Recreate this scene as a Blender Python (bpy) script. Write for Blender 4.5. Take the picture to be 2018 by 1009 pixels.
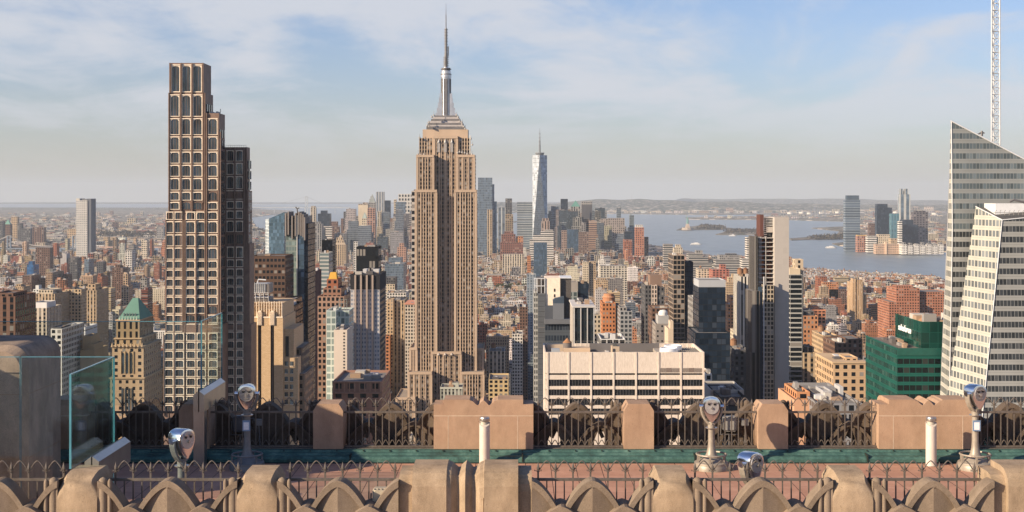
import bpy, math, random
from math import sin, cos, pi, radians, sqrt
random.seed(7)
for o in list(bpy.data.objects): bpy.data.objects.remove(o)
SC = bpy.context.scene; COL = SC.collection
# ------------------------------------------------------------------ camera, world, sun, exposure
F = 2720.0; CX = 1020.0; CY = 383.0; EZ = 261.0
cam = bpy.data.objects.new('camera', bpy.data.cameras.new('camera')); COL.objects.link(cam)
cam.location = (0, 0, EZ); cam.rotation_euler = (radians(90), 0, 0)
cam.data.sensor_width = 36; cam.data.lens = 36 * F / 2018
cam.data.shift_x = (1009 - CX) / 2018; cam.data.shift_y = -(504.5 - CY) / 2018
cam.data.clip_start = 0.5; cam.data.clip_end = 200000
SC.camera = cam
SC.view_settings.view_transform = 'Standard'; SC.view_settings.look = 'None'
SC.view_settings.exposure = 0.78; SC.view_settings.gamma = 1
SUN_EL = radians(22); SDIR = (-0.88, -0.475)          # horizontal direction towards the sun
w = bpy.data.worlds.new('World'); SC.world = w; w.use_nodes = True
nt = w.node_tree; N = nt.nodes; Lk = nt.links; N.clear()
def wn(t, **k):
    n = N.new(t)
    for a, b in k.items(): setattr(n, a, b)
    return n
out = wn('ShaderNodeOutputWorld'); bg = wn('ShaderNodeBackground'); bg.inputs[1].default_value = 0.07
sky = wn('ShaderNodeTexSky', sky_type='NISHITA'); sky.sun_disc = False; sky.sun_elevation = SUN_EL
sky.sun_rotation = math.atan2(SDIR[0], SDIR[1]); sky.altitude = 200; sky.air_density = 1.0; sky.dust_density = 0.8; sky.ozone_density = 1.2
tc = wn('ShaderNodeTexCoord'); sx = wn('ShaderNodeSeparateXYZ'); Lk.new(tc.outputs['Generated'], sx.inputs[0])
def mth(op, a, b=None, c=None, tree=nt, clamp=False):
    n = tree.nodes.new('ShaderNodeMath'); n.operation = op; n.use_clamp = clamp
    for i, v in enumerate((a, b, c)):
        if v is None: continue
        if isinstance(v, (int, float)): n.inputs[i].default_value = v
        else: tree.links.new(v, n.inputs[i])
    return n.outputs[0]
den = mth('ADD', mth('MAXIMUM', sx.outputs[2], 0.0), 0.17)
cb = wn('ShaderNodeCombineXYZ')
Lk.new(mth('DIVIDE', sx.outputs[0], den), cb.inputs[0]); Lk.new(mth('DIVIDE', sx.outputs[1], den), cb.inputs[1])
def wnoise(scale, det, rough, stretch, off):
    mp = wn('ShaderNodeMapping'); mp.inputs['Scale'].default_value = stretch; mp.inputs['Location'].default_value = off
    Lk.new(cb.outputs[0], mp.inputs[0])
    n = wn('ShaderNodeTexNoise'); n.inputs['Scale'].default_value = scale; n.inputs['Detail'].default_value = det
    n.inputs['Roughness'].default_value = rough; n.inputs['Distortion'].default_value = 0.6
    Lk.new(mp.outputs[0], n.inputs['Vector']); return n.outputs[0]
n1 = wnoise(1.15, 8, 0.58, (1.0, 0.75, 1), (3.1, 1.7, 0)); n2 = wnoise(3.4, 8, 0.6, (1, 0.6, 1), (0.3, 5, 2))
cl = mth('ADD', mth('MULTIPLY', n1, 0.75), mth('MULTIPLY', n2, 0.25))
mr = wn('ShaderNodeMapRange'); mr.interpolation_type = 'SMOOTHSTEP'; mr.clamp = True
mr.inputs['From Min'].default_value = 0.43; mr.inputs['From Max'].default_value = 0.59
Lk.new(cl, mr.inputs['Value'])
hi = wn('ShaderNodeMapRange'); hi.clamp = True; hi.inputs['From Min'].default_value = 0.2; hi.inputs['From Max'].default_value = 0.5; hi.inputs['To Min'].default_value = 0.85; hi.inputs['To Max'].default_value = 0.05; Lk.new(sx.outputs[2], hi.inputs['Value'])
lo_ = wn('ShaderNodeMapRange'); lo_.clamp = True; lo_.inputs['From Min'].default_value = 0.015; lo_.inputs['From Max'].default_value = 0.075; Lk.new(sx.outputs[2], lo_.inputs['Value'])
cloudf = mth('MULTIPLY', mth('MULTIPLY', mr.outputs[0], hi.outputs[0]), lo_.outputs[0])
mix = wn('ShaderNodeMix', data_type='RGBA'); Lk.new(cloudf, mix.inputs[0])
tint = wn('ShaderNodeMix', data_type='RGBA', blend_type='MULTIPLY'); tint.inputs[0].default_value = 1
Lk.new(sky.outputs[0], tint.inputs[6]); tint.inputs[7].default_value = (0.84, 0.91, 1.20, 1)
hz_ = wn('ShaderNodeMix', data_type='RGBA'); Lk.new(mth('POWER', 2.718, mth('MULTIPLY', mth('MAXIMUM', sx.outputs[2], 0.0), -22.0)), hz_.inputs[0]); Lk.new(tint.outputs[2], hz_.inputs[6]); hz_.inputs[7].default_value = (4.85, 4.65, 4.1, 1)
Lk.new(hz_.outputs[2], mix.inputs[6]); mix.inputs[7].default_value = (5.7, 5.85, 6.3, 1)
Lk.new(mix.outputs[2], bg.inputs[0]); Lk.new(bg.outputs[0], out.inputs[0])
sl = bpy.data.lights.new('sun', 'SUN'); sl.energy = 5.0; sl.angle = radians(0.5); sl.color = (1.0, 0.80, 0.57)
so = bpy.data.objects.new('sun', sl); COL.objects.link(so)
from mathutils import Vector
so.rotation_euler = Vector((SDIR[0]*cos(SUN_EL), SDIR[1]*cos(SUN_EL), sin(SUN_EL))).to_track_quat('Z', 'Y').to_euler()
# ------------------------------------------------------------------ helpers
def PX(px, D): return (px - CX) * D / F          # world x of a photo column at distance D
def PZ(py, D): return EZ - (py - CY) * D / F     # world z of a photo row at distance D
def G(px, py):                                    # ground point
    D = EZ * F / (py - CY); return (PX(px, D), D)
def tag(o, label=None, cat=None, group=None, kind=None):
    if label: o['label'] = label
    if cat: o['category'] = cat
    if group: o['group'] = group
    if kind: o['kind'] = kind
    return o
def thing(name, label, cat, loc=(0, 0, 0), group=None):
    o = bpy.data.objects.new(name, None); COL.objects.link(o); o.location = loc
    return tag(o, label, cat, group)
def nodemat(name, rough=0.8, metal=0.0):
    m = bpy.data.materials.new(name); m.use_nodes = True
    b = m.node_tree.nodes['Principled BSDF']; b.inputs['Roughness'].default_value = rough; b.inputs['Metallic'].default_value = metal; b.inputs['Specular IOR Level'].default_value = 0.18 if rough > .5 else .4
    return m, m.node_tree, b
def simple(name, col, rough=0.8, metal=0.0, nscale=8.0, var=0.25, bump=0.0, dark=None, det=4):
    m, t, b = nodemat(name, rough, metal)
    tcn = t.nodes.new('ShaderNodeTexCoord'); n = t.nodes.new('ShaderNodeTexNoise')
    n.inputs['Scale'].default_value = nscale; n.inputs['Detail'].default_value = det; n.inputs['Roughness'].default_value = 0.65
    t.links.new(tcn.outputs['Object'], n.inputs['Vector'])
    r = t.nodes.new('ShaderNodeValToRGB'); d = dark or tuple(c*(1-var) for c in col)
    r.color_ramp.elements[0].position = 0.32; r.color_ramp.elements[1].position = 0.68
    r.color_ramp.elements[0].color = (*d, 1); r.color_ramp.elements[1].color = (*[min(1, c*(1+var*0.5)) for c in col], 1)
    t.links.new(n.outputs[0], r.inputs[0]); t.links.new(r.outputs[0], b.inputs['Base Color'])
    if bump:
        n2 = t.nodes.new('ShaderNodeTexNoise'); n2.inputs['Scale'].default_value = nscale*9; n2.inputs['Detail'].default_value = 3
        t.links.new(tcn.outputs['Object'], n2.inputs['Vector'])
        bp = t.nodes.new('ShaderNodeBump'); bp.inputs['Strength'].default_value = bump; bp.inputs['Distance'].default_value = 0.01
        t.links.new(n2.outputs[0], bp.inputs['Height']); t.links.new(bp.outputs[0], b.inputs['Normal'])
    return m
# facade: wall colour, window colour and window pattern come from attributes, the grid from UV (1 unit = one bay / one floor)
def facade_mat():
    m, t, b = nodemat('facade', 0.85)
    L = t.links.new
    def nd(x): return t.nodes.new(x)
    def M(op, a, c=None, cl=False): return mth(op, a, c, tree=t, clamp=cl)
    uv = nd('ShaderNodeUVMap'); uv.uv_map = 'uv'; s = nd('ShaderNodeSeparateXYZ'); L(uv.outputs[0], s.inputs[0])
    at = {}
    for k in ('col', 'win', 'sty'):
        a = nd('ShaderNodeAttribute'); a.attribute_type = 'GEOMETRY'; a.attribute_name = k; at[k] = a
    ss = nd('ShaderNodeSeparateColor'); L(at['sty'].outputs['Color'], ss.inputs[0])
    fu = M('ABSOLUTE', M('SUBTRACT', M('FRACT', s.outputs[0]), 0.5)); fv = M('ABSOLUTE', M('SUBTRACT', M('FRACT', s.outputs[1]), 0.5))
    inu = M('LESS_THAN', fu, M('MULTIPLY', ss.outputs[0], 0.5)); inv = M('LESS_THAN', fv, M('MULTIPLY', ss.outputs[1], 0.5))
    win = M('MULTIPLY', inu, inv)
    wnz = nd('ShaderNodeTexWhiteNoise'); wnz.noise_dimensions = '4D'
    cx = nd('ShaderNodeCombineXYZ'); L(M('FLOOR', s.outputs[0]), cx.inputs[0]); L(M('FLOOR', s.outputs[1]), cx.inputs[1])
    oi = nd('ShaderNodeObjectInfo'); L(cx.outputs[0], wnz.inputs['Vector']); L(oi.outputs['Random'], wnz.inputs['W'])
    rnd = wnz.outputs['Value']
    wsc = M('ADD', ss.outputs[2], 0.38)
    # window colour: dark glass, some with pale blinds
    bl = M('MULTIPLY', M('GREATER_THAN', rnd, 0.86), M('SUBTRACT', 1.0, ss.outputs[2]))
    bl = M('MULTIPLY', bl, M('ADD', M('MULTIPLY', M('LESS_THAN', ss.outputs[2], 0.05), 0.38), 0.07))
    mv = nd('ShaderNodeMix'); mv.data_type = 'RGBA'; L(bl, mv.inputs[0]); L(at['win'].outputs['Color'], mv.inputs[6]); mv.inputs[7].default_value = (0.42, 0.38, 0.33, 1)
    dk = nd('ShaderNodeMix'); dk.data_type = 'RGBA'; dk.blend_type = 'MULTIPLY'; dk.inputs[0].default_value = 1
    L(mv.outputs[2], dk.inputs[6]); v = M('MULTIPLY', M('ADD', M('MULTIPLY', rnd, 0.8), 0.6), M('MINIMUM', M('ADD', wsc, M('MULTIPLY', M('GREATER_THAN', rnd, 0.86), M('MAXIMUM', M('SUBTRACT', .5, M('MULTIPLY', ss.outputs[2], 4.0)), 0.06))), 1.2))
    cc = nd('ShaderNodeCombineColor'); L(v, cc.inputs[0]); L(v, cc.inputs[1]); L(v, cc.inputs[2]); L(cc.outputs[0], dk.inputs[7])
    # wall colour with weathering and spandrels
    ge = nd('ShaderNodeNewGeometry'); nz = nd('ShaderNodeTexNoise'); nz.inputs['Scale'].default_value = 0.06; nz.inputs['Detail'].default_value = 5
    mp = nd('ShaderNodeMapping'); mp.inputs['Scale'].default_value = (1, 1, 0.35); L(ge.outputs['Position'], mp.inputs[0]); L(mp.outputs[0], nz.inputs['Vector'])
    wv = M('ADD', M('MULTIPLY', nz.outputs[0], 0.6), 0.7)
    spn = M('MULTIPLY', inu, M('SUBTRACT', 1.0, inv)); sw = nd('ShaderNodeMix'); sw.data_type = 'FLOAT'
    L(spn, sw.inputs[0]); L(wv, sw.inputs[2]); L(M('MULTIPLY', at['sty'].outputs['Alpha'], wv), sw.inputs[3])
    sw0 = sw.outputs[0]
    # floor line
    fl = M('LESS_THAN', M('FRACT', s.outputs[1]), 0.05); hasw = M('GREATER_THAN', ss.outputs[0], 0.01)
    sw0 = M('MULTIPLY', sw0, M('SUBTRACT', 1.0, M('MULTIPLY', M('MULTIPLY', fl, hasw), 0.18)))
    c2 = nd('ShaderNodeCombineColor'); [L(sw0, c2.inputs[i]) for i in range(3)]
    wl = nd('ShaderNodeMix'); wl.data_type = 'RGBA'; wl.blend_type = 'MULTIPLY'; wl.inputs[0].default_value = 1
    dm = nd('ShaderNodeMix'); dm.data_type = 'RGBA'; dm.blend_type = 'MULTIPLY'; dm.inputs[0].default_value = 1; L(at['col'].outputs['Color'], dm.inputs[6]); dm.inputs[7].default_value = (.88, .88, .88, 1); L(dm.outputs[2], wl.inputs[6]); L(c2.outputs[0], wl.inputs[7])
    fm = nd('ShaderNodeMix'); fm.data_type = 'RGBA'; L(win, fm.inputs[0]); L(wl.outputs[2], fm.inputs[6]); L(dk.outputs[2], fm.inputs[7])
    L(fm.outputs[2], b.inputs['Base Color'])
    L(M('ADD', 0.12, M('MULTIPLY', win, 0.08)), b.inputs['Specular IOR Level'])
    L(M('SUBTRACT', 0.88, M('MULTIPLY', win, 0.70)), b.inputs['Roughness']); L(M('MULTIPLY', M('MULTIPLY', win, ss.outputs[2]), 0.6), b.inputs['Metallic'])
    # panes tilt a little, each its own way
    nm = nd('ShaderNodeVectorMath'); nm.operation = 'MULTIPLY_ADD'
    cd = nd('ShaderNodeVectorMath'); cd.operation = 'SUBTRACT'; L(wnz.outputs['Color'], cd.inputs[0]); cd.inputs[1].default_value = (0.5, 0.5, 0.5)
    sc = nd('ShaderNodeVectorMath'); sc.operation = 'SCALE'; L(cd.outputs[0], sc.inputs[0]); L(M('MULTIPLY', win, M('ADD', 0.06, M('MULTIPLY', ss.outputs[2], 0.3))), sc.inputs['Scale'])
    ad = nd('ShaderNodeVectorMath'); ad.operation = 'ADD'; L(ge.outputs['Normal'], ad.inputs[0]); L(sc.outputs[0], ad.inputs[1])
    nn = nd('ShaderNodeVectorMath'); nn.operation = 'NORMALIZE'; L(ad.outputs[0], nn.inputs[0]); L(nn.outputs[0], b.inputs['Normal'])
    return m
FAC = facade_mat()
class MB:
    """collects faces; attributes per face corner: uv, wall colour, window colour, style"""
    def __init__(s): s.v = []; s.f = []; s.uv = []; s.c = []; s.w = []; s.s = []; s.m = []
    def face(s, pts, uv=None, col=(0.4, 0.4, 0.4), win=(0.03, 0.04, 0.05), sty=(0, 0, 0, 1), mat=0):
        i = len(s.v); s.v.extend(pts); n = len(pts); s.f.append(tuple(range(i, i+n)))
        s.uv.extend(uv or [(0, 0)]*n); s.c.append((col, win, sty, n)); s.m.append(mat)
    def quadw(s, a, b, z0, z1, st, ztop=None, zb2=None):     # vertical wall from a to b (xy), outward = right of a->b
        wd = math.hypot(b[0]-a[0], b[1]-a[1]); nb = max(1, round(wd/st['bay'])); zt = z1 if ztop is None else ztop
        v0 = (z0-zt)/st['fl']; v1 = (z1-zt)/st['fl']
        s.face([(a[0], a[1], z0), (b[0], b[1], z0), (b[0], b[1], z1), (a[0], a[1], z1)], [(0, v0), (nb, v0), (nb, v1), (0, v1)], st['col'], st['win'], st['sty'])
    def poly(s, pts3, st, uo=(1, 0), top=None):               # planar facade polygon; u along world dir uo, v = z
        zt = max(p[2] for p in pts3) if top is None else top; a = pts3[0]
        uv = [(((p[0]-a[0])*uo[0]+(p[1]-a[1])*uo[1])/st['bay'], (p[2]-zt)/st['fl']) for p in pts3]
        s.face(pts3, uv, st['col'], st['win'], st['sty'])
    def bbox(s, x0, x1, y0, y1, z0, z1, st, roof=None, cap=0.0, noroof=False):
        s.quadw((x0, y0), (x1, y0), z0, z1, st); s.quadw((x1, y0), (x1, y1), z0, z1, st)
        s.quadw((x1, y1), (x0, y1), z0, z1, st); s.quadw((x0, y1), (x0, y0), z0, z1, st)
        rc = roof or st.get('roof', (0.22, 0.21, 0.2))
        if cap > 0:      # parapet: lowered roof
            t = 0.5; zr = z1-cap
            for (p, q, r, u) in (((x0, y0), (x1, y0), (x1-t, y0+t), (x0+t, y0+t)), ((x1, y0), (x1, y1), (x1-t, y1-t), (x1-t, y0+t)),
                                 ((x1, y1), (x0, y1), (x0+t, y1-t), (x1-t, y1-t)), ((x0, y1), (x0, y0), (x0+t, y0+t), (x0+t, y1-t))):
                s.face([(*p, z1), (*q, z1), (*r, z1), (*u, z1)], col=st['col'])
                s.face([(*u, z1), (*r, z1), (*r, zr), (*u, zr)], col=st['col'])
            s.face([(x0+t, y0+t, zr), (x1-t, y0+t, zr), (x1-t, y1-t, zr), (x0+t, y1-t, zr)], col=rc)
        elif not noroof:
            s.face([(x0, y0, z1), (x1, y0, z1), (x1, y1, z1), (x0, y1, z1)], col=rc)
    def box(s, x0, x1, y0, y1, z0, z1, col=(0.4, 0.4, 0.4), mat=0, bottom=False):
        P = [(x0, y0), (x1, y0), (x1, y1), (x0, y1)]
        for i in range(4):
            a, b = P[i], P[(i+1) % 4]; s.face([(*a, z0), (*b, z0), (*b, z1), (*a, z1)], col=col, mat=mat)
        s.face([(*p, z1) for p in P], col=col, mat=mat)
        if bottom: s.face([(*p, z0) for p in P[::-1]], col=col, mat=mat)
    def cyl(s, x, y, z0, z1, r0, r1=None, n=12, col=(0.4, 0.4, 0.4), cap=True, mat=0):
        r1 = r0 if r1 is None else r1
        A = [(x+r0*cos(2*pi*i/n), y+r0*sin(2*pi*i/n), z0) for i in range(n)]; B = [(x+r1*cos(2*pi*i/n), y+r1*sin(2*pi*i/n), z1) for i in range(n)]
        for i in range(n):
            j = (i+1) % n
            if r1 > 1e-4: s.face([A[i], A[j], B[j], B[i]], col=col, mat=mat)
            else: s.face([A[i], A[j], B[i]], col=col, mat=mat)
        if cap and r1 > 1e-4: s.face(B, col=col, mat=mat)
    def tube(s, pts, r, n=6, col=(0.4, 0.4, 0.4), mat=0, closed=False, caps=True, rs=None):
        pts = [Vector(p) for p in pts]; rings = []
        m = len(pts)
        for i, p in enumerate(pts):
            d = (pts[(i+1) % m]-pts[i-1]) if closed else (pts[min(i+1, m-1)]-pts[max(i-1, 0)])
            d.normalize(); u = d.cross(Vector((0, 1, 0)));
            if u.length < 0.1: u = d.cross(Vector((1, 0, 0)))
            u.normalize(); v = d.cross(u); rr = rs[i] if rs else r
            rings.append([tuple(p+u*(rr*cos(2*pi*k/n))+v*(rr*sin(2*pi*k/n))) for k in range(n)])
        for i in range(m if closed else m-1):
            A = rings[i]; B = rings[(i+1) % m]
            for k in range(n): s.face([A[k], A[(k+1) % n], B[(k+1) % n], B[k]], col=col, mat=mat)
        if caps and not closed: s.face(rings[0][::-1], col=col, mat=mat); s.face(rings[-1], col=col, mat=mat)
    def pyr(s, x0, x1, y0, y1, z0, z1, col, rx=0.0, ry=0.0):
        cx, cy = (x0+x1)/2, (y0+y1)/2; P = [(x0, y0, z0), (x1, y0, z0), (x1, y1, z0), (x0, y1, z0)]
        Q = [(cx-rx, cy-ry, z1), (cx+rx, cy-ry, z1), (cx+rx, cy+ry, z1), (cx-rx, cy+ry, z1)]
        for i in range(4): s.face([P[i], P[(i+1) % 4], Q[(i+1) % 4], Q[i]], col=col)
        s.face(Q, col=col)
    def lathe(s, x, y, prof, n=20, col=(0.4, 0.4, 0.4), mat=0):
        for (r0, z0), (r1, z1) in zip(prof, prof[1:]):
            for i in range(n):
                a, b = 2*pi*i/n, 2*pi*(i+1)/n
                q = [(x+r0*cos(a), y+r0*sin(a), z0), (x+r0*cos(b), y+r0*sin(b), z0), (x+r1*cos(b), y+r1*sin(b), z1), (x+r1*cos(a), y+r1*sin(a), z1)]
                s.face(q, col=col, mat=mat)
    def build(s, name, parent=None, mats=None, smooth=False, loc=None):
        me = bpy.data.meshes.new(name); ox = oy = oz = 0
        if parent is not None and parent.type == 'EMPTY' or loc is not None:
            ox, oy, oz = (loc or parent.location)
        elif parent is not None: ox, oy, oz = parent.get('_o', (0, 0, 0))
        me.from_pydata([(p[0]-ox, p[1]-oy, p[2]-oz) for p in s.v], [], s.f)
        ul = me.uv_layers.new(name='uv'); ul.data.foreach_set('uv', [c for p in s.uv for c in p])
        mats = mats or [FAC]
        if FAC in mats:
            for nme, k in (('col', 0), ('win', 1), ('sty', 2)):
                at = me.attributes.new(nme, 'FLOAT_COLOR', 'CORNER'); buf = []
                for fc in s.c:
                    q = fc[k]; q = tuple(q)+((1.0,) if len(q) == 3 else ()); buf.extend(q*fc[3])
                at.data.foreach_set('color', buf)
        for m in mats: me.materials.append(m)
        me.polygons.foreach_set('material_index', s.m)
        if smooth:
            import bmesh
            bm = bmesh.new(); bm.from_mesh(me); bmesh.ops.remove_doubles(bm, verts=bm.verts, dist=0.0004); bmesh.ops.recalc_face_normals(bm, faces=bm.faces)
            for e in bm.edges: e.smooth = (len(e.link_faces) == 2 and e.calc_face_angle(0) < radians(38))
            for f_ in bm.faces: f_.smooth = True
            bm.to_mesh(me); bm.free()
        me.update(); o = bpy.data.objects.new(name, me); COL.objects.link(o)
        if parent is not None: o.parent = parent; o['_o'] = (ox, oy, oz)
        elif loc is not None: o.location = loc
        return o
def S(col, bay=3.2, fl=3.6, ww=0.5, wh=0.55, win=(0.025, 0.03, 0.038), gl=0.0, sp=1.0, roof=(0.22, 0.21, 0.2)):
    return dict(col=col, bay=bay, fl=fl, win=win, sty=(ww, wh, gl, sp), roof=roof)
def far(st, D):
    k = max(1.0, D/2200.0); q = dict(st); q['bay'] = st['bay']*k; q['fl'] = st['fl']*k; return q
NOWIN = lambda c: S(c, ww=0, wh=0)
ST = {
 'tan': S((0.50, 0.37, 0.24)), 'cream': S((0.62, 0.53, 0.40)), 'brick': S((0.33, 0.13, 0.075)), 'orange': S((0.52, 0.23, 0.11), bay=3.4),
 'brown': S((0.17, 0.105, 0.08)), 'grey': S((0.30, 0.29, 0.28)), 'white': S((0.70, 0.67, 0.62)), 'pink': S((0.46, 0.28, 0.21)),
 'dgrey': S((0.11, 0.11, 0.115)),
 'tanv': S((0.52, 0.40, 0.27), bay=3.6, ww=0.45, wh=0.62, sp=0.4), 'creamv': S((0.62, 0.54, 0.43), bay=4, ww=0.5, wh=0.66, sp=0.4),
 'greyv': S((0.36, 0.35, 0.34), bay=3.6, ww=0.55, wh=0.7, sp=0.45), 'brownv': S((0.20, 0.12, 0.09), bay=3.4, ww=0.5, wh=0.7, sp=0.5),
 'band': S((0.40, 0.38, 0.35), bay=40, ww=1.0, wh=0.5, win=(0.05, 0.06, 0.075), gl=0.2), 'bandw': S((0.66, 0.63, 0.58), bay=40, ww=1.0, wh=0.45),
 'gridw': S((0.68, 0.65, 0.60), bay=3.2, ww=0.62, wh=0.6), 'gridg': S((0.34, 0.35, 0.36), bay=3.0, ww=0.66, wh=0.62, win=(0.06, 0.075, 0.09), gl=0.3),
 'gblue': S((0.05, 0.08, 0.11), bay=2.2, fl=3.8, ww=0.9, wh=0.86, win=(0.08, 0.13, 0.19), gl=0.5),
 'gdark': S((0.015, 0.02, 0.03), bay=2.2, fl=3.8, ww=0.9, wh=0.85, win=(0.03, 0.05, 0.08), gl=0.25),
 'gpale': S((0.55, 0.62, 0.58), bay=2.4, fl=3.6, ww=0.8, wh=0.75, win=(0.35, 0.45, 0.44), gl=0.4),
 'gsky': S((0.19, 0.23, 0.27), bay=2.4, fl=3.8, ww=0.85, wh=0.8, win=(0.13, 0.18, 0.24), gl=0.45),
 'black': S((0.008, 0.009, 0.012), bay=2.6, fl=3.8, ww=0.8, wh=0.8, win=(0.015, 0.02, 0.028), gl=0.1),
}
TK = (0.30, 0.17, 0.10)
def tank(m, x, y, z, r, h, col=TK):
    for dx in (-0.6, 0.6):
        for dy in (-0.6, 0.6): m.box(x+dx*r-0.12, x+dx*r+0.12, y+dy*r-0.12, y+dy*r+0.12, z, z+h*0.45, col=(0.1, 0.1, 0.1))
    m.cyl(x, y, z+h*0.45, z+h*1.3, r, r*0.97, 12, col, cap=False); m.cyl(x, y, z+h*1.3, z+h*1.62, r*1.06, 0.0, 12, (col[0]*0.7, col[1]*0.6, col[2]*0.6))
def clutter(m, x0, x1, y0, y1, z, rng, n=4, hs=3.0, st=None):
    for _ in range(n):
        w, d, h = rng.uniform(1.5, max(2, (x1-x0)*0.3)), rng.uniform(1.5, max(2, (y1-y0)*0.3)), rng.uniform(0.8, hs)
        x = rng.uniform(x0+1, max(x0+1.1, x1-w-1)); y = rng.uniform(y0+1, max(y0+1.1, y1-d-1)); c = rng.choice([(0.3, 0.29, 0.28), (0.5, 0.47, 0.43), (0.14, 0.13, 0.13), (0.38, 0.27, 0.19), (0.6, 0.6, 0.6)])
        m.box(x, x+w, y, y+d, z, z+h, col=c)
OCC = []      # (D, px0, px1, ytop) of everything hand placed
LAND = []     # landmarks for labels: (px, py, D, short)
HAZE = 0.000029
# ------------------------------------------------------------------ ground, water, land, hills
def ground_mat(name, cols, scale, rough=0.95, spots=True):
    m, t, b = nodemat(name, rough); L = t.links.new
    ge = t.nodes.new('ShaderNodeNewGeometry'); n = t.nodes.new('ShaderNodeTexNoise'); n.inputs['Scale'].default_value = scale; n.inputs['Detail'].default_value = 8; n.inputs['Roughness'].default_value = 0.7
    L(ge.outputs['Position'], n.inputs['Vector']); r = t.nodes.new('ShaderNodeValToRGB'); r.color_ramp.elements[0].position = 0.35; r.color_ramp.elements[1].position = 0.65
    r.color_ramp.elements[0].color = (*cols[0], 1); r.color_ramp.elements[1].color = (*cols[1], 1); L(n.outputs[0], r.inputs[0])
    if spots:
        v = t.nodes.new('ShaderNodeTexVoronoi'); v.inputs['Scale'].default_value = 0.022; L(ge.outputs['Position'], v.inputs['Vector'])
        sp = t.nodes.new('ShaderNodeSeparateColor'); L(v.outputs['Color'], sp.inputs[0]); g = mth('GREATER_THAN', sp.outputs[0], 0.80, tree=t)
        mx = t.nodes.new('ShaderNodeMix'); mx.data_type = 'RGBA'; L(mth('MULTIPLY', g, 0.75, tree=t), mx.inputs[0]); L(r.outputs[0], mx.inputs[6]); mx.inputs[7].default_value = (0.5, 0.43, 0.36, 1)
        L(mx.outputs[2], b.inputs['Base Color'])
    else: L(r.outputs[0], b.inputs['Base Color'])
    return m
ASPH = ground_mat('street_asphalt', ((0.035, 0.035, 0.037), (0.07, 0.065, 0.06)), 0.02, spots=False)
LANDM = ground_mat('distant_land', ((0.05, 0.055, 0.03), (0.17, 0.14, 0.11)), 0.0022)
HILLM = ground_mat('wooded_hill', ((0.035, 0.045, 0.025), (0.075, 0.075, 0.045)), 0.003)
WATM, t_, b_ = nodemat('harbour_water', 0.3)
b_.inputs['Base Color'].default_value = (0.21, 0.25, 0.265, 1)
ge_ = t_.nodes.new('ShaderNodeNewGeometry'); mp_ = t_.nodes.new('ShaderNodeMapping'); mp_.inputs['Scale'].default_value = (1, 0.3, 1)
nz_ = t_.nodes.new('ShaderNodeTexNoise'); nz_.inputs['Scale'].default_value = 0.012; nz_.inputs['Detail'].default_value = 9; nz_.inputs['Roughness'].default_value = 0.7
t_.links.new(ge_.outputs['Position'], mp_.inputs[0]); t_.links.new(mp_.outputs[0], nz_.inputs['Vector'])
bp_ = t_.nodes.new('ShaderNodeBump'); bp_.inputs['Strength'].default_value = 0.5; bp_.inputs['Distance'].default_value = 8
t_.links.new(nz_.outputs[0], bp_.inputs['Height']); t_.links.new(bp_.outputs[0], b_.inputs['Normal'])
rr_ = t_.nodes.new('ShaderNodeMapRange'); rr_.inputs[3].default_value = 0.22; rr_.inputs[4].default_value = 0.5; t_.links.new(nz_.outputs[0], rr_.inputs[0]); t_.links.new(rr_.outputs[0], b_.inputs['Roughness'])
R_ = 46000
wm = MB(); wm.face([(-R_, -4000, 0), (R_, -4000, 0), (R_, R_, 0), (-R_, R_, 0)]); tag(wm.build('water', mats=[WATM]), kind='structure')
def land(name, pts, z, mat):
    m = MB(); m.face([(x, y, z) for x, y in pts])
    for i in range(len(pts)):
        a, b = pts[i], pts[(i+1) % len(pts)]; m.face([(*a, -1), (*b, -1), (*b, z), (*a, z)])
    return tag(m.build(name, mats=[mat]), kind='structure')
EAST = [(-6000, 5000), (-3000, 5150), (-1500, 5500), (-1250, 5900), (-900, 6600), (-500, 7400), (0, 7700), (420, 7400)]
WEST = [(665, 6900), (780, 5900), (960, 4750), (1290, 4230), (1700, 3800), (2200, 0)]
MANH = [(-6000, -600)] + EAST + WEST + [(2200, -600)]
land('ground', MANH, 3.0, ASPH)
BROOK = [(-30000, 6000), (-3000, 6050), (-2100, 6600), (-1500, 7600), (-1750, 9300), G(492, 462), G(521, 458), G(521, 466), G(500, 472), (-1500, 8200), (-1700, 9500), G(488, 437), G(470, 424), G(560, 414), (-6000, 26000), (-30000, 32000)]
land('brooklyn_land', [(-30000, 6000), (-3000, 6050), (-2100, 6600), (-1350, 7300), (-1500, 8700), G(500, 446), G(486, 430), G(560, 421), G(575, 415), (-5600, 26000), (-30000, 32000)], 4.0, LANDM)
land('harbour_island', [G(488, 466), G(523, 463), G(523, 457), G(486, 454)], 4.5, LANDM)
land('harbour_island.001', [G(628, 449), G(760, 449), G(1070, 436), G(760, 441), G(640, 446)], 4.2, LANDM)
land('new_jersey_land', [(2000, 5300), G(1862, 497), G(1790, 497), G(1762, 490), G(1700, 487), G(1655, 485), G(1640, 481), G(1668, 478), G(1690, 470), G(1560, 474), G(1556, 471), G(1648, 464), G(1655, 456), G(1600, 450), G(1665, 447), G(1672, 437), G(1560, 434), G(1355, 432.5), G(1350, 429), G(1540, 425), G(1500, 423), G(1400, 424), G(1160, 421), G(1150, 417), (6000, 30000), (32000, 30000), (32000, 5300)], 4.0, LANDM)
land('liberty_island', [G(1333, 454), G(1345, 449), G(1380, 445), G(1430, 449), G(1460, 452), G(1400, 453.5)], 3.5, LANDM)
land('ellis_island', [G(1410, 463), G(1440, 454), G(1500, 452), G(1520, 463), G(1450, 463.5)], 3.5, LANDM)
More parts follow.
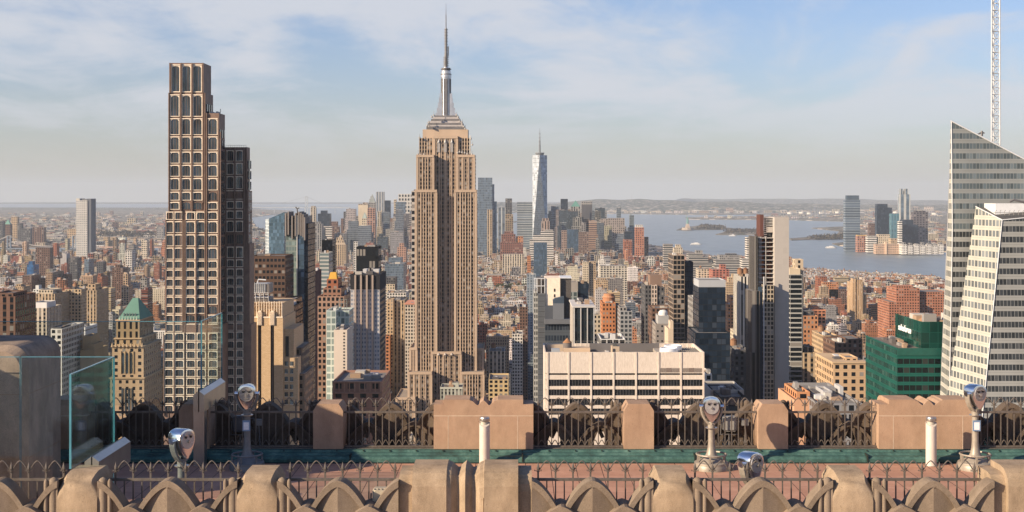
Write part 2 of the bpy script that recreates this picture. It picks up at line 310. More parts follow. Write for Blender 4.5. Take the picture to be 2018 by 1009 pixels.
def hill(name, x0, x1, y0, y1, hfun, nx=70, ny=16):
    m = MB(); P = lambda i, j: (x0+(x1-x0)*i/nx, y0+(y1-y0)*j/ny)
    def pt(i, j): x, y = P(i, j); return (x, y, hfun(i/nx, j/ny))
    for i in range(nx):
        for j in range(ny): m.face([pt(i, j), pt(i+1, j), pt(i+1, j+1), pt(i, j+1)])
    return tag(m.build(name, mats=[HILLM], smooth=True), kind='structure')
rg = random.Random(3); ph = [rg.uniform(0, 6) for _ in range(12)]
def ridge(u): return 0.5+0.22*sin(5*u+ph[0])+0.13*sin(13*u+ph[1])+0.08*sin(31*u+ph[2])+0.04*sin(70*u+ph[3])
def prof(px_pts):
    def f(px):
        for (a, ya), (b, yb) in zip(px_pts, px_pts[1:]):
            if a <= px <= b: t = (px-a)/(b-a); t = t*t*(3-2*t); return ya+(yb-ya)*t
        return px_pts[-1][1] if px > px_pts[-1][0] else px_pts[0][1]
    return f
pf = prof([(900, 399), (1100, 400), (1190, 393), (1260, 392), (1330, 395.5), (1420, 397), (1560, 401), (1700, 404), (1900, 404)])
x0h, x1h = PX(900, 21000), PX(1900, 21000)
hill('staten_island_hills', x0h, x1h, 19200, 24500, lambda u, v: 2+max(0, PZ(pf(900+1000*u), 21800)+8*sin(40*u+ph[4])+5*sin(90*u)-2)*sin(pi*min(1, v*1.0))**0.8)
hill('brooklyn_ridge', PX(-300, 24000), PX(480, 24000), 22000, 27000, lambda u, v: 2+(10+14*ridge(u))*sin(pi*v))
hill('new_jersey_ridge', PX(1350, 34000), PX(2500, 34000), 30000, 38000, lambda u, v: 2+(95+90*ridge(u*1.4))*sin(pi*v))
hill('far_coast_hills', PX(-300, 40000), PX(1150, 40000), 37000, 43000, lambda u, v: 2+(14+22*ridge(u*0.8+2))*sin(pi*v))
# ------------------------------------------------------------------ hand placed buildings
def bld(label, D, x0, x1, yt, dep, st, vols=(), name='office_tower', cat='tower', short=None, tanks=0, plant=4, cap=1.2, crown=None, corn=None, seed=0, top=0.0):
    rng = random.Random(int(x0*7+yt*13+seed)); st = far(ST[st] if isinstance(st, str) else st, D)
    X0, X1, Z = PX(x0, D), PX(x1, D), PZ(yt, D); cxx = (X0+X1)/2
    t = thing(name, label, cat, (cxx, D, 3.0))
    m = MB(); m.bbox(X0, X1, D, D+dep, 3.0, Z, st, cap=cap if D < 2500 else 0)
    if corn: m.box(X0-0.6, X1+0.6, D-0.6, D+dep+0.6, Z+0.01, Z+0.9, col=corn)
    m.build('walls', t)
    for i, v in enumerate(vols):
        nm = v[6] if len(v) > 6 else 'upper_block'; s2 = v[5]; s2 = st if s2 is None else far(ST[s2] if isinstance(s2, str) else s2, D)
        d = D+v[3]; mm = MB(); zb = v[7] if len(v) > 7 else 3.0
        mm.bbox(PX(v[0], d), PX(v[1], d), d, d+v[4], zb, PZ(v[2], d), s2, cap=0.8 if D < 2500 else 0); mm.build(nm, t)
        OCC.append((d, v[0], v[1], v[2]))
    if crown == 'pyr' or (crown and crown[0] == 'pyr'):
        c = crown[1]; yz = crown[2]; mm = MB(); mm.pyr(X0+(X1-X0)*0.04, X1-(X1-X0)*0.04, D+dep*.04, D+dep*.96, Z, PZ(yz, D), c, rx=(X1-X0)*(crown[3] if len(crown) > 3 else 0.02)); mm.build('pitched_roof', t)
    if plant and D < 3500:
        mm = MB(); clutter(mm, X0+1, X1-1, D+dep*0.2, D+dep*0.9, Z-(cap if D < 2500 else 0), rng, plant, 3.2+top); mm.build('rooftop_plant', t)
    for k in range(tanks):
        mm = MB(); tank(mm, X0+(X1-X0)*(0.25+0.4*k), D+dep*0.5, Z-1, 2.4, 4.6); mm.build('water_tank', t)
    OCC.append((D, x0, x1, yt)); LAND.append((cxx/D*F+CX, yt, D, short or None))
    return t
H = [
# label, D, x0, x1, yt, depth, style, opts
('dark red-brown tower cut off by the left edge of the view', 700, -12, 30, 584, 30, 'brownv', dict(vols=[(-12, 26, 577, 4, 20, 'brown')], short='dark red-brown tower')),
('white gridded office slab rising just right of the big stone pier', 900, 100, 122, 648, 46, 'gridw', dict(vols=[(101, 120, 645, 4, 20, 'dgrey')], short='white gridded slab')),
('bright white blank slab between the gridded slab and the green-roofed tower', 1050, 146, 168, 645, 30, S((0.72, 0.71, 0.69), bay=30, fl=5, ww=1, wh=0.12), dict()),
('plain tan stepped block below the bright white slab', 930, 158, 186, 690, 30, NOWIN((0.42, 0.32, 0.2)), dict(vols=[(163, 180, 662, 5, 18, NOWIN((0.5, 0.37, 0.23))), (172, 186, 678, 2, 20, None)])),
('cream office block with vertical window strips and a white rooftop box', 1250, 40, 92, 607, 40, 'creamv', dict(vols=[(66, 92, 596, 8, 25, NOWIN((0.75, 0.73, 0.70))), (42, 66, 600, 8, 25, NOWIN((0.16, 0.16, 0.16)))], short='cream strip-windowed block')),
('wide tan commercial block with a pale top row of arches', 1500, 70, 108, 579, 50, 'tanv', dict(vols=[(76, 104, 571, 10, 30, 'cream')])),
('tan gridded block in full sun, third broad block from the left', 1550, 128, 160, 570, 45, S((0.56, 0.43, 0.28), bay=4, ww=0.55, wh=0.6), dict(tanks=1)),
('slim tan tower with dark vertical strips and a shaded brown side', 1400, 171, 190, 572, 42, 'tanv', dict(vols=[(173, 188, 560, 8, 20, 'tan')], short='slim tan strip tower')),
('tan wedding-cake apartment block on the left skyline', 2050, 26, 46, 565, 30, 'tan', dict(vols=[(32, 41, 560, 4, 14, None)])),
('tall brown brick apartment slab at the far left', 3000, 44, 62, 543, 60, 'brown', dict()),
('tan brick tower with a shaded brown side, tallest of the left brown slabs', 3000, 90, 103, 537, 75, S((0.36, 0.25, 0.17)), dict(short='tan and brown slab')),
('small brown tower just right of the tan and brown slab', 3050, 124, 134, 540, 30, 'brown', dict()),
('low brown apartment block left of the tan and brown slab', 3050, 76, 90, 548, 60, 'brown', dict()),
('red brick block with a raised centre in the left mid distance', 2700, 189, 201, 545, 40, 'brick', dict(vols=[(193, 198, 539, 5, 20, None)])),
('dark brick apartment block with an arched top, left of the arched-window tower', 2900, 221, 242, 528, 40, 'brown', dict(vols=[(227, 236, 522, 5, 20, None)])),
('white gridded apartment tower beyond the low brick streets on the left', 4300, 247, 260, 494, 40, 'gridw', dict()),
('pair of pale slabs standing beyond the suspension bridge', 6300, 207, 213, 467, 30, 'tan', dict(vols=[(214, 221, 474, 20, 30, None, 'second_slab')])),
('blue glass tower in the left mid distance', 3500, 53, 66, 522, 40, S((0.04, 0.12, 0.28), ww=.9, wh=.8, win=(0.05, 0.16, 0.36), gl=.4), dict(vols=[(56, 64, 515, 4, 20, None)])),
('tall dark slab tower left of the shiny tower on the skyline', 4000, 70, 98, 488, 30, 'brown', dict()),
('grey slab with a white flank in the left mid distance', 3900, 119, 131, 509, 40, NOWIN((0.45, 0.43, 0.42)), dict(vols=[(123, 131, 500, 2, 30, None)])),
('charcoal office block beside the grey slab', 3900, 135, 152, 508, 40, 'dgrey', dict()),
('thin silver glass slab in the left mid distance', 3400, 166, 175, 511, 40, 'gsky', dict()),
('charcoal tower right of the thin silver slab', 3600, 190, 203, 516, 30, 'dgrey', dict()),
('first red-brown housing slab under the shiny tower', 5200, 157, 187, 494, 40, 'brick', dict()),
('second red-brown housing slab under the shiny tower', 5200, 188, 201, 492, 40, 'brown', dict()),
('third red-brown housing slab, right of the other two', 5200, 203, 215, 492, 40, 'brick', dict()),
('beige tower with white bands beyond the bridge on the left', 7200, 22, 34, 427, 30, 'tan', dict(short='beige banded tower')),
('green-topped brown tower at the far left beyond the bridge', 7100, 8, 20, 442, 30, 'brown', dict(crown=('pyr', (0.2, 0.4, 0.33), 433))),
('dark tower at the left edge beyond the bridge', 7000, -6, 6, 436, 30, 'dgrey', dict()),
('charcoal stepped tower right of the beige banded tower', 7000, 42, 60, 450, 40, 'dgrey', dict(vols=[(34, 42, 440, 10, 30, None)])),
('brown twin-slab tower beyond the bridge on the left', 6900, 64, 86, 448, 40, 'brownv', dict()),
('tan block partly behind the shiny tower', 6900, 133, 152, 451, 40, 'tan', dict()),
('white gridded block near the arched-window tower on the horizon', 8200, 283, 309, 464, 60, 'gridw', dict()),
('blue-grey tower against the left edge of the arched-window tower', 8000, 309, 322, 447, 60, 'grey', dict()),
# centre left
('dark brown slab with lit yellow floors at its left end', 900, 494, 562, 507, 34, S((0.12, 0.075, 0.055), bay=2.4, fl=3.8, ww=0.7, wh=0.5), dict(vols=[(494, 562, 504, 1, 30, NOWIN((0.10, 0.065, 0.05)))], short='dark brown slab')),
('dark glass block squeezed behind the buff brick skyscraper', 800, 556, 576, 604, 40, 'black', dict(vols=[(560, 580, 590, 30, 30, None)])),
('narrow maroon party-wall tower right of the crane tower', 1000, 606, 618, 536, 40, NOWIN((0.13, 0.065, 0.06)), dict()),
('slim black tower behind the pale glass one', 1550, 634, 655, 473, 30, 'black', dict(short='slim black tower')),
('slim pale glass apartment tower in front of the slim black one', 1450, 630, 648, 498, 30, S((0.5, 0.5, 0.47), bay=30, fl=4, ww=1, wh=0.6, win=(0.2, 0.26, 0.27), gl=.4), dict()),
('tan brick tower left of the slim pale glass tower', 1500, 621, 632, 551, 30, 'pink', dict()),
('brick apartment tower crowned by a gold roofed turret', 880, 626, 678, 584, 40, S((0.37, 0.24, 0.18), bay=3, ww=.62, wh=.62), dict(vols=[(637, 672, 568, 6, 28, S((.30, .17, .12), ww=.6)), (644, 666, 550, 10, 20, 'brick')], short='gold roofed brick tower', plant=6)),
('pale green glass tower with a framed roof', 720, 643, 662, 612, 24, 'gpale', dict(vols=[(655, 688, 612, 10, 20, None, 'rear_wing')], short='pale green glass tower')),
('blank beige slab with a single column of windows', 705, 658, 684, 650, 24, NOWIN((0.62, 0.54, 0.46)), dict(short='blank beige slab')),
('matt black mechanical tower behind the white gridded tower', 1750, 702, 746, 486, 36, S((0.004, 0.005, 0.007), bay=4.2, fl=15, ww=0.7, wh=0.55, win=(0.02, 0.025, 0.032)), dict(short='matt black tower')),
('tan block with a dark top floor right of the white gridded tower', 1900, 758, 778, 560, 40, 'cream', dict(vols=[(757, 779, 547, 2, 30, 'dgrey')])),
('white classical block low beside the landmark skyscraper', 1700, 762, 800, 577, 50, 'gridw', dict()),
('tan brick loft block below the white classical block', 1450, 762, 797, 592, 50, 'tanv', dict(vols=[(763, 775, 590, -4, 20, 'tan')])),
('white curved-front loft at the foot of the landmark skyscraper', 1420, 798, 820, 600, 50, S((0.6, 0.53, 0.44), bay=3, ww=.6, wh=.6), dict(corn=(0.65, 0.3, 0.2))),
('orange brick loft beside the white gridded tower', 1430, 759, 768, 662, 40, 'orange', dict()),
('brick loft with dark windows left of the landmark skyscraper', 1500, 778, 794, 613, 40, 'brick', dict()),
('very slender tower with white bands hidden behind the landmark skyscraper', 1560, 811, 822, 376, 16, S((0.5, 0.46, 0.42), bay=12, fl=7, ww=0.9, wh=0.6, win=(0.02, 0.02, 0.03)), dict(short='slender banded tower')),
('red granite building with a low crown of piers', 640, 655, 752, 752, 42, S((0.33, 0.19, 0.145), bay=5.6, fl=4.2, ww=0.5, wh=0.6), dict(short='red granite building', plant=9)),
# downtown cluster
('tan office slab with a bright top band in the far cluster', 6400, 706, 725, 402, 40, S((0.45, 0.36, 0.28), bay=3, ww=.5, wh=1, sp=.5), dict(vols=[(715, 724, 399, 10, 20, None), (706, 725, 404, -3, 5, NOWIN((0.62, .53, .4)))])),
('grey art-deco tower with a stepped spire in the far cluster', 6500, 726, 740, 399, 36, 'grey', dict(vols=[(728, 737, 392, 8, 20, None), (730, 735, 387, 12, 12, None)], crown=('pyr', (0.3, .33, .32), 382, 0.0))),
('rippled silver skyscraper, tallest of the cluster left of the landmark skyscraper', 6200, 741, 757, 378, 30, S((0.42, 0.43, 0.43), bay=5, fl=6, ww=.5, wh=1, win=(.22, .26, .32), sp=1, gl=.3), dict(vols=[(739, 750, 419, -10, 30, None)], short='rippled silver skyscraper')),
('dark blue slope-topped tower right of the rippled silver one', 6400, 757, 769, 395, 40, 'gdark', dict()),
('white gridded skyscraper close to the left flank of the landmark skyscraper', 6500, 785, 814, 382, 40, S((0.62, 0.6, 0.56), bay=5, fl=6, ww=.6, wh=.6), dict(short='white gridded skyscraper')),
('blue-grey glass block in front of the white gridded skyscraper', 6200, 780, 798, 398, 40, 'gsky', dict(vols=[(776, 781, 393, 5, 30, 'cream')])),
('broad charcoal slab in the cluster beside the landmark skyscraper', 6000, 775, 811, 421, 50, S((0.16, 0.15, 0.16), bay=3, ww=.4, wh=1, sp=.6), dict(short='broad charcoal slab')),
('hatched concrete slab in front of the broad charcoal slab', 5850, 774, 791, 429, 40, S((0.5, .44, .38), bay=2.5, fl=3.5, ww=.6, wh=.6), dict()),
('granite courthouse tower with a pyramid roof', 5900, 677, 692, 455, 34, 'tan', dict(vols=[(675, 695, 462, -5, 44, None), (679, 690, 445, 4, 26, None)], crown=('pyr', (0.42, 0.33, 0.24), 432, 0.0), short='pyramid roofed courthouse tower')),
('ornate white gothic tower in the far cluster', 5900, 713, 723, 430, 30, 'cream', dict(vols=[(709, 727, 452, -3, 40, None)], crown=('pyr', (0.35, .42, .38), 418, 0.0))),
('broad cream classical building with a columned face in the far cluster', 5500, 701, 722, 458, 30, 'creamv', dict(vols=[(705, 718, 450, 6, 20, None), (722, 735, 458, 4, 30, 'grey', 'shaded_wing')])),
('wide grey stone slab in the far left cluster', 5300, 607, 634, 441, 50, 'greyv', dict(vols=[(610, 631, 437, 8, 30, None)])),
('light brown tower with a white crown in the far left cluster', 6200, 612, 622, 409, 30, 'creamv', dict(vols=[(613, 621, 406, 3, 20, None)])),
('dark blue stepped office block in the far left cluster', 6100, 626, 650, 421, 50, 'gdark', dict(vols=[(632, 644, 415, 10, 30, None)])),
('charcoal framed block left of the courthouse tower', 6300, 677, 698, 417, 50, 'dgrey', dict()),
('white banded block left of the courthouse tower', 5700, 637, 654, 446, 40, 'bandw', dict()),
('low brown slab left of the courthouse tower', 5600, 655, 668, 447, 40, 'brown', dict()),
('tan art-deco office block with a stepped top in the middle distance', 4600, 657, 682, 482, 50, 'tanv', dict(vols=[(660, 678, 474, 6, 36, None), (663, 675, 468, 12, 24, None)], crown=('pyr', (0.45, .36, .26), 462, 0.0), short='stepped tan art-deco block')),
('white slim stone tower right of the stepped art-deco block', 3600, 697, 705, 476, 30, 'gridw', dict()),
('pink brick stepped block in the middle distance', 3900, 783, 800, 487, 40, 'pink', dict(vols=[(787, 796, 479, 8, 20, None)])),
('blue-grey low glass block behind the matt black tower', 2700, 766, 790, 508, 50, 'gsky', dict()),
('teal glass low block right of the matt black tower', 2200, 758, 795, 520, 50, 'gsky', dict()),
# right of the landmark
('tall blue-grey glass tower immediately right of the landmark skyscraper', 5500, 942, 970, 350, 36, 'gsky', dict(vols=[(968, 974, 363, 6, 30, None), (970, 979, 397, 8, 34, 'gblue')], short='blue-grey glass tower')),
('slim tan tower in front of the blue-grey glass tower', 5300, 960, 970, 413, 26, 'tanv', dict()),
('white-striped glass tower in the far cluster', 5700, 981, 996, 409, 30, S((0.5, .52, .52), bay=8, fl=5, ww=.7, wh=1, win=(.16, .2, .25), gl=.4), dict(short='white-striped glass tower')),
('charcoal tower just right of the white-striped one', 5900, 996, 1009, 391, 30, 'dgrey', dict()),
('wide grey gridded skyscraper left of the spired glass skyscraper', 5900, 1019, 1052, 398, 40, S((0.3, .32, .33), bay=40, fl=3.8, ww=1, wh=.5, win=(.12, .16, .2), gl=.4), dict(short='wide grey gridded skyscraper')),
('rose stone stepped tower at the foot of the spired glass skyscraper', 5300, 1067, 1083, 436, 30, S((0.4, .3, .25), bay=4, ww=.4, wh=1, sp=.5), dict(vols=[(1069, 1081, 430, 5, 18, None)])),
('dark round-topped tower right of the spired glass skyscraper', 6100, 1079, 1094, 421, 30, 'gdark', dict(vols=[(1081, 1091, 416, 4, 20, None)])),
('slim charcoal tower with a flared top', 6000, 1105, 1119, 392, 26, 'gdark', dict(short='slim charcoal tower')),
('granite office tower with a green pyramid roof', 6200, 1125, 1144, 407, 34, 'greyv', dict(crown=('pyr', (0.12, .28, .24), 395, 0.0), short='green pyramid roofed tower')),
('granite office tower with a dark banded top, right of the green pyramid roof', 6100, 1146, 1167, 397, 36, S((0.34, .32, .3), bay=3.4, ww=.6, wh=.5, win=(.1, .13, .16), gl=.3), dict(vols=[(1146, 1167, 403, -3, 4, NOWIN((.1, .1, .11)))])),
('blue glass tower below the green pyramid roofed tower', 5000, 1118, 1140, 452, 30, 'gblue', dict()),
('pink brick slab left of the blue glass tower', 5100, 1107, 1117, 454, 30, S((.34, .25, .21)), dict()),
('brown brick slab right of the blue glass tower', 5200, 1141, 1160, 457, 30, S((.22, .15, .12)), dict()),
('grey-brown flat-topped office tower with a setback left shoulder', 5600, 1199, 1231, 430, 50, S((0.36, .31, .28), bay=3.4, ww=.5, wh=.55), dict(vols=[(1175, 1198, 431, 6, 50, None), (1172, 1176, 442, 3, 50, None)], short='grey-brown flat-topped tower')),
('white ziggurat shaped building in the middle distance', 4700, 1050, 1091, 464, 50, 'bandw', dict(vols=[(1044, 1091, 472, -10, 60, None), (1066, 1091, 456, 8, 40, None), (1074, 1090, 453, 12, 30, None)], short='white ziggurat')),
('big dark red brick stepped building in the middle distance', 4700, 988, 1016, 462, 60, S((.24, .11, .08)), dict(vols=[(994, 1012, 456, 8, 40, None), (986, 1031, 478, -6, 60, None), (1017, 1031, 466, 4, 40, 'orange')], short='dark red stepped building')),
('glass block below the white ziggurat', 4000, 1052, 1078, 478, 40, 'gblue', dict()),
('small orange slab tower in the middle distance', 3300, 1039, 1046, 504, 20, 'orange', dict()),
('white wide loft below the dark red stepped building', 4300, 990, 1033, 501, 40, 'creamv', dict()),
('red brick rounded tower by the water', 5000, 1252, 1269, 448, 30, S((0.45, .2, .13), ww=.5, wh=.5), dict(vols=[(1253, 1267, 443, 5, 20, 'white')], short='red brick tower by the water')),
('brown tower right of the red brick tower by the water', 5050, 1270, 1278, 467, 30, 'brown', dict()),
('dark low glass building left of the red brick tower', 4900, 1231, 1245, 456, 40, 'gdark', dict(vols=[(1230, 1246, 472, -5, 50, 'brick')])),
('round fronted grey banded building by the river', 4300, 1308, 1326, 481, 30, 'band', dict()),
('cream ziggurat apartment block by the river', 4250, 1328, 1345, 488, 30, 'cream', dict(vols=[(1332, 1342, 482, 5, 20, None)])),
('grey ship-like terraced office building by the river', 3900, 1358, 1396, 507, 70, 'band', dict(vols=[(1357, 1385, 500, 8, 50, None), (1372, 1385, 494, 14, 30, 'grey'), (1350, 1404, 518, -8, 90, None)], short='ship-like terraced building')),
('long dark terraced warehouse building by the river', 3850, 1411, 1466, 512, 80, 'band', dict(vols=[(1418, 1460, 503, 12, 50, 'grey'), (1432, 1452, 500, 20, 30, 'dgrey'), (1408, 1470, 522, -8, 90, None)], short='dark terraced warehouse')),
('white banded apartment tower left of the construction tower', 3300, 1472, 1487, 468, 30, 'bandw', dict(vols=[(1463, 1490, 510, -5, 40, None)])),
('cream loft with large windows behind the dark blue glass tower', 2900, 1376, 1404, 530, 40, S((.62, .54, .42), bay=5, ww=.6, wh=.6), dict(tanks=1)),
('red brick warehouse right of the cream loft', 2850, 1404, 1437, 531, 50, S((0.45, .17, .12), bay=5, ww=.6, wh=.55), dict(vols=[(1420, 1430, 521, 8, 20, None)])),
('tan stepped apartment block near the white tower with tanks', 2300, 1431, 1458, 556, 40, 'tan', dict(vols=[(1436, 1452, 547, 6, 20, None), (1443, 1450, 540, 9, 12, None)])),
('orange brick stepped block near the white tower with tanks', 1500, 1434, 1458, 600, 40, 'orange', dict(vols=[(1440, 1458, 585, 8, 30, None)])),
# near right
('bronze and glass tower with banded lit left face', 1050, 1327, 1349, 503, 36, S((0.30, 0.24, 0.19), bay=2.6, fl=3.7, ww=.84, wh=.76, win=(.02, .024, .03)), dict(vols=[(1350, 1366, 516, 6, 26, 'gdark', 'glass_wing')], short='bronze banded tower')),
('dark glazed tower with a white striped centre and brown rooftop box', 1150, 1271, 1284, 562, 34, 'dgrey', dict(vols=[(1284, 1295, 562, -1, 34, S((.6, .5, .42), bay=2.4, ww=.55, wh=.7)), (1295, 1309, 566, 0, 34, None), (1281, 1304, 542, 8, 20, NOWIN((.26, .18, .14)), 'rooftop_box')], short='white-striped dark tower')),
('brown brick block just in front of the white-striped dark tower', 1080, 1284, 1326, 607, 30, 'brown', dict()),
('dark blue glass hotel tower with a light grey crown', 850, 1377, 1430, 566, 28, S((.012, .017, .025), bay=2.6, fl=3.6, ww=.92, wh=.85, win=(.022, .042, .075), gl=.12), dict(vols=[(1377, 1430, 552, 1, 24, NOWIN((.42, .44, .47)), 'crown', 203), (1370, 1439, 656, -12, 40, None, 'lower_block')], short='dark blue glass hotel')),
('grey slab along the left side of the dark blue glass hotel', 880, 1367, 1376, 588, 30, 'grey', dict()),
('white stone tower with twin water tanks', 1100, 1459, 1486, 545, 36, S((.7, .66, .58), bay=2.9, ww=.5, wh=1, sp=.35), dict(tanks=2, short='white tower with twin tanks')),
('dark balconied apartment tower with a cream top', 1000, 1557, 1581, 541, 28, S((.42, .42, .4), bay=8, fl=3.5, ww=.94, wh=.72, win=(.02, .028, .035)), dict(vols=[(1556, 1577, 529, 2, 18, NOWIN((.62, .52, .38)), 'crown'), (1567, 1583, 511, 14, 12, S((.55, .45, .33), bay=5, ww=.3, wh=.6), 'crown')], short='dark balconied tower')),
('grey stone penthouse block with a silver dome', 1000, 1292, 1318, 638, 30, S((.3, .27, .25), bay=3, ww=.4, wh=.4), dict(vols=[(1297, 1318, 622, 4, 18, NOWIN((.40, .40, .40)), 'white_penthouse')], short='silver domed block')),
('narrow cream blank slab beside the silver domed block', 950, 1317, 1327, 648, 24, NOWIN((.66, .55, .43)), dict(vols=[(1321, 1327, 633, 2, 12, None)])),
('low block framed in white with square dark windows', 720, 1184, 1232, 668, 30, S((.7, .69, .67), bay=3.6, fl=4.6, ww=.85, wh=.8), dict(short='white framed low block')),
('orange brick apartment tower topped by a round drum', 1200, 1187, 1213, 597, 34, S((.52, .22, .10), bay=3.2, ww=.5, wh=.5), dict(vols=[(1213, 1222, 602, 2, 30, 'tan')], short='orange brick drum-topped tower')),
('grey modern block right of the orange brick tower', 1150, 1222, 1246, 613, 30, 'gridg', dict(vols=[(1221, 1235, 605, 6, 20, 'grey')])),
('cream loft with an arched top behind the black glass box', 1080, 1170, 1184, 620, 30, 'cream', dict()),
('tan brick block in the sunlit centre distance', 2500, 1174, 1198, 552, 40, 'tan', dict(vols=[(1177, 1195, 548, 8, 20, None)])),
('long cream warehouse with square windows', 3000, 1183, 1236, 524, 50, S((.6, .55, .46), bay=5, ww=.65, wh=.6), dict()),
('white slim stepped tower behind the cream warehouse', 3400, 1180, 1193, 512, 30, 'white', dict(vols=[(1184, 1190, 502, 5, 14, None)])),
('cream and tan slab pair right of centre', 3100, 1149, 1160, 516, 30, 'cream', dict(vols=[(1162, 1174, 515, 6, 30, 'tan', 'second_slab')])),
('blue panelled tower behind the travertine blank wall', 1900, 1038, 1056, 541, 30, S((.3, .34, .38), bay=5, ww=.6, wh=.7, win=(.2, .26, .32), gl=.4), dict()),
('dark brown loft tower left of the striped concrete tower', 1600, 1024, 1040, 605, 50, 'brown', dict()),
('white gridded loft with a tall corner', 1500, 1009, 1030, 658, 40, 'gridw', dict(tanks=1)),
('tan building with arched top row low beside the landmark skyscraper', 1350, 964, 995, 692, 40, 'creamv', dict(tanks=1)),
('yellow-tan loft near the foot of the landmark skyscraper', 1150, 963, 1002, 748, 40, S((.6, .46, .26), bay=4, ww=.6, wh=.6), dict()),
('red roofed brick building right of the landmark skyscraper', 3800, 959, 988, 543, 50, 'brick', dict(corn=(.4, .36, .3))),
('red brick apartment block in the bright right distance', 3000, 1622, 1652, 556, 40, 'orange', dict(vols=[(1612, 1630, 545, 20, 30, 'brick')])),
('dark brown apartment block right of the red brick one', 3000, 1634, 1668, 570, 30, 'brown', dict()),
('tan stepped art-deco tower in the right distance', 2700, 1679, 1702, 556, 40, S((.58, .4, .24), bay=3, ww=.3, wh=1, sp=.6), dict(vols=[(1681, 1687, 549, -2, 20, None), (1690, 1700, 551, -3, 20, None), (1702, 1708, 580, 2, 30, None)], short='tan stepped art-deco tower')),
('big red brick stepped office block behind the green tower', 1900, 1766, 1812, 568, 50, S((.42, .19, .12), bay=3.6, ww=.55, wh=.5), dict(vols=[(1752, 1812, 595, -6, 60, None), (1812, 1868, 575, 6, 50, None), (1766, 1800, 563, 8, 20, None)], short='big red brick block')),
('orange brick tower beside the dark balconied tower', 1100, 1583, 1612, 622, 36, S((.52, .26, .14), bay=3.2, ww=.5, wh=.55), dict(vols=[(1583, 1604, 613, 8, 20, 'dgrey')], short='orange brick tower')),
('tan arched-window office block left of the green tower', 800, 1642, 1706, 716, 44, S((.56, .39, .24), bay=4.2, fl=4.2, ww=.5, wh=.55), dict(vols=[(1666, 1690, 704, 8, 16, None)], corn=(.6, .44, .28), short='tan arched-window block')),
('tan loft with a bulkhead in the right middle distance', 1050, 1622, 1652, 661, 40, 'tan', dict(tanks=1)),
('dark brick loft with a stepped top left of the green tower', 950, 1650, 1700, 676, 44, 'brown', dict(vols=[(1670, 1700, 668, 6, 30, 'brown')])),
('cream loft in the right middle distance', 1000, 1582, 1606, 695, 36, 'tanv', dict(vols=[(1590, 1604, 684, 8, 20, None)])),
('orange brick low building behind the right-hand railing', 560, 1570, 1596, 772, 26, S((.58, .28, .14), bay=4, ww=.5, wh=.5), dict(vols=[(1565, 1612, 788, -4, 34, NOWIN((.6, .35, .22)))])),
('grey mechanical roof building behind the right-hand railing', 540, 1612, 1700, 795, 60, S((.25, .25, .26), bay=3, ww=.7, wh=.6), dict(vols=[(1622, 1640, 770, 20, 14, NOWIN((.42, .42, .43))), (1655, 1662, 762, 26, 10, NOWIN((.5, .5, .5)))], plant=12, short='grey mechanical roof')),
('dark blue shed roofed building low beside the dark blue hotel', 620, 1418, 1470, 782, 40, 'gdark', dict(vols=[(1400, 1466, 768, 20, 30, NOWIN((.45, .44, .42)))], plant=8)),
('small gridded tower beside the pale concrete building', 700, 1390, 1403, 737, 24, 'gridw', dict()),
('dark brick block between the hotel and the construction tower', 950, 1447, 1478, 690, 40, 'dgrey', dict(tanks=1)),
('cream loft right of the dark blue hotel', 1300, 1452, 1478, 655, 40, 'cream', dict()),
# across the river
('tallest tapered glass tower across the river', 6300, 1666, 1695, 394, 40, S((0.25, .29, .32), bay=40, fl=4, ww=1, wh=.7, win=(.11, .15, .20), gl=.4), dict(vols=[(1669, 1693, 385, 4, 30, NOWIN((.06, .09, .12)), 'crown')], short='tapered riverfront tower')),
('twin-block dark blue glass tower across the river', 6300, 1728, 1749, 402, 34, 'gdark', dict(vols=[(1734, 1758, 409, -6, 34, None, 'lower_block')])),
('teal glass residential tower across the river', 6200, 1756, 1772, 421, 30, S((.12, .22, .26), bay=5, ww=.5, wh=1, win=(.1, .25, .32), gl=.4, sp=1), dict()),
('tallest striped silver tower across the river', 6600, 1773, 1794, 383, 30, S((.5, .5, .47), bay=7, ww=.55, wh=1, win=(.14, .2, .26), gl=.4), dict(vols=[(1774, 1780, 372, 2, 20, None), (1783, 1790, 372, 2, 20, None), (1778, 1787, 377, 8, 16, None)], short='striped silver tower')),
('dark stepped glass office block across the river', 6000, 1778, 1800, 433, 40, 'gdark', dict(vols=[(1778, 1809, 443, -6, 50, None)])),
('banded silver strip tower beside the dark stepped block across the river', 5950, 1772, 1778, 436, 30, 'bandw', dict()),
('brown gridded slab across the river', 6300, 1800, 1829, 418, 40, S((.16, .14, .15), bay=5, ww=.6, wh=.6), dict(vols=[(1803, 1824, 415, 6, 24, None)])),
('short brown block between the towers across the river', 6500, 1713, 1728, 440, 30, 'brown', dict()),
('cream low-rise with terraces on the far waterfront', 6100, 1710, 1728, 465, 40, 'bandw', dict(plant=0)),
('cream low-rise with a flat top right of the terraced one on the far waterfront', 6100, 1731, 1754, 462, 40, 'cream', dict(plant=0)),
('tan low-rise beside the teal tower on the far waterfront', 6050, 1756, 1770, 470, 40, 'tan', dict(plant=0)),
('brick and crane construction block on the far waterfront', 6150, 1690, 1706, 465, 40, S((.4, .2, .14), ww=.6, wh=.6), dict(vols=[(1690, 1708, 463, 2, 30, NOWIN((.5, .33, .12)))])),
('long tan terminal building on the far waterfront', 5950, 1726, 1778, 481, 40, S((.5, .35, .25), ww=.5, wh=.4), dict(vols=[(1744, 1748, 477, -3, 20, NOWIN((.7, .5, .35)))])),
]
for k, q in enumerate(H):
    bld(q[0], *q[1:7], seed=k, **q[7])
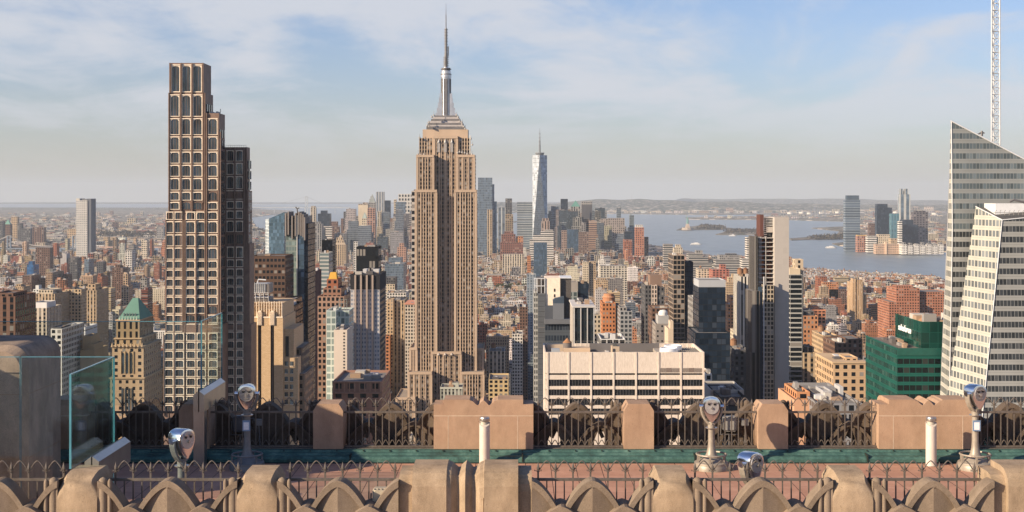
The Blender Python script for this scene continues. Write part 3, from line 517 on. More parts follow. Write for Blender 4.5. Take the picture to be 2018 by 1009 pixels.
# row of white waterfront apartments across the river
for k in range(7):
    x = 1778+k*12; t = thing('waterfront_apartments', 'white apartment block %s in the row along the far waterfront' % ['at the left end', 'second from the left end', 'third from the left end', 'in the middle', 'third from the right end', 'second from the right end', 'at the right end'][k], 'apartment block', (PX(x, 5900), 5900, 4), 'white waterfront apartment row')
    m = MB(); m.bbox(PX(x, 5900), PX(x+10, 5900), 5900, 5950, 4, PZ(482+(k % 2)*2, 5900), far(ST['white'], 5900)); m.build('walls', t)
    m = MB(); m.bbox(PX(x+3, 5910), PX(x+8, 5910), 5915, 5940, 30, PZ(478+(k % 3), 5910), far(ST['grey'], 5900)); m.build('penthouse', t)
OCC.append((5900, 1778, 1860, 484))
# slanted crowns and special additions ------------------------------------------------
def prism(m, pts, y0, y1, col=(0.4,)*3, st=None):       # pts: xz outline, extruded in y
    if st: m.poly([(x, y0, z) for x, z in pts], st)
    else: m.face([(x, y0, z) for x, z in pts], col=col)
    n = len(pts)
    for i in range(n):
        a, b = pts[i], pts[(i+1) % n]; m.face([(a[0], y0, a[1]), (a[0], y1, a[1]), (b[0], y1, b[1]), (b[0], y0, b[1])], col=col)
# blue glass tower with a slanted top
D = 1500; t = thing('glass_tower', 'blue glass tower with a slanted top left of the crane tower', 'tower', (PX(545, D), D, 3)); s_ = far(S((.10, .16, .21), bay=2.2, fl=3.8, ww=.9, wh=.85, win=(.12, .2, .27), gl=.5), D)
m = MB(); a, b, c = PX(530, D), PX(560, D), PX(523, D+26)
m.poly([(a, D, 3), (b, D, 3), (b, D, PZ(418, D)), (a, D, PZ(431, D))], s_)
m.poly([(b, D, 3), (b, D+30, 3), (b, D+30, PZ(419, D)), (b, D, PZ(418, D))], s_, (0, 1))
m.face([(a, D, PZ(431, D)), (b, D, PZ(418, D)), (b, D+30, PZ(419, D)), (a-5, D+26, PZ(431, D))], col=(.2, .22, .24)); m.build('walls', t)
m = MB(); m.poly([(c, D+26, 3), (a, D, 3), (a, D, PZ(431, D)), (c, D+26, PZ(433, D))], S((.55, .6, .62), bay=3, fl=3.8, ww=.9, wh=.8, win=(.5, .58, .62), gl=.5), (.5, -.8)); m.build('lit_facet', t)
m = MB(); m.tube([(a+4, D+12, PZ(426, D)), (a+14, D+12, PZ(423, D))], .5, 5, (.3, .3, .3)); m.box(a+6, a+9, D+10, D+13, PZ(431, D), PZ(424, D), col=(.3, .3, .3)); m.build('roof_crane', t)
OCC.append((D, 523, 560, 425)); LAND.append((541, 425, D, 'slant-topped blue glass tower'))
# crane tower
D = 950; t = thing('crane_tower', 'dark glass tower with jagged top fins and a roof crane', 'tower', (PX(585, D), D, 3))
m = MB(); m.bbox(PX(563, D), PX(587, D), D, D+34, 3, PZ(432, D), far(S((.2, .24, .23), bay=2.2, fl=3.7, ww=.86, wh=.7, win=(.22, .30, .30), gl=.35), D)); m.build('green_glass_face', t)
m = MB(); m.bbox(PX(588, D), PX(601, D), D-4, D+34, 3, PZ(426, D), ST['gblue']); m.bbox(PX(601, D), PX(607, D), D, D+34, 3, PZ(440, D), ST['gdark']); m.build('blue_glass_face', t)
for (x, y0) in ((564, 420), (569, 417), (576.5, 425), (583, 420), (590, 417), (594, 419), (598, 422), (601, 428)):
    m = MB(); m.box(PX(x, D), PX(x+2.4, D), D-5, D+16, PZ(y0+45, D), PZ(y0, D), col=(.28, .25, .23)); m.build('fin', t)
m = MB(); m.box(PX(586.3, D), PX(588.2, D), D-4.6, D+2, 3, PZ(424, D), col=(.5, .5, .48)); m.build('corner_mullion', t)
m = MB(); m.tube([(PX(583, D), D+10, PZ(430, D)), (PX(581, D), D+10, PZ(412, D)), (PX(578, D), D+10, PZ(408, D))], .45, 5, (.15, .14, .13)); m.tube([(PX(581, D), D+10, PZ(412, D)), (PX(585, D), D+10, PZ(410, D))], .4, 5, (.15, .14, .13)); m.build('roof_crane', t)
OCC.append((D, 563, 607, 430)); LAND.append((585, 420, D, 'crane tower'))
# gold roof turret, drum, silver dome, roof frames
def addto(lbl, fn):
    for o in bpy.data.objects:
        if o.get('label') == lbl: m = MB(); nm = fn(m); return m.build(nm, o)
def f1(m): d = 892; m.pyr(PX(647, d), PX(664, d), d, d+8, PZ(551, d), PZ(537, d), (.62, .36, .07), 1.9, 1.5); m.box(PX(650, d), PX(661, d), d-1, d, PZ(590, d), PZ(555, d), col=(.5, .52, .45)); return 'gold_roof'
addto('brick apartment tower crowned by a gold roofed turret', f1)
def f2(m): d = 1212; m.cyl(PX(1201, d), d+8, PZ(600, d), PZ(587, d), 5.5, n=16, col=(.42, .2, .11)); m.cyl(PX(1201, d), d+8, PZ(587, d), PZ(584.5, d), 6.1, 5.2, n=16, col=(.5, .26, .15)); m.cyl(PX(1201, d), d+8, PZ(585, d), PZ(580, d), 4.6, n=16, col=(.45, .23, .13)); return 'round_drum'
addto('orange brick apartment tower topped by a round drum', f2)
def f3(m): d = 1005; x = PX(1309, d); m.lathe(x, d+8, [(3.4, PZ(623, d)), (3.4, PZ(617, d)), (3, PZ(615, d)), (1.9, PZ(613, d)), (0.1, PZ(612, d))], 14, (.72, .72, .7)); return 'dome'
addto('grey stone penthouse block with a silver dome', f3)
def f4(m):
    for d in (724, 734):
        for x in (667, 672, 678, 683): m.box(PX(x, d), PX(x+.8, d), d, d+.3, PZ(612, d), PZ(590, d), col=(.25, .27, .26))
        for y in (590, 598): m.box(PX(667, d), PX(684, d), d+.3, d+.6, PZ(y+.8, d), PZ(y, d), col=(.25, .27, .26))
    return 'roof_frame'
addto('pale green glass tower with a framed roof', f4)
for k_ in range(27):
    def f5(m): y = 655+k_*6.2; m.box(PX(676.5, 705), PX(679.5, 705), 704.9, 705.2, PZ(y+3, 705), PZ(y, 705), col=(.03, .035, .04)); return 'window'
    addto('blank beige slab with a single column of windows', f5)
def f6(m):
    d = 640
    for k in range(10): x = 658+k*10.2; m.box(PX(x-.9, d), PX(x+.9, d), d-.7, d, PZ(772, d), PZ(753, d), col=(.40, .25, .19))
    m.box(PX(655, d), PX(753, d), d-1, d, PZ(753, d), PZ(751, d), col=(.42, .27, .21)); m.box(PX(655, d), PX(753, d), d-1.2, d, PZ(775, d), PZ(773, d), col=(.38, .23, .18)); return 'pier_crown'
addto('red granite building with a low crown of piers', f6)
# pointed white gridded tower with dark crown (centre left)
D = 850; t = thing('gridded_tower', 'white tower with stone ribs, blue-grey window grid and a dark flared crown', 'tower', (PX(723, D), D, 3))
s_ = S((.52, .5, .5), bay=1.55, fl=2.62, ww=.62, wh=.5, win=(.30, .36, .46), gl=.35)
m = MB(); m.bbox(PX(691, D), PX(748, D), D, D+40, 3, PZ(570, D), s_, noroof=True); m.build('walls', t)
m = MB(); sd = S((.035, .035, .04), bay=3, ww=0, wh=0)
m.bbox(PX(690.5, D), PX(748.5, D), D-.4, D+40.4, PZ(570, D), PZ(541, D), sd, cap=3); m.bbox(PX(748.2, D), PX(755, D+30), D+3, D+37, 3, PZ(548, D), S((.07, .07, .08), bay=2, ww=.5, wh=.5)); m.build('dark_crown', t)
for x in (700.5, 711.8, 723.2, 734.5):
    m = MB(); m.box(PX(x-1.7, D), PX(x+1.7, D), D-1.3, D-.4, 3, PZ(542, D), col=(.42, .34, .29)); m.build('rib', t)
m = MB(); clutter(m, PX(694, D), PX(745, D), D+4, D+34, PZ(545, D), random.Random(5), 14, 4.0); m.build('rooftop_plant', t)
OCC.append((D, 690, 756, 541)); LAND.append((723, 541, D, 'white ribbed tower'))
# ------------------------------------------------------------------ landmark towers
BRZ = (0.21, 0.145, 0.115); CREAM = (0.84, 0.72, 0.58); GLD = (0.02, 0.028, 0.034)
glassm, t_, b_ = nodemat('dark_window_glass', 0.05, 0.6); b_.inputs['Base Color'].default_value = (0.09, 0.11, 0.125, 1); b_.inputs['Specular IOR Level'].default_value = .3
nz_ = t_.nodes.new('ShaderNodeTexNoise'); nz_.inputs['Scale'].default_value = 0.3; nz_.inputs['Detail'].default_value = 3; ge_ = t_.nodes.new('ShaderNodeNewGeometry'); mp_ = t_.nodes.new('ShaderNodeMapping'); mp_.inputs['Scale'].default_value = (1.3, 1.3, .35); t_.links.new(ge_.outputs['Position'], mp_.inputs[0]); t_.links.new(mp_.outputs[0], nz_.inputs['Vector'])
cz_ = t_.nodes.new('ShaderNodeCombineXYZ'); t_.links.new(mth('MULTIPLY', mth('SUBTRACT', nz_.outputs[0], .57, tree=t_), .8, tree=t_), cz_.inputs[2]); va_ = t_.nodes.new('ShaderNodeVectorMath'); va_.operation = 'ADD'; t_.links.new(ge_.outputs['Normal'], va_.inputs[0]); t_.links.new(cz_.outputs[0], va_.inputs[1]); vn_ = t_.nodes.new('ShaderNodeVectorMath'); vn_.operation = 'NORMALIZE'; t_.links.new(va_.outputs[0], vn_.inputs[0]); t_.links.new(vn_.outputs[0], b_.inputs['Normal'])
bronze = simple('bronze_cladding', BRZ, 0.55, 0.0, 0.3, 0.25); creamst = simple('cream_precast', CREAM, 0.7, 0, 0.5, 0.15)
# --- stepped tower of arched windows
D = 560; AW = thing('arched_window_tower', 'tall stepped skyscraper of cream arched windows on brown piers, tallest on the left', 'skyscraper', (PX(370, D), D, 3)); LAND.append((410, 124, D, 'arched-window skyscraper'))
nowb = NOWIN(BRZ)
def awbox(x0, x1, yt, d, dep, nm):
    m = MB(); m.box(PX(x0, d), PX(x1, d), d, d+dep, 3, PZ(yt, d), mat=0); m.build(nm, AW, [bronze]); OCC.append((d, x0, x1, yt))
DM = D+0.8
awbox(334, 401, 124, DM+.6, 14, 'main_shaft'); awbox(332, 405, 183, DM+.3, 14, 'main_shaft'); awbox(403, 431, 223, DM, 12, 'middle_shaft')
awbox(326.5, 405, 433, DM, 16, 'left_wing'); awbox(322, 364, 660, DM-1, 20, 'podium'); awbox(362, 437, 640, DM-.6, 16, 'podium')
DW = 573; awbox(437, 487, 290, DW+.8, 6, 'rear_wing'); awbox(440, 489.5, 376, DW+.5, 8, 'rear_wing'); awbox(440, 492, 480, DW+.2, 10, 'rear_wing'); awbox(440, 495, 640, DW, 12, 'rear_wing')
wins = []   # (px0, px1, y0, y1, d, cream?)
rows = [(186, 230), (233, 266), (269, 296), (299, 322), (325, 348), (351, 375), (378, 395), (398, 413), (417, 433), (436, 459), (462, 485), (488, 511)]
y = 513.5
while y < 812: rows.append((y, y+15.6)); y += 17.75
c3t = [(338, 355), (359, 377), (380, 398)]
for c in c3t: wins.append((*c, 127, 182, DM+.6, 1))
for (a, b) in rows:
    if b <= 414:
        for i, c in enumerate([(336, 354), (358.5, 376.5), (380.5, 399)]): wins.append((*c, a, b, DM+.3, 1 if not (a == 398 and i > 0) else 0))
    elif a < 640:
        if a > 416.5:
            for c in ((328, 342), (344.5, 359)): wins.append((*c, a, b, DM, 1))
        else: wins.append((336, 354, a, b, DM, 0))
        for c in ((367, 385), (387, 405)): wins.append((*c, a, b, DM, 1 if not (618 < a < 636) else 0))
    else:
        for c in ((324.5, 342), (345, 363)): wins.append((*c, a, b, DM-1, 1 if a > 655 else 0))
        for c in ((367.5, 385.5), (388, 406)): wins.append((*c, a, b, DM-.6, 1))
    if a > 225:
        wins.append((410.5, 429, a, b, DM if a < 640 else DM-.6, 0 if (600 < a < 617 or a == 378) else 1))
rw = [(296, 318), (321, 344), (347, 372), (375, 393), (396, 411), (415, 431), (435, 457), (461, 483), (486, 508), (511, 526)]
y = 529
while y < 812: rw.append((y, y+15.6)); y += 17.75
for (a, b) in rw:
    for c in ((447, 461), (465, 479)):
        wins.append((c[0]+.5*(a > 450), c[1]+.5*(a > 450), a, b, DW+.8 if a < 376 else (DW+.5 if a < 480 else (DW+.2 if a < 640 else DW)), 1 if not (458 < a < 470) else 0))
def archwin(m, x0, x1, z0, z1, y, cream, deep=.55):
    """recessed arched opening: glass panel, side jambs, arched head, sill. materials 0 frame 1 glass 2 bronze"""
    fw = (x1-x0)*.075; wx0, wx1 = x0+fw, x1-fw; n = 8; rise = min((z1-z0)*.30, (wx1-wx0)*.24); zs = z1-(z1-z0)*.06-rise; zb = z0+(z1-z0)*.03
    fr = 0 if cream else 2; yf = y-.30; yb = y-.05
    arc = [(wx0+(wx1-wx0)*k/n, zs+rise*sqrt(max(0, 1-(2*k/n-1)**2))**.9) for k in range(n+1)]
    m.face([(wx0, yb, zb), (wx1, yb, zb)]+[(a, yb, b) for a, b in arc[::-1]], mat=1)
    for (a, b) in ((x0, wx0), (wx1, x1)): m.box(a, b, yf, yb+.04, z0, z1, mat=fr)
    m.box(wx0, wx1, yf, yb+.04, z0, zb, mat=fr, bottom=True)
    for (a, b), (c, d) in zip(arc, arc[1:]):
        m.face([(a, yf, b), (c, yf, d), (c, yf, z1), (a, yf, z1)], mat=fr); m.face([(a, yf, b), (a, yb, b), (c, yb, d), (c, yf, d)], mat=fr)
    m.face([(wx0, yf, z1), (wx1, yf, z1), (wx1, yb, z1), (wx0, yb, z1)], mat=fr)
    if cream: m.box(x0-.1, x1+.1, yf-.22, yf, z1-.35, z1-.02, mat=fr, bottom=True); m.box(x0-.1, x1+.1, yf-.15, yf, z0, z0+.22, mat=fr, bottom=True)
    m.box((wx0+wx1)/2-.06-(wx1-wx0)*.17, (wx0+wx1)/2+.06-(wx1-wx0)*.17, yb-.06, yb-.01, zb, zs+rise*.8, mat=2); m.box((wx0+wx1)/2-.06+(wx1-wx0)*.17, (wx0+wx1)/2+.06+(wx1-wx0)*.17, yb-.06, yb-.01, zb, zs+rise*.8, mat=2)
frame_dk = simple('shaded_bronze_frame', (0.30, 0.25, 0.22), .6, 0, .5, .1)
wins.sort(key=lambda q: -(q[1]-q[0])*(q[3]-q[2])); rest = MB()
for k, (a, b, y0, y1, d, cr) in enumerate(wins):
    m = MB() if k < 100 else rest
    archwin(m, PX(a, d), PX(b, d), PZ(y1, d), PZ(y0, d), d, cr)
    if k < 100: m.build('window', AW, [frame_dk if cr == 2 else creamst, glassm, bronze])
tag(rest.build('arched_windows', AW, [creamst, glassm, bronze]), kind='stuff')
m = MB()
for (x, yt, yb, d) in ((334.8, 124, 183, DM), (356.8, 124, 820, DM), (378.6, 124, 433, DM), (400.3, 124, 400, DM), (333, 183, 433, DM), (404, 183, 640, DM-.3), (407.3, 223, 820, DM-.3), (431, 223, 820, DM-.3), (327, 433, 660, DM-.2), (343.3, 433, 660, DM-.2), (361.2, 433, 820, DM-.3), (365, 433, 820, DM-.3), (386, 433, 820, DM-.6), (323, 660, 820, DM-1.3), (343.5, 660, 820, DM-1.3),
                     (434.5, 260, 820, DM-.2), (444.5, 290, 820, DW), (462.8, 290, 820, DW), (482, 290, 820, DW), (486.5, 290, 376, DW+.5), (489, 376, 480, DW+.2), (491.5, 480, 640, DW)):
    m.box(PX(x-.95, d), PX(x+.95, d), d-.42, d+.3, PZ(yb, d), PZ(yt, d))
m.build('piers', AW, [bronze])
m = MB(); d = DM+12           # narrow windows on the shaded side faces
for (px_, yt, dd, n) in ((401, 190, DM+1.5, 3), (431, 240, DM+1.5, 3), (488, 300, DW+1.5, 2)):
    X = PX(px_, DM if px_ < 480 else DW)
    for k in range(n):
        z = PZ(yt, DM)-3
        while z > 60: m.box(X-.2+(.5 if px_ == 401 else .12)*0+.0, X+.24+(.9 if px_ == 401 else 0), dd+k*3.6, dd+1.9+k*3.6, z-3.4, z, mat=0); z -= 4.4
m.build('side_windows', AW, [glassm])
m = MB(); d = DW+1
for k in range(10): m.box(PX(445+k*4.4, d), PX(445.5+k*4.4, d), d, d+.1, PZ(290, d), PZ(286, d), col=(.4, .4, .4))
m.box(PX(445, d), PX(485, d), d, d+.1, PZ(286.6, d), PZ(286, d), col=(.4, .4, .4))
d = DM+4
for x in (414, 418, 422, 426, 430): m.cyl(PX(x, d), d+2, PZ(224, d), PZ(219+(x % 3), d), .5, n=8, col=(.6, .6, .6))
m.tube([(PX(432, d), d+2, PZ(224, d)), (PX(432.5, d), d+2, PZ(214, d))], .12, 4, (.1, .1, .1)); m.build('rooftop_antennas', AW)
# --- landmark limestone skyscraper with silver mast
D = 1330; ES = thing('limestone_skyscraper', 'limestone setback skyscraper with silver mast and antenna, tallest in the centre', 'skyscraper', (PX(878, D), D, 3)); LAND.append((878, 5, D, 'silver-masted skyscraper'))
LS = (0.51, 0.39, 0.29); es = S(LS, bay=2.65, fl=3.7, ww=.68, wh=.6, win=(.018, .018, .022), sp=.34, roof=(.35, .3, .25))
def esb(x0, x1, yt, dy, dep, nm='shaft_tier', pil=True, st=es, zb=3):
    d = D+dy; m = MB(); m.bbox(PX(x0, d), PX(x1, d), d, d+dep, zb, PZ(yt, d), st, cap=1)
    if pil:
        X0, X1 = PX(x0, d), PX(x1, d); W = X1-X0; n = max(2, round(W/5.3))
        for k in range(n+1):
            x = X0+.7+(W-1.4)*k/n; ww = 1.1 if k in (0, n) else .5
            m.box(x-ww, x+ww, d-.45, d-.003, zb, PZ(yt+.6, d), col=LS)
        m.box(X0-.05, X1+.05, d-.75, d-.004, PZ(yt+5, d), PZ(yt-.3, d), col=LS, bottom=True)
    m.build(nm, ES); OCC.append((d, x0, x1, yt))
esb(780, 818, 783, -22, 60, 'podium'); esb(804, 851, 733, -16, 60, 'lower_tier'); esb(908, 954, 733, -16, 60, 'lower_tier'); esb(850, 909, 693, -6, 50, 'lower_tier')
esb(807, 822, 685, -1, 46, 'lower_tier'); esb(936, 953, 686, 4, 50, 'lower_tier')
esb(818, 861, 374, 0, 41, 'wing_tier'); esb(895.5, 939, 374, 0, 41, 'wing_tier')
esb(821, 855, 305, 1.2, 39, 'wing_tier'); esb(900, 935.5, 305, 1.2, 39, 'wing_tier')
esb(854, 902, 268, 8.5, 30, 'central_shaft'); esb(826, 926, 272, 10, 28, 'upper_tier', False, es); esb(833, 922, 255, 11, 24, 'upper_tier', False, NOWIN(LS))
d = D+8.3
for x in (864.5, 877.5, 890.3):      # round headed window bays at the top, metal
    m = MB(); m.box(PX(x-2.7, d), PX(x+2.7, d), d-.5, d-.2, PZ(300, d), PZ(281, d), col=(.36, .34, .33)); m.cyl(PX(x, d), d-.35, PZ(281, d), PZ(277, d), 1.35, .7, 10, (.55, .54, .52)); m.cyl(PX(x, d), d-.35, PZ(277, d), PZ(274, d), .7, .1, 8, (.55, .54, .52)); m.build('arched_window_head', ES)
for x in (864.5, 877.5, 890.3): m = MB(); m.cyl(PX(x, D-6), D-6.9, PZ(698, D), PZ(694, D), 1.6, .3, 10, (.45, .40, .36)); m.build('arched_window_head', ES)
metal_s = simple('silver_metal', (0.62, 0.62, 0.64), 0.32, 0.75, 0.2, 0.15); metal_d = simple('dark_metal', (0.20, 0.19, 0.19), 0.5, 0.4, 0.2, 0.2); white_m = simple('white_metal', (0.78, 0.79, 0.8), 0.4, 0.2, 0.3, 0.1)
m = MB(); dc = D+22; cx_ = PX(877.7, D+10)
def rbox(m, hx, hy, y0, y1, mat=0): m.box(cx_-hx, cx_+hx, dc-hy, dc+hy, PZ(y1, D+10), PZ(y0, D+10), mat=mat)
rbox(m, 18.5, 11, 249, 255, 1); rbox(m, 17.2, 10, 246, 249); rbox(m, 17, 9.9, 242, 246, 1); rbox(m, 16, 9, 238, 241.9); rbox(m, 14.2, 8.6, 234, 237.9, 1); rbox(m, 12.8, 8, 230, 234); rbox(m, 11, 7.4, 227, 230, 1)
m.build('observation_deck', ES, [simple('pale_grey_cladding', (0.45, 0.42, 0.41), .6, .2, .3, .15), metal_d])
m = MB(); dm = D+22; P = lambda y: PZ(y, D+16)
m.cyl(cx_, dm, P(230), P(152), 4.7, 4.5, 24); m.cyl(cx_, dm, P(152), P(147), 5.3, 5.3, 24); m.cyl(cx_, dm, P(147), P(139), 4.9, 4.9, 24); m.cyl(cx_, dm, P(139), P(135), 4.6, 3.6, 24); m.cyl(cx_, dm, P(135), P(131), 2.9, 2.2, 20)
m.build('mast', ES, [metal_s], smooth=True)
m = MB()
for k in range(16):
    a = 2*pi*k/16; m.box(cx_+4.75*cos(a)-.28, cx_+4.75*cos(a)+.28, dm+4.75*sin(a)-.28, dm+4.75*sin(a)+.28, P(228), P(154))
m.cyl(cx_, dm, P(146.5), P(144.8), 5.4, 5.4, 24); m.cyl(cx_, dm, P(136), P(134.8), 5.2, 5.2, 24, cap=True); m.cyl(cx_, dm, P(134), P(133), 4.4, 4.4, 24)
m.box(cx_-1.2, cx_+1.2, dm-5.1, dm-4.5, P(226), P(155)); m.build('mast_ribs', ES, [metal_d])
for sx_ in (-1, 1):
    m = MB()
    for (r, y) in ((10.2, 222), (8.8, 212), (7.6, 202), (6.7, 192), (6.0, 184)):
        a, b = sorted((cx_+sx_*3.6, cx_+sx_*r)); m.box(a, b, dm-3.4+(r-10)*.1, dm+3.4-(r-10)*.1, P(229), P(y))
    m.build('mast_buttress', ES, [metal_s])
m = MB()
m.cyl(cx_, dm, P(133), P(104), 1.5, 1.3, 10); m.cyl(cx_, dm, P(104), P(54), 1.0, .85, 8); m.cyl(cx_, dm, P(54), P(28), .5, .4, 6); m.cyl(cx_, dm, P(28), P(5), .28, .08, 6)
for y in range(56, 130, 3): m.cyl(cx_, dm, P(y+.9), P(y), 2.0-.3*(y % 2), 2.0-.3*(y % 2), 10)
for y in range(112, 131, 4): m.cyl(cx_, dm, P(y+1.2), P(y), 2.9, 2.9, 10)
m.box(cx_+1.6, cx_+2.7, dm-.6, dm+.6, P(110), P(90)); m.build('antenna', ES, [metal_d])
m = MB(); rng = random.Random(9)
for (x, y) in ((842, 246), (845, 240), (851, 229), (846, 248), (903, 229), (906, 238), (911, 243), (914, 248), (917, 252), (827, 270), (928, 272), (931, 284), (824, 303), (829, 304), (836, 303), (902, 300), (906, 298), (911, 299), (916, 300), (921, 302), (930, 303), (855, 226), (900, 225)):
    X = PX(x, D+8); m.tube([(X, D+8, PZ(y+3, D)), (X, D+8, PZ(y-rng.uniform(3, 9), D))], .18, 4, (.3, .3, .3)); m.cyl(X, D+7, PZ(y+2, D), PZ(y-1, D), 1.0, .8, 8, (.4, .38, .36))
m.box(PX(924.5, D), PX(926.5, D), D+8, D+9, PZ(303, D), PZ(266, D), col=(.6, .57, .52)); m.build('rooftop_antennas', ES)
# --- buff brick skyscraper with two black slots
D = 600; B5 = thing('buff_brick_skyscraper', 'buff brick skyscraper with two black vertical slots and a fluted crown', 'skyscraper', (PX(540, D), D, 3)); LAND.append((530, 592, D, 'buff slotted skyscraper'))
buff = (0.60, 0.44, 0.28)
buffm, t_, b_ = nodemat('buff_brick', .85); br = t_.nodes.new('ShaderNodeTexBrick'); br.inputs['Scale'].default_value = 1.0; br.inputs['Color1'].default_value = (*buff, 1); br.inputs['Color2'].default_value = (buff[0]*.86, buff[1]*.84, buff[2]*.8, 1); br.inputs['Mortar'].default_value = (buff[0]*.7, buff[1]*.7, buff[2]*.7, 1)
br.inputs['Brick Width'].default_value = 1.1; br.inputs['Row Height'].default_value = .5; br.inputs['Mortar Size'].default_value = .04
tc_ = t_.nodes.new('ShaderNodeTexCoord'); sp_ = t_.nodes.new('ShaderNodeSeparateXYZ'); cb_ = t_.nodes.new('ShaderNodeCombineXYZ'); t_.links.new(tc_.outputs['Object'], sp_.inputs[0])
t_.links.new(mth('ADD', sp_.outputs[0], sp_.outputs[1], tree=t_), cb_.inputs[0]); t_.links.new(sp_.outputs[2], cb_.inputs[1]); t_.links.new(cb_.outputs[0], br.inputs['Vector']); t_.links.new(br.outputs[0], b_.inputs['Base Color'])
blackm = simple('black_spandrel', (.02, .02, .022), .35, 0, 1, .2)
m = MB()
segs = [(488, 508.3), (515, 533.2), (540, 557.5)]
for a, b in segs: m.box(PX(a, D), PX(b, D), D, D+34, 3, PZ(626, D))
for a, b in ((508.3, 515), (533.2, 540)): m.box(PX(a, D), PX(b, D), D+1.4, D+33, 3, PZ(629, D))
m.build('brick_shaft', B5, [buffm])
for a, b in ((508.3, 515), (533.2, 540)):
    m = MB(); m.box(PX(a, D)+.01, PX(b, D)-.01, D+.7, D+1.38, 3, PZ(640, D)); m.box(PX((a+b)/2, D)-.1, PX((a+b)/2, D)+.1, D+.5, D+.69, 3, PZ(642, D), mat=1); m.build('dark_window_slot', B5, [blackm, metal_d])
    m = MB(); X0, X1 = PX(a-1.2, D), PX(b+1.2, D); xm = (X0+X1)/2
    prism(m, [(X0, PZ(641, D)), (X1, PZ(641, D)), (X1, PZ(618, D)), (xm+.5, PZ(612, D)), (xm-.5, PZ(612, D)), (X0, PZ(618, D))], D-.35, D+1.3)
    for k in range(4): x = X0+(X1-X0)*(k+.5)/4; m.box(x-.12, x+.12, D-.6, D-.35, PZ(640, D), PZ(615, D))
    m.build('fluted_finial', B5, [creamst])
m = MB(); m.box(PX(488, D), PX(555.5, D), D+1.5, D+32, PZ(627, D), PZ(598, D)); m.build('crown', B5, [buffm])
m = MB()
for k in range(14): x = 489+k*5.0; m.box(PX(x, D), PX(x+1.3, D), D+.7, D+1.5, PZ(626, D), PZ(594+(k % 2), D))
m.box(PX(488, D), PX(557, D), D-.15, D+.9, PZ(626.5, D), PZ(624, D))
m.box(PX(488, D), PX(556, D), D+1.2, D+1.5, PZ(610, D), PZ(609, D)); m.box(PX(488, D), PX(556, D), D+1.2, D+1.5, PZ(603.5, D), PZ(602.5, D)); m.build('crown_fins', B5, [creamst])
m = MB(); d = D+8
for x in (495, 503, 511, 519, 528): m.box(PX(x, d), PX(x+.7, d), d, d+.3, PZ(600, d), PZ(577, d), mat=0)
for y in (580, 586, 577): m.box(PX(490, d), PX(529, d), d+.3, d+.6, PZ(y+.8, d), PZ(y, d), mat=0)
m.box(PX(499, d), PX(523, d), d+2, d+12, PZ(578, d), PZ(560, d), mat=1)
for x in (500, 504, 508, 512, 516, 520): m.box(PX(x, d), PX(x+.9, d), d+1.7, d+2, PZ(578, d), PZ(557, d), mat=1)
m.box(PX(524, d), PX(529, d), d+2, d+12, PZ(578, d), PZ(560, d), mat=2); m.tube([(PX(503, d), d+5, PZ(560, d)), (PX(505, d), d+5, PZ(552, d)), (PX(520, d), d+5, PZ(553, d))], .3, 5, mat=0)
m.box(PX(492, d), PX(528, d), d+1, d+14, PZ(600, d), PZ(588, d), mat=2); m.build('rooftop_cooling_plant', B5, [white_m, simple('galvanised', (.5, .51, .52), .5, .2, .4, .25), metal_d])
OCC.append((D, 488, 557, 594))
m = MB(); st5 = S(buff, bay=2.2, fl=3.75, ww=.0, wh=.0)
m.box(PX(557.5, D), PX(577, D), D+3, D+30, 3, PZ(650, D)); m.box(PX(557.5, D), PX(586, D), D+1.5, D+28, 3, PZ(706, D)); m.build('lower_shoulder', B5, [buffm])
m = MB(); m.box(PX(560.5, D), PX(567, D), D+2.8, D+2.98, PZ(704, D), PZ(664, D)); m.build('dark_window_slot', B5, [blackm])
for k in range(6):
    for x in (560, 570.5):
        y = 713+k*15.2; m = MB(); X0, X1 = PX(x, D), PX(x+6.3, D); m.box(X0, X1, D+1.35, D+1.48, PZ(y+8.6, D), PZ(y, D)); m.box(X0-.1, X1+.1, D+1.25, D+1.49, PZ(y+9.6, D), PZ(y+8.7, D), mat=1); m.box((X0+X1)/2-.05, (X0+X1)/2+.05, D+1.3, D+1.34, PZ(y+8.6, D), PZ(y, D), mat=2); m.build('window', B5, [glassm, creamst, metal_d])
m = MB(); m.bbox(PX(586, D+6), PX(600, D+6), D+6, D+34, 3, PZ(740, D), S((.22, .17, .13), bay=3, ww=.4, wh=.5)); m.bbox(PX(578, D+10), PX(594, D+10), D+10, D+34, 3, PZ(690, D), S((.12, .1, .09), bay=3, ww=.4, wh=.5)); m.build('shaded_rear_block', B5)
OCC.append((D, 557, 586, 706))
# --- pale concrete office building with roof plant (bottom centre)
D = 603; W1 = thing('pale_office_building', 'broad pale stone office building with black ribbon windows and busy flat roof', 'office building', (PX(1230, D), D, 3)); LAND.append((1230, 690, D, 'pale ribbon-windowed building'))
trav, t_, b_ = nodemat('pale_travertine', .7); nz_ = t_.nodes.new('ShaderNodeTexNoise'); tc_ = t_.nodes.new('ShaderNodeTexCoord'); mp_ = t_.nodes.new('ShaderNodeMapping'); mp_.inputs['Scale'].default_value = (.35, .35, .08)
t_.links.new(tc_.outputs['Object'], mp_.inputs[0]); t_.links.new(mp_.outputs[0], nz_.inputs['Vector']); nz_.inputs['Detail'].default_value = 8; nz_.inputs['Roughness'].default_value = .75
cr_ = t_.nodes.new('ShaderNodeValToRGB'); cr_.color_ramp.elements[0].position = .3; cr_.color_ramp.elements[1].position = .62; cr_.color_ramp.elements[0].color = (.50, .43, .36, 1); cr_.color_ramp.elements[1].color = (.70, .62, .54, 1); t_.links.new(nz_.outputs[0], cr_.inputs[0]); t_.links.new(cr_.outputs[0], b_.inputs['Base Color'])
X0, X1 = PX(1073, D), PX(1388, D); zt = PZ(694, D); dep = 36
m = MB(); m.box(X0, X1, D+.6, D+dep, 3, zt-3.2, mat=0)
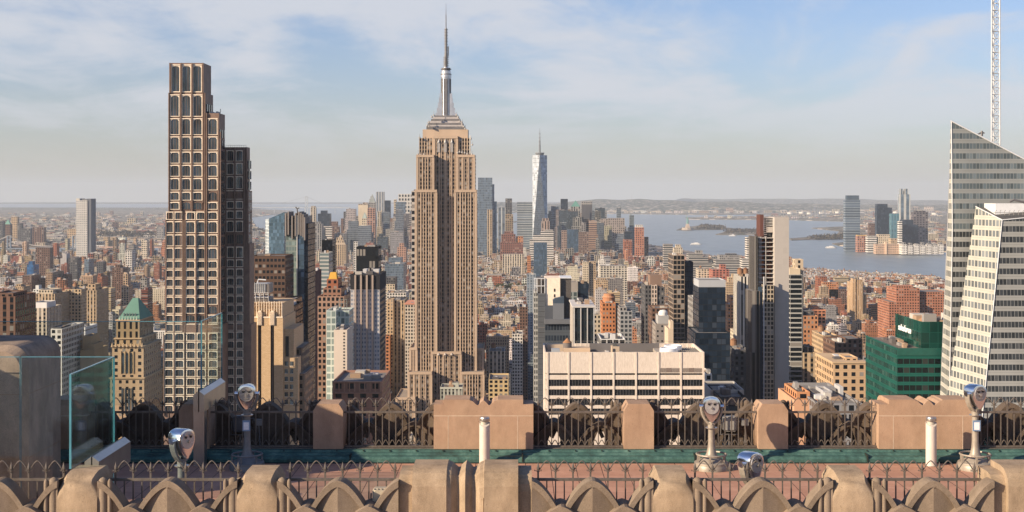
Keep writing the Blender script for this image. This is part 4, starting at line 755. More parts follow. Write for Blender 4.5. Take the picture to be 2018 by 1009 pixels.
for (a, b, c, e) in ((X0, X1, D, D+.6), (X0, X0+.6, D+.6, D+dep), (X1-.6, X1, D+.6, D+dep), (X0+.6, X1-.6, D+dep-.6, D+dep)): m.box(a, b, c, e, zt-9 if c == D else zt-3.19, zt, mat=0)
m.build('stone_walls', W1, [trav])
piersx = [1073+6]+[1388-2-44.25*k for k in range(7)][::-1]
offg = simple('black_office_glass', (.012, .014, .016), .25, 0, .6, .7)
rowsy = [(735.5, 739), (748, 761), (767.3, 779.5), (786, 798.5), (805, 817.5)]
m = MB(); prev = 734
m.box(X0, X1, D-.01, D+.59, PZ(735.5, D), zt-8.9)
for (a, b), nx in zip(rowsy, rowsy[1:]+[(830, 0)]): m.box(X0, X1, D-.01, D+.59, PZ(nx[0], D), PZ(b, D), bottom=True)
m.build('spandrels', W1, [trav])
for px_ in piersx: m = MB(); m.box(PX(px_-1.8, D), PX(px_+1.8, D), D-.3, D-.012, PZ(835, D), zt+.02); m.build('pier', W1, [trav])
for i in range(len(piersx)-1):
    a, b = PX(piersx[i]+1.8, D), PX(piersx[i+1]-1.8, D)
    for (y0, y1) in rowsy:
        m = MB(); m.face([(a, D+.45, PZ(y1, D)), (b, D+.45, PZ(y1, D)), (b, D+.45, PZ(y0, D)), (a, D+.45, PZ(y0, D))], mat=0)
        if y1-y0 > 5:
            for k in range(1, 7): x = a+(b-a)*k/7; m.box(x-.06, x+.06, D+.3, D+.44, PZ(y1, D), PZ(y0, D), mat=1)
        m.build('ribbon_window', W1, [offg, metal_d])
for i in (5, 6):
    if i < len(piersx)-1:
        a, b = PX(piersx[i]+3, D), PX(piersx[i+1]-3, D); m = MB(); m.box(a, b, D-.1, D, PZ(733.5, D), PZ(725, D), mat=0); m.box(a+(b-a)*.33, a+(b-a)*.6, D-.15, D-.1, PZ(733.5, D), PZ(725, D), mat=1)
        for k in range(12): z = PZ(733.5, D)+k*.15; m.box(a, b, D-.16, D-.151, z, z+.06, mat=1)
        m.build('louvre_panel', W1, [simple('louvre_grey', (.42, .37, .32), .8, 0, 2, .3), simple('louvre_brown', (.2, .16, .14), .8, 0, 2, .2)])
m = MB(); zr = zt-3.15; gcol = (.33, .29, .26)
m.box(PX(1110, D+22), PX(1162, D+22), D+18, D+24, zr, zt-.2, col=(.55, .42, .3)); m.box(PX(1078, D+30), PX(1112, D+30), D+31, D+34, zr, zt, col=(.5, .4, .3)); m.box(PX(1087, D+10), PX(1103, D+10), D+8, D+14, zr, zr+3.4, col=(.40, .43, .46))
m.box(PX(1205, D+8), PX(1220, D+8), D+6, D+12, zr, zt+1.8, col=(.5, .4, .3)); m.box(PX(1207, D+8), PX(1211, D+8), D+5.8, D+5.99, zr+1, zr+4, col=(.05, .05, .06)); m.box(PX(1208, D+8), PX(1216, D+8), D+7, D+11, zt+1.8, zt+3, col=(.1, .1, .1))
m.box(PX(1162, D+26), PX(1300, D+26), D+27, D+28, zr, zt+.9, col=(.17, .16, .16)); m.box(PX(1275, D+20), PX(1298, D+20), D+8, D+26, zr, zr+.5, col=(.02, .02, .02)); m.box(PX(1180, D+12), PX(1270, D+12), D+4, D+24, zr, zr+.6, col=(.28, .26, .27)); m.box(PX(1345, D+12), PX(1380, D+12), D+6, D+28, zr, zr+1.6, col=(.07, .07, .07))
for k in range(9): x = PX(1347+k*4, D+10); m.box(x, x+.25, D+4, D+30, zr+1.6, zr+2.1, col=(.3, .28, .26))
for k in range(14): x = PX(1080+k*20, D+3); m.tube([(x, D+3, zr), (x, D+3, zr+1.2)], .08, 4, (.2, .2, .2))
m.box(PX(1296, D+6), PX(1344, D+6), D+5, D+28, zr, zr+1.9, col=(.42, .38, .33)); m.build('rooftop_plant', W1)
rg = random.Random(31); m = MB()
for k in range(46):
    x = rg.uniform(X0+2, X1-3); y_ = rg.uniform(D+3, D+32); h_ = rg.uniform(.4, 1.8); w_ = rg.uniform(.4, 2.4); m.box(x, x+w_, y_, y_+rg.uniform(.5, 2.4), zr, zr+h_, col=rg.choice([(.4, .4, .4), (.16, .15, .15), (.55, .5, .44), (.3, .22, .16), (.6, .6, .6)]))
for k in range(16):
    x = rg.uniform(X0+3, X1-10); y_ = rg.uniform(D+3, D+30); L2 = rg.uniform(3, 12); m.tube([(x, y_, zr+.35), (x+L2, y_, zr+.35), (x+L2, y_+rg.uniform(-3, 3), zr+.35)], .14, 5, rg.choice([(.45, .42, .38), (.2, .18, .17)]))
for k in range(30): x = X0+2+k*2.25; m.tube([(x, D+dep-1, zr), (x, D+dep-1, zt+1.1)], .05, 4, (.25, .23, .2))
m.tube([(X0+1, D+dep-1, zt+1.1), (X1-1, D+dep-1, zt+1.1)], .06, 4, (.25, .23, .2)); tag(m.build('roof_pipework', W1), kind='stuff')
for (x, y) in ((1318, 10), (1326, 20)):
    m = MB(); m.lathe(PX(x, D+y), D+y, [(4.1, zr+1.9), (4.1, zr+3.6), (3.9, zr+4.0), (3.6, zr+4.0), (3.5, zr+3.2), (.1, zr+3.0)], 28); m.build('cooling_fan_drum', W1, [white_m], smooth=True)
OCC.append((D, 1073, 1388, 690))
WT = thing('water_tank', 'brown conical-roofed water tank on the roof of the pale ribbon-windowed building', 'water tank', (PX(1118, D+20), D+20, zr))
m = MB(); m.cyl(PX(1118, D+20), D+20, zr+1.2, zr+5.2, 2.0, 2.0, 18, (.17, .15, .14)); m.build('barrel', WT)
m = MB(); m.cyl(PX(1118, D+20), D+20, zr+5.2, zr+7.3, 2.15, .05, 18, (.32, .17, .09)); m.build('conical_roof', WT)
m = MB(); [m.box(PX(1118, D+20)+a-.12, PX(1118, D+20)+a+.12, D+20+b-.12, D+20+b+.12, zr, zr+1.2, col=(.08, .08, .08)) for a in (-1.3, 1.3) for b in (-1.3, 1.3)]; m.build('stand', WT)
# --- twin-crystal tower at the right edge with lattice mast
D = 560; BA = thing('faceted_glass_tower', 'faceted white and glass tower with a slanted top at the right edge', 'skyscraper', (PX(1930, D), D, 3)); LAND.append((1900, 240, D, 'faceted glass tower'))
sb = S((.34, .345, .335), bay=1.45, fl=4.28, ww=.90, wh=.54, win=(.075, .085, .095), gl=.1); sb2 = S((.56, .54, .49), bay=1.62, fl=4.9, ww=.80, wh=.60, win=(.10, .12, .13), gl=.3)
sbl = S((.50, .49, .43), bay=1.45, fl=4.28, ww=.74, wh=.58, win=(.27, .30, .31), gl=.12); sbu = S((.27, .285, .285), bay=1.45, fl=4.28, ww=.88, wh=.55, win=(.16, .20, .22), gl=.3)  # sbl: paler copy of sb, sun on the left facets put into colour
def Q(px, py, d): return (PX(px, d), d, PZ(py, d))
m = MB(); d = 590; d2 = 600
zc = 452                                            # below: dark offices, above: open glass screen
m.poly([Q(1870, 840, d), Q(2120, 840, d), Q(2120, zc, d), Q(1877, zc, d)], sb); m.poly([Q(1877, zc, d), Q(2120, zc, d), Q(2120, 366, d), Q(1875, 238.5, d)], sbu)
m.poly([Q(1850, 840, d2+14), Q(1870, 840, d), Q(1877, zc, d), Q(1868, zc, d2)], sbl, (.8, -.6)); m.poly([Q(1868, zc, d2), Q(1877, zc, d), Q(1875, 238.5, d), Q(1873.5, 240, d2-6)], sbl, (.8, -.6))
m.face([Q(1875, 238.5, d), Q(2120, 366, d), Q(2120, 366, d+45), Q(1875, 240, d+45)], col=(.4, .4, .4)); m.face([Q(1873.5, 240, d2-6), Q(1868, zc, d2), Q(1850, 840, d2+14), Q(1850, 840, d+45), Q(1875, 240, d+45)], col=(.4, .4, .4)); m.build('rear_crystal', BA)
m = MB()
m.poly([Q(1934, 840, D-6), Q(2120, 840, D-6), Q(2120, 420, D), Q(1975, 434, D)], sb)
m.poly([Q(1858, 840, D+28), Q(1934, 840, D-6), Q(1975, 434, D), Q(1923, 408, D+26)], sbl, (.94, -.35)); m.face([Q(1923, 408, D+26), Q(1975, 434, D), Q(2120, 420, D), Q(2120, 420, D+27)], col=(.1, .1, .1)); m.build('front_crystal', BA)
m = MB(); m.tube([Q(1923, 407, D+25.9), Q(1975, 433.5, D-.2), Q(2120, 419.5, D-.2)], .22, 6); m.tube([Q(1975, 433.5, D-.2), Q(1934, 840, D-6.2)], .16, 6); m.tube([Q(1873.8, 238, d-.2), Q(2120, 366, d-.2)], .3, 6); m.tube([Q(1875, 238.5, d-.1), Q(1877, zc, d-.1), Q(1870, 840, d-.1)], .18, 5); m.build('edge_trim', BA, [white_m])
m = MB(); d3 = D+10
m.box(PX(1962, d3), PX(2100, d3), d3, d3+14, PZ(426, d3), PZ(401, d3)); m.build('white_rooftop_box', BA, [white_m])
m = MB()
for k in range(8): m.tube([Q(1962+k*9, 424, D+3), Q(1962+k*9, 416, D+3), Q(1964+k*9, 414, D+3)], .1, 4)
m.tube([Q(1958, 419, D+3), Q(2050, 419, D+3)], .08, 4); m.tube([Q(1990, 398, d3), Q(1998, 394, d3), Q(2030, 402, d3)], .5, 5); m.build('roof_equipment', BA, [metal_d])
m = MB(); m.tube([Q(1925, 266, d+1), Q(1932, 262, d+1), Q(1940, 262, d+1)], .35, 5); m.tube([Q(1935, 268, d+1), Q(1935, 258, d+1)], .5, 5); m.build('window_cleaning_rig', BA, [metal_d])
for o_ in (1850, 1900): OCC.append((600, o_, 2020, 330))
mastm = simple('grey_white_paint', (.55, .57, .59), .5, .1, .5, .1); LM = thing('lattice_mast', 'tall white steel lattice mast rising out of the frame at the right', 'mast', (PX(1962.5, 605), 605, PZ(300, 605)))
x0_, x1_ = PX(1954, 605), PX(1971, 605); xm_ = (x0_+x1_)/2; yb_ = 605+(x1_-x0_)*.8
def leg(t_, k): w = 1-.10*t_; return [(xm_+(x0_-xm_)*w, 605), (xm_+(x1_-xm_)*w, 605), (xm_, 605+(yb_-605)*w)][k]
za, zb_ = PZ(310, 605), PZ(-160, 605)
for k in range(3):
    a, b = leg(0, k), leg(1, k); m = MB(); m.tube([(*a, za), (*b, zb_)], .34, 8); m.build('mast_leg', LM, [mastm])
m = MB(); nseg = 34
for s_ in range(nseg):
    t0, t1 = s_/nseg, (s_+1)/nseg; z0_, z1_ = za+(zb_-za)*t0, za+(zb_-za)*t1
    for i in range(3):
        j = (i+1) % 3; a, b = leg(t0, i), leg(t1, j); c = leg(t0, j)
        if s_ % 2: a, b = leg(t0, j), leg(t1, i)
        m.tube([(*a, z0_), (*b, z1_)], .15, 5); m.tube([(*leg(t0, i), z0_), (*c, z0_)], .16, 5)
    if s_ % 3 == 0: m.box(xm_-2, xm_+2, 605.5, 606.5, z0_-.1, z0_+.1)
m.build('mast_bracing', LM, [mastm])
# --- green glass tower with sign
D = 640; GT = thing('green_glass_tower', 'dark green glass office tower with a white word sign on its upper block', 'office tower', (PX(1800, D), D, 3)); LAND.append((1790, 640, D, 'green glass tower'))
gg = S((.012, .085, .068), bay=2.9, fl=4.1, ww=.9, wh=.55, win=(.03, .10, .085), gl=.35); ggf = S((.012, .10, .08), bay=2.9, fl=4.1, ww=.93, wh=.6, win=(.008, .018, .017), gl=.1); gnw = S((.015, .11, .085), bay=4, fl=5, ww=.96, wh=.97, win=(.012, .085, .066), gl=.25)
X0, X1 = PX(1768, D), PX(1768, D)+52; Z = PZ(686, D)
m = MB(); m.quadw((X0, D+58), (X0, D), 3, Z, gg); m.quadw((X0, D), (X1, D), 3, Z, ggf); m.face([(X0, D, Z-1), (X1, D, Z-1), (X1, D+58, Z-1), (X0, D+58, Z-1)], col=(.20, .17, .15)); m.quadw((X0+.5, D), (X0+.5, D+58), Z-1.01, Z-.003, gnw); m.build('lower_block', GT)
m = MB()
for k in range(4): pass
m.box(X0-.02, X1, D-.25, D-.003, Z-3.4, Z, mat=0); m.box(X0-.25, X0-.021, D-.25, D+58, Z-.4, Z+.1, mat=0); m.build('parapet_band', GT, [simple('green_panel', (.014, .095, .075), .3, .2, .5, .15)])
U0 = PX(1815, 646); UZ = PZ(634, 646)
m = MB(); m.quadw((U0, 690), (U0, 646), Z-1, UZ, gnw); m.quadw((U0, 646), (U0+40, 646), Z-1, UZ, gnw); m.quadw((U0+.3, 646.3), (U0+.3, 690), UZ-2, UZ-.01, gnw); m.face([(U0, 646, UZ-1.5), (U0+40, 646, UZ-1.5), (U0+40, 690, UZ-1.5), (U0, 690, UZ-1.5)], col=(.15, .12, .1)); m.build('upper_block', GT)
m = MB(); clutter(m, X0+4, U0-1, D+6, D+54, Z-1, random.Random(4), 12, 2.2); clutter(m, U0+2, U0+38, 652, 688, UZ-1.5, random.Random(8), 12, 4.5); m.cyl(U0+8, 668, UZ-1.5, UZ+2.2, 4, .2, 12, (.35, .2, .12)); m.build('rooftop_plant', GT)
cu = bpy.data.curves.new('sign', 'FONT'); cu.body = 'salesforce'; cu.size = 5.2; cu.extrude = .12; cu.offset = .05; cu.align_x = 'CENTER'
to = bpy.data.objects.new('tmp', cu); COL.objects.link(to); bpy.context.view_layer.update()
me = bpy.data.meshes.new_from_object(to.evaluated_get(bpy.context.evaluated_depsgraph_get())); bpy.data.objects.remove(to)
sg = bpy.data.objects.new('word_sign', me); COL.objects.link(sg); sg.parent = GT; sg.rotation_euler = (radians(90), 0, radians(-90)); sg.scale = (1.05, .85, 1)
sg.location = (U0-.35-GT.location.x, 672-GT.location.y, PZ(655, 668)-3); me.materials.append(simple('sign_white', (.95, .95, .95), .5, 0, 1, .02)); tag(sg, 'white raised lettering reading salesforce')
OCC.append((D, 1706, 1768, 672)); OCC.append((D, 1768, 1860, 683)); OCC.append((646, 1790, 1860, 622))
# --- spired glass skyscraper in the far cluster
D = 5870; WC = thing('spired_glass_skyscraper', 'tall tapering glass skyscraper with a needle spire, right of centre in the far cluster', 'skyscraper', (PX(1063.5, D), D, 3)); LAND.append((1064, 253, D, 'spired glass skyscraper'))
X = PX(1063.7, D); r = 31; zb1 = 60; zt1 = PZ(306, D)
bot = [(X-r, D-r), (X+r, D-r), (X+r, D+r), (X-r, D+r)]; top = [(X-1, D-r), (X+r, D), (X, D+r), (X-r, D)]
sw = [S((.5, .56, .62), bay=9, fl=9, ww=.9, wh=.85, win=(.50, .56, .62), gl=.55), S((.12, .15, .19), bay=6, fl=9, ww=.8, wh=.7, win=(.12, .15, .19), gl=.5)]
m = MB(); m.bbox(X-r, X+r, D-r, D+r, 3, zb1, far(ST['gblue'], D))
def tri(a, b, c, st, uo): m.poly([a, b, c], st, uo)
tri((*bot[0], zb1), (*bot[1], zb1), (*top[0], zt1), sw[1], (1, 0)); tri((*bot[3], zb1), (*bot[0], zb1), (*top[3], zt1), sw[0], (0, 1)); tri((*bot[1], zb1), (*bot[2], zb1), (*top[1], zt1), sw[1], (0, 1)); tri((*bot[2], zb1), (*bot[3], zb1), (*top[2], zt1), sw[1], (1, 0))
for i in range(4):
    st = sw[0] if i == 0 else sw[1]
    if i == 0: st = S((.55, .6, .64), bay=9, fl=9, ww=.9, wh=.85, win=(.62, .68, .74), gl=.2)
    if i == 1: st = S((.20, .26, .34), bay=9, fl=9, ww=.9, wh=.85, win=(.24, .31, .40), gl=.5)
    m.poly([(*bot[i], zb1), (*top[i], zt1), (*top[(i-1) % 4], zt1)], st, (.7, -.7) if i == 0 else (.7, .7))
m.face([(*p, zt1) for p in top], col=(.2, .2, .2)); m.build('glass_shaft', WC)
m = MB(); m.cyl(X, D, zt1, zt1+8, 16, 19, 16, (.18, .19, .2)); m.cyl(X, D, zt1+8, zt1+11, 20, 20, 16, (.25, .26, .27)); m.build('crown_ring', WC)
m = MB(); m.cyl(X, D, zt1+8, PZ(276, D), 4, 2.6, 8, (.2, .21, .22)); m.cyl(X, D, PZ(276, D), PZ(252, D), 2, .5, 8, (.25, .26, .28))
for y in (288, 280, 272, 264): m.cyl(X, D, PZ(y, D), PZ(y-1, D), 4.5, 4.5, 8, (.2, .2, .22))
m.build('spire', WC); OCC.append((D, 1050, 1078, 306))
# --- green pyramid roofed tower at the left
D = 780; GP = thing('green_pyramid_tower', 'ornate tan stone tower with a green copper pyramid roof', 'tower', (PX(255, D), D, 3)); LAND.append((265, 590, D, 'green-roofed ornate tower'))
tg = S((.47, .345, .23), bay=4.2, fl=3.7, ww=.42, wh=.5)
def gp(x0, x1, yt, dy, dep, nm, st=tg): d = D+dy; m = MB(); m.bbox(PX(x0, d), PX(x1, d), d, d+dep, 3, PZ(yt, d), st); m.box(PX(x0-1.5, d), PX(x1+1.5, d), d-.8, d+dep+.8, PZ(yt, d)+.004, PZ(yt-2, d), col=(.52, .38, .24), bottom=True); m.build(nm, GP); OCC.append((d, x0, x1, yt))
gp(221, 283, 684, 0, 38, 'shaft'); gp(226, 278, 668, 2.5, 34, 'belvedere', S((.42, .30, .18), bay=3.4, fl=3.6, ww=.42, wh=.62)); gp(229, 275, 632, 4, 30, 'upper_tier', S((.34, .25, .15), bay=3.0, fl=5.4, ww=.42, wh=.75, win=(.02, .02, .02))); gp(217, 284, 746, -2, 42, 'lower_shaft')
m = MB(); d = D+4; m.pyr(PX(232, d), PX(275, d), d+.5, d+29, PZ(630, d), PZ(591, d), (.15, .29, .23), 1.6, 1.0); m.build('pyramid_roof', GP)
m = MB()
for k in range(7):
    x = 236+k*5.6; m.cyl(PX(x, d), d-.2+k*0, PZ(631, d), PZ(622, d), .5, .05, 6, (.40, .5, .42))
    if 1 <= k <= 5: m.box(PX(x-1, d), PX(x+1, d), d+2.6, d+3.4, PZ(626, d), PZ(618, d), col=(.16, .2, .2))
for k in range(9): x = 222+k*7.4; m.cyl(PX(x, D), D-.9, PZ(683, D), PZ(675, D), .7, .1, 6, (.48, .36, .24))
m.build('dormers_and_pinnacles', GP)
for k, x in enumerate((242.5, 250.5, 258.5)):
    m = MB(); X0, X1 = PX(x-2.6, D), PX(x+2.6, D); n = 6; arc = [(X0+(X1-X0)*i/n, PZ(698, D)+.75*sqrt(1-(2*i/n-1)**2)) for i in range(n+1)]
    m.face([(X0, D-.06, PZ(736, D)), (X1, D-.06, PZ(736, D))]+[(a, D-.06, b) for a, b in arc[::-1]]); m.build('tall_arched_window', GP, [glassm])
for x in (238.3, 246.5, 254.5, 262.8): m = MB(); m.box(PX(x-.7, D), PX(x+.7, D), D-.5, D-.07, PZ(736, D), PZ(692, D), col=(.54, .4, .24)); m.build('pilaster', GP)
for x in (243, 249.5, 256, 262.5): m = MB(); m.box(PX(x-1.6, D), PX(x+1.6, D), D-2.3, D-2.05, PZ(815, D), PZ(764, D)); m.build('window_strip', GP, [glassm])
# --- shiny patterned residential tower by the bridge
D = 5000; SQ = thing('shiny_patterned_tower', 'pale patterned glass tower standing alone by the suspension bridge', 'skyscraper', (PX(162, D), D, 3)); LAND.append((163, 391, D, 'shiny tower by the bridge'))
m = MB(); m.bbox(PX(150, D), PX(172, D), D, D+60, 3, PZ(395, D), S((.60, .58, .54), bay=7, fl=8, ww=.55, wh=.5, win=(.3, .32, .35), gl=.3)); m.build('patterned_face', SQ)
m = MB(); m.box(PX(150, D), PX(157, D), D, D+60, PZ(395, D), PZ(391, D), col=(.6, .57, .52)); m.box(PX(171, D), PX(179, D), D+3, D+60, 3, PZ(391.5, D), col=(.16, .17, .19)); m.box(PX(162, D), PX(171, D), D+2, D+60, PZ(396, D), PZ(392, D), col=(.2, .2, .2)); m.build('notched_crown', SQ); OCC.append((D, 150, 178, 391))
# --- tower under construction
D = 900; CT = thing('construction_tower', 'unfinished skyscraper with blank concrete core wall, open orange floors and a hoist', 'skyscraper', (PX(1520, D), D, 3)); LAND.append((1530, 428, D, 'unfinished tower'))
conc, t_, b_ = nodemat('patched_concrete', .85); tc_ = t_.nodes.new('ShaderNodeTexCoord'); br = t_.nodes.new('ShaderNodeTexBrick'); br.inputs['Scale'].default_value = 1; br.inputs['Brick Width'].default_value = 2.6; br.inputs['Row Height'].default_value = 3.6; br.inputs['Mortar Size'].default_value = .015; br.inputs['Color1'].default_value = (.42, .39, .36, 1); br.inputs['Color2'].default_value = (.36, .335, .31, 1); br.inputs['Mortar'].default_value = (.30, .28, .26, 1); br.inputs['Bias'].default_value = -.55
sp_ = t_.nodes.new('ShaderNodeSeparateXYZ'); cb_ = t_.nodes.new('ShaderNodeCombineXYZ'); t_.links.new(tc_.outputs['Object'], sp_.inputs[0]); t_.links.new(mth('ADD', sp_.outputs[0], sp_.outputs[1], tree=t_), cb_.inputs[0]); t_.links.new(sp_.outputs[2], cb_.inputs[1]); t_.links.new(cb_.outputs[0], br.inputs['Vector']); t_.links.new(br.outputs[0], b_.inputs['Base Color'])
m = MB(); m.box(PX(1526.5, D), PX(1555, D), D, D+22, 3, PZ(428, D)); m.build('concrete_wall', CT, [conc])
m = MB(); d = D+6; slab = (.55, .52, .5)
for k in range(13): y = 468+k*8.7; m.box(PX(1494, d), PX(1526, d), d-2, d+12, PZ(y+1.4, d), PZ(y, d), col=slab, bottom=True)
m.build('floor_slabs', CT)
m = MB(); m.box(PX(1494, d), PX(1526, d), d+10, d+14, PZ(582, d), PZ(462, d), col=(.12, .1, .1))
for x in (1495, 1498.5, 1508, 1525): m.box(PX(x-.5, d), PX(x+.5, d), d-2.2, d-1.6, PZ(582, d), PZ(466, d), col=(.6, .58, .55))
m.build('columns', CT)
m = MB(); rng = random.Random(12)
for k in range(12):
    y = 470.5+k*8.7
    for (a, b) in ((1499.5, 1507), (1509, 1517), (1518, 1524.5)):
        if rng.random() < .9: m.box(PX(a, d), PX(b, d), d+rng.uniform(2, 6), d+8, PZ(y+7, d), PZ(y+rng.uniform(.5, 4), d), col=rng.choice([(.42, .14, .06), (.5, .17, .07), (.3, .1, .06)]))
m.build('orange_sheathing', CT)
m = MB(); m.box(PX(1498, d), PX(1505, d), d, d+14, PZ(466, d), PZ(423, d), col=(.13, .06, .05)); m.box(PX(1512, d), PX(1526, d), d+2, d+12, PZ(466, d), PZ(429, d), col=(.08, .08, .08))
for k in range(7): y = 429+k*3.0; m.box(PX(1511, d), PX(1526, d), d, d+2, PZ(y+1, d), PZ(y, d), col=(.7, .68, .66))
m.box(PX(1511, d), PX(1525.5, d), d-.5, d+2, PZ(458, d), PZ(447, d), col=(.5, .46, .42)); m.box(PX(1525, d), PX(1526.4, d), d-3, d, PZ(600, d), PZ(428, d), col=(.7, .68, .66)); 
for k in range(10): m.box(PX(1505.5, d), PX(1511, d), d-1, d, PZ(430+k*4, d), PZ(429.3+k*4, d), col=(.55, .5, .5))
m.build('top_frame', CT)
m = MB(); sc = S((.3, .27, .24), bay=3.4, fl=3, ww=.65, wh=.75, win=(.03, .03, .035)); m.bbox(PX(1486.5, D), PX(1494, D), D+1, D+22, 3, PZ(466, D), S((.13, .12, .11), bay=1.3, fl=60, ww=.5, wh=1)); m.bbox(PX(1479.5, D), PX(1496, D), D-3, D+20, 3, PZ(573, D), S((.17, .15, .14), bay=2.6, fl=40, ww=.6, wh=1, win=(.02, .03, .04), sp=1)); m.build('clad_lower_shaft', CT)
m = MB(); d = D-6
m.bbox(PX(1505, d), PX(1525, d), d, d+8, 3, PZ(562, d), S((.50, .42, .32), bay=2.2, fl=2.9, ww=.72, wh=.72, win=(.05, .045, .04))); m.box(PX(1504, d), PX(1506, d), d-1, d, 3, PZ(545, d), col=(.6, .6, .6)); m.build('hoist_scaffold', CT)
OCC.append((D, 1487, 1555, 428)); OCC.append((D, 1479, 1500, 573))
m = MB(); d = D-2; m.box(PX(1496, d), PX(1505, d), d, d+6, 3, PZ(566, d), col=(.04, .07, .11)); m.build('blue_glazing', CT)
# --- striped concrete tower cluster in the centre right
D = 870; MC = thing('blank_walled_tower', 'grey banded tower with a blank cream stone wall panel at its top', 'tower', (PX(1090, D), D, 3)); LAND.append((1090, 548, D, 'blank cream-walled tower'))
gy = (.115, .125, .14)
m = MB(); m.bbox(PX(1060, D), PX(1074, D), D, D+26, 3, PZ(578, D), S(gy, bay=30, fl=3.3, ww=1, wh=.06, win=(.05, .05, .06))); m.bbox(PX(1052, D+2), PX(1060, D+2), D+2, D+26, 3, PZ(575, D), S((.42, .42, .40), bay=1.6, fl=3.5, ww=.6, wh=.65, win=(.05, .06, .07), gl=.2)); m.build('banded_wall', MC)
m = MB(); m.box(PX(1074, D), PX(1104, D), D+1, D+26, 3, PZ(548, D), col=(.60, .52, .42)); m.build('cream_stone_panel', MC, [creamst])
m = MB()
for (a, b) in ((1091.5, 1094.5),):
    for y in (569, 580): m.box(PX(a, D), PX(b, D), D+.9, D+1.01, PZ(y+6, D), PZ(y, D))
m.build('window', MC, [blackm])
m = MB()
for x in (1052.5, 1058, 1066, 1073): m.box(PX(x, D), PX(x+1.1, D), D+.3, D+1, PZ(578, D), PZ(548, D), mat=0)
for y in (548, 563): m.box(PX(1052.5, D), PX(1074, D), D+.2, D+1.2, PZ(y+1.2, D), PZ(y, D), mat=0)
m.box(PX(1059, D), PX(1073, D), D+3, D+20, PZ(578, D), PZ(549, D), mat=1); m.box(PX(1104, D), PX(1126, D), D+3, D+26, 3, PZ(549, D), mat=1); m.box(PX(1104, D), PX(1127, D), D+2, D+26, PZ(549, D), PZ(547.5, D), mat=0); m.build('top_frame', MC, [white_m, simple('dark_louvre', (.10, .09, .085), .7, 0, 1, .3)])
m = MB(); d = D-8; dg = S((.085, .10, .12), bay=1.8, fl=6.6, ww=.8, wh=.5, win=(.04, .055, .08), gl=.3)
m.bbox(PX(1074, d), PX(1137, d), d, d+20, 3, PZ(635, d), dg); m.box(PX(1073, d), PX(1137, d), d-2, d+10, PZ(638, d), PZ(629, d), col=(.16, .17, .19)); m.box(PX(1074, d), PX(1090, d), d+2, d+14, PZ(640, d), PZ(604, d), col=(.09, .10, .12)); m.box(PX(1090, d), PX(1111.5, d), d+1, d+12, PZ(640, d), PZ(598, d), col=(.17, .185, .21)); m.build('dark_lower_block', MC)
m = MB(); prism(m, [(PX(1090, d), PZ(598, d)), (PX(1111.5, d), PZ(598, d)), (PX(1111.5, d), PZ(585, d)), (PX(1094, d), PZ(589, d)), (PX(1090, d), PZ(592, d))], d+1, d+12, col=(.06, .085, .12)); m.build('slanted_blue_cap', MC); OCC.append((D, 1052, 1126, 548)); OCC.append((D, 1074, 1137, 635))
bld('grey box-topped dark glass tower behind the blank cream-walled tower', 1000, 1139, 1160, 559, 26, 'gdark', vols=[(1116, 1139, 556, 1, 22, NOWIN((.33, .30, .27)), 'louvred_box'), (1111, 1138, 575, -4, 24, S((.3, .33, .32), bay=3, ww=.7, wh=.8, win=(.15, .2, .2), gl=.3))], short='grey box-topped tower')
D = 800; WR = thing('white_roofed_black_tower', 'black glass tower with white columns and a flat white roof edge', 'tower', (PX(1150, D), D, 3)); LAND.append((1150, 604, D, 'white-roofed black tower'))
m = MB(); m.bbox(PX(1131, D), PX(1172, D), D, D+48, 3, PZ(606, D), S((.025, .03, .035), bay=1.9, fl=3.6, ww=.75, wh=.7, win=(.03, .045, .06), gl=.3)); m.build('glass_walls', WR)
for x in (1131.5, 1144.5, 1157.5, 1170.5): m = MB(); m.box(PX(x-1, D), PX(x+1, D), D-.8, D-.01, 3, PZ(607, D), col=(.55, .54, .53)); m.build('column', WR)
for k in range(4): m = MB(); yy = D+8+k*10; m.box(PX(1131, D)-.7, PX(1131, D)-.01, yy, yy+2, 3, PZ(607, D), col=(.62, .56, .5)); m.build('column', WR)
m = MB(); m.box(PX(1131, D)-1, PX(1173, D), D-1, D+49, PZ(606, D), PZ(603, D), col=(.62, .6, .58)); m.build('roof_slab', WR); m = MB(); clutter(m, PX(1133, D), PX(1168, D), D+6, D+44, PZ(603, D), random.Random(2), 10, 2.5); m.build('rooftop_plant', WR); OCC.append((D, 1112, 1173, 600))
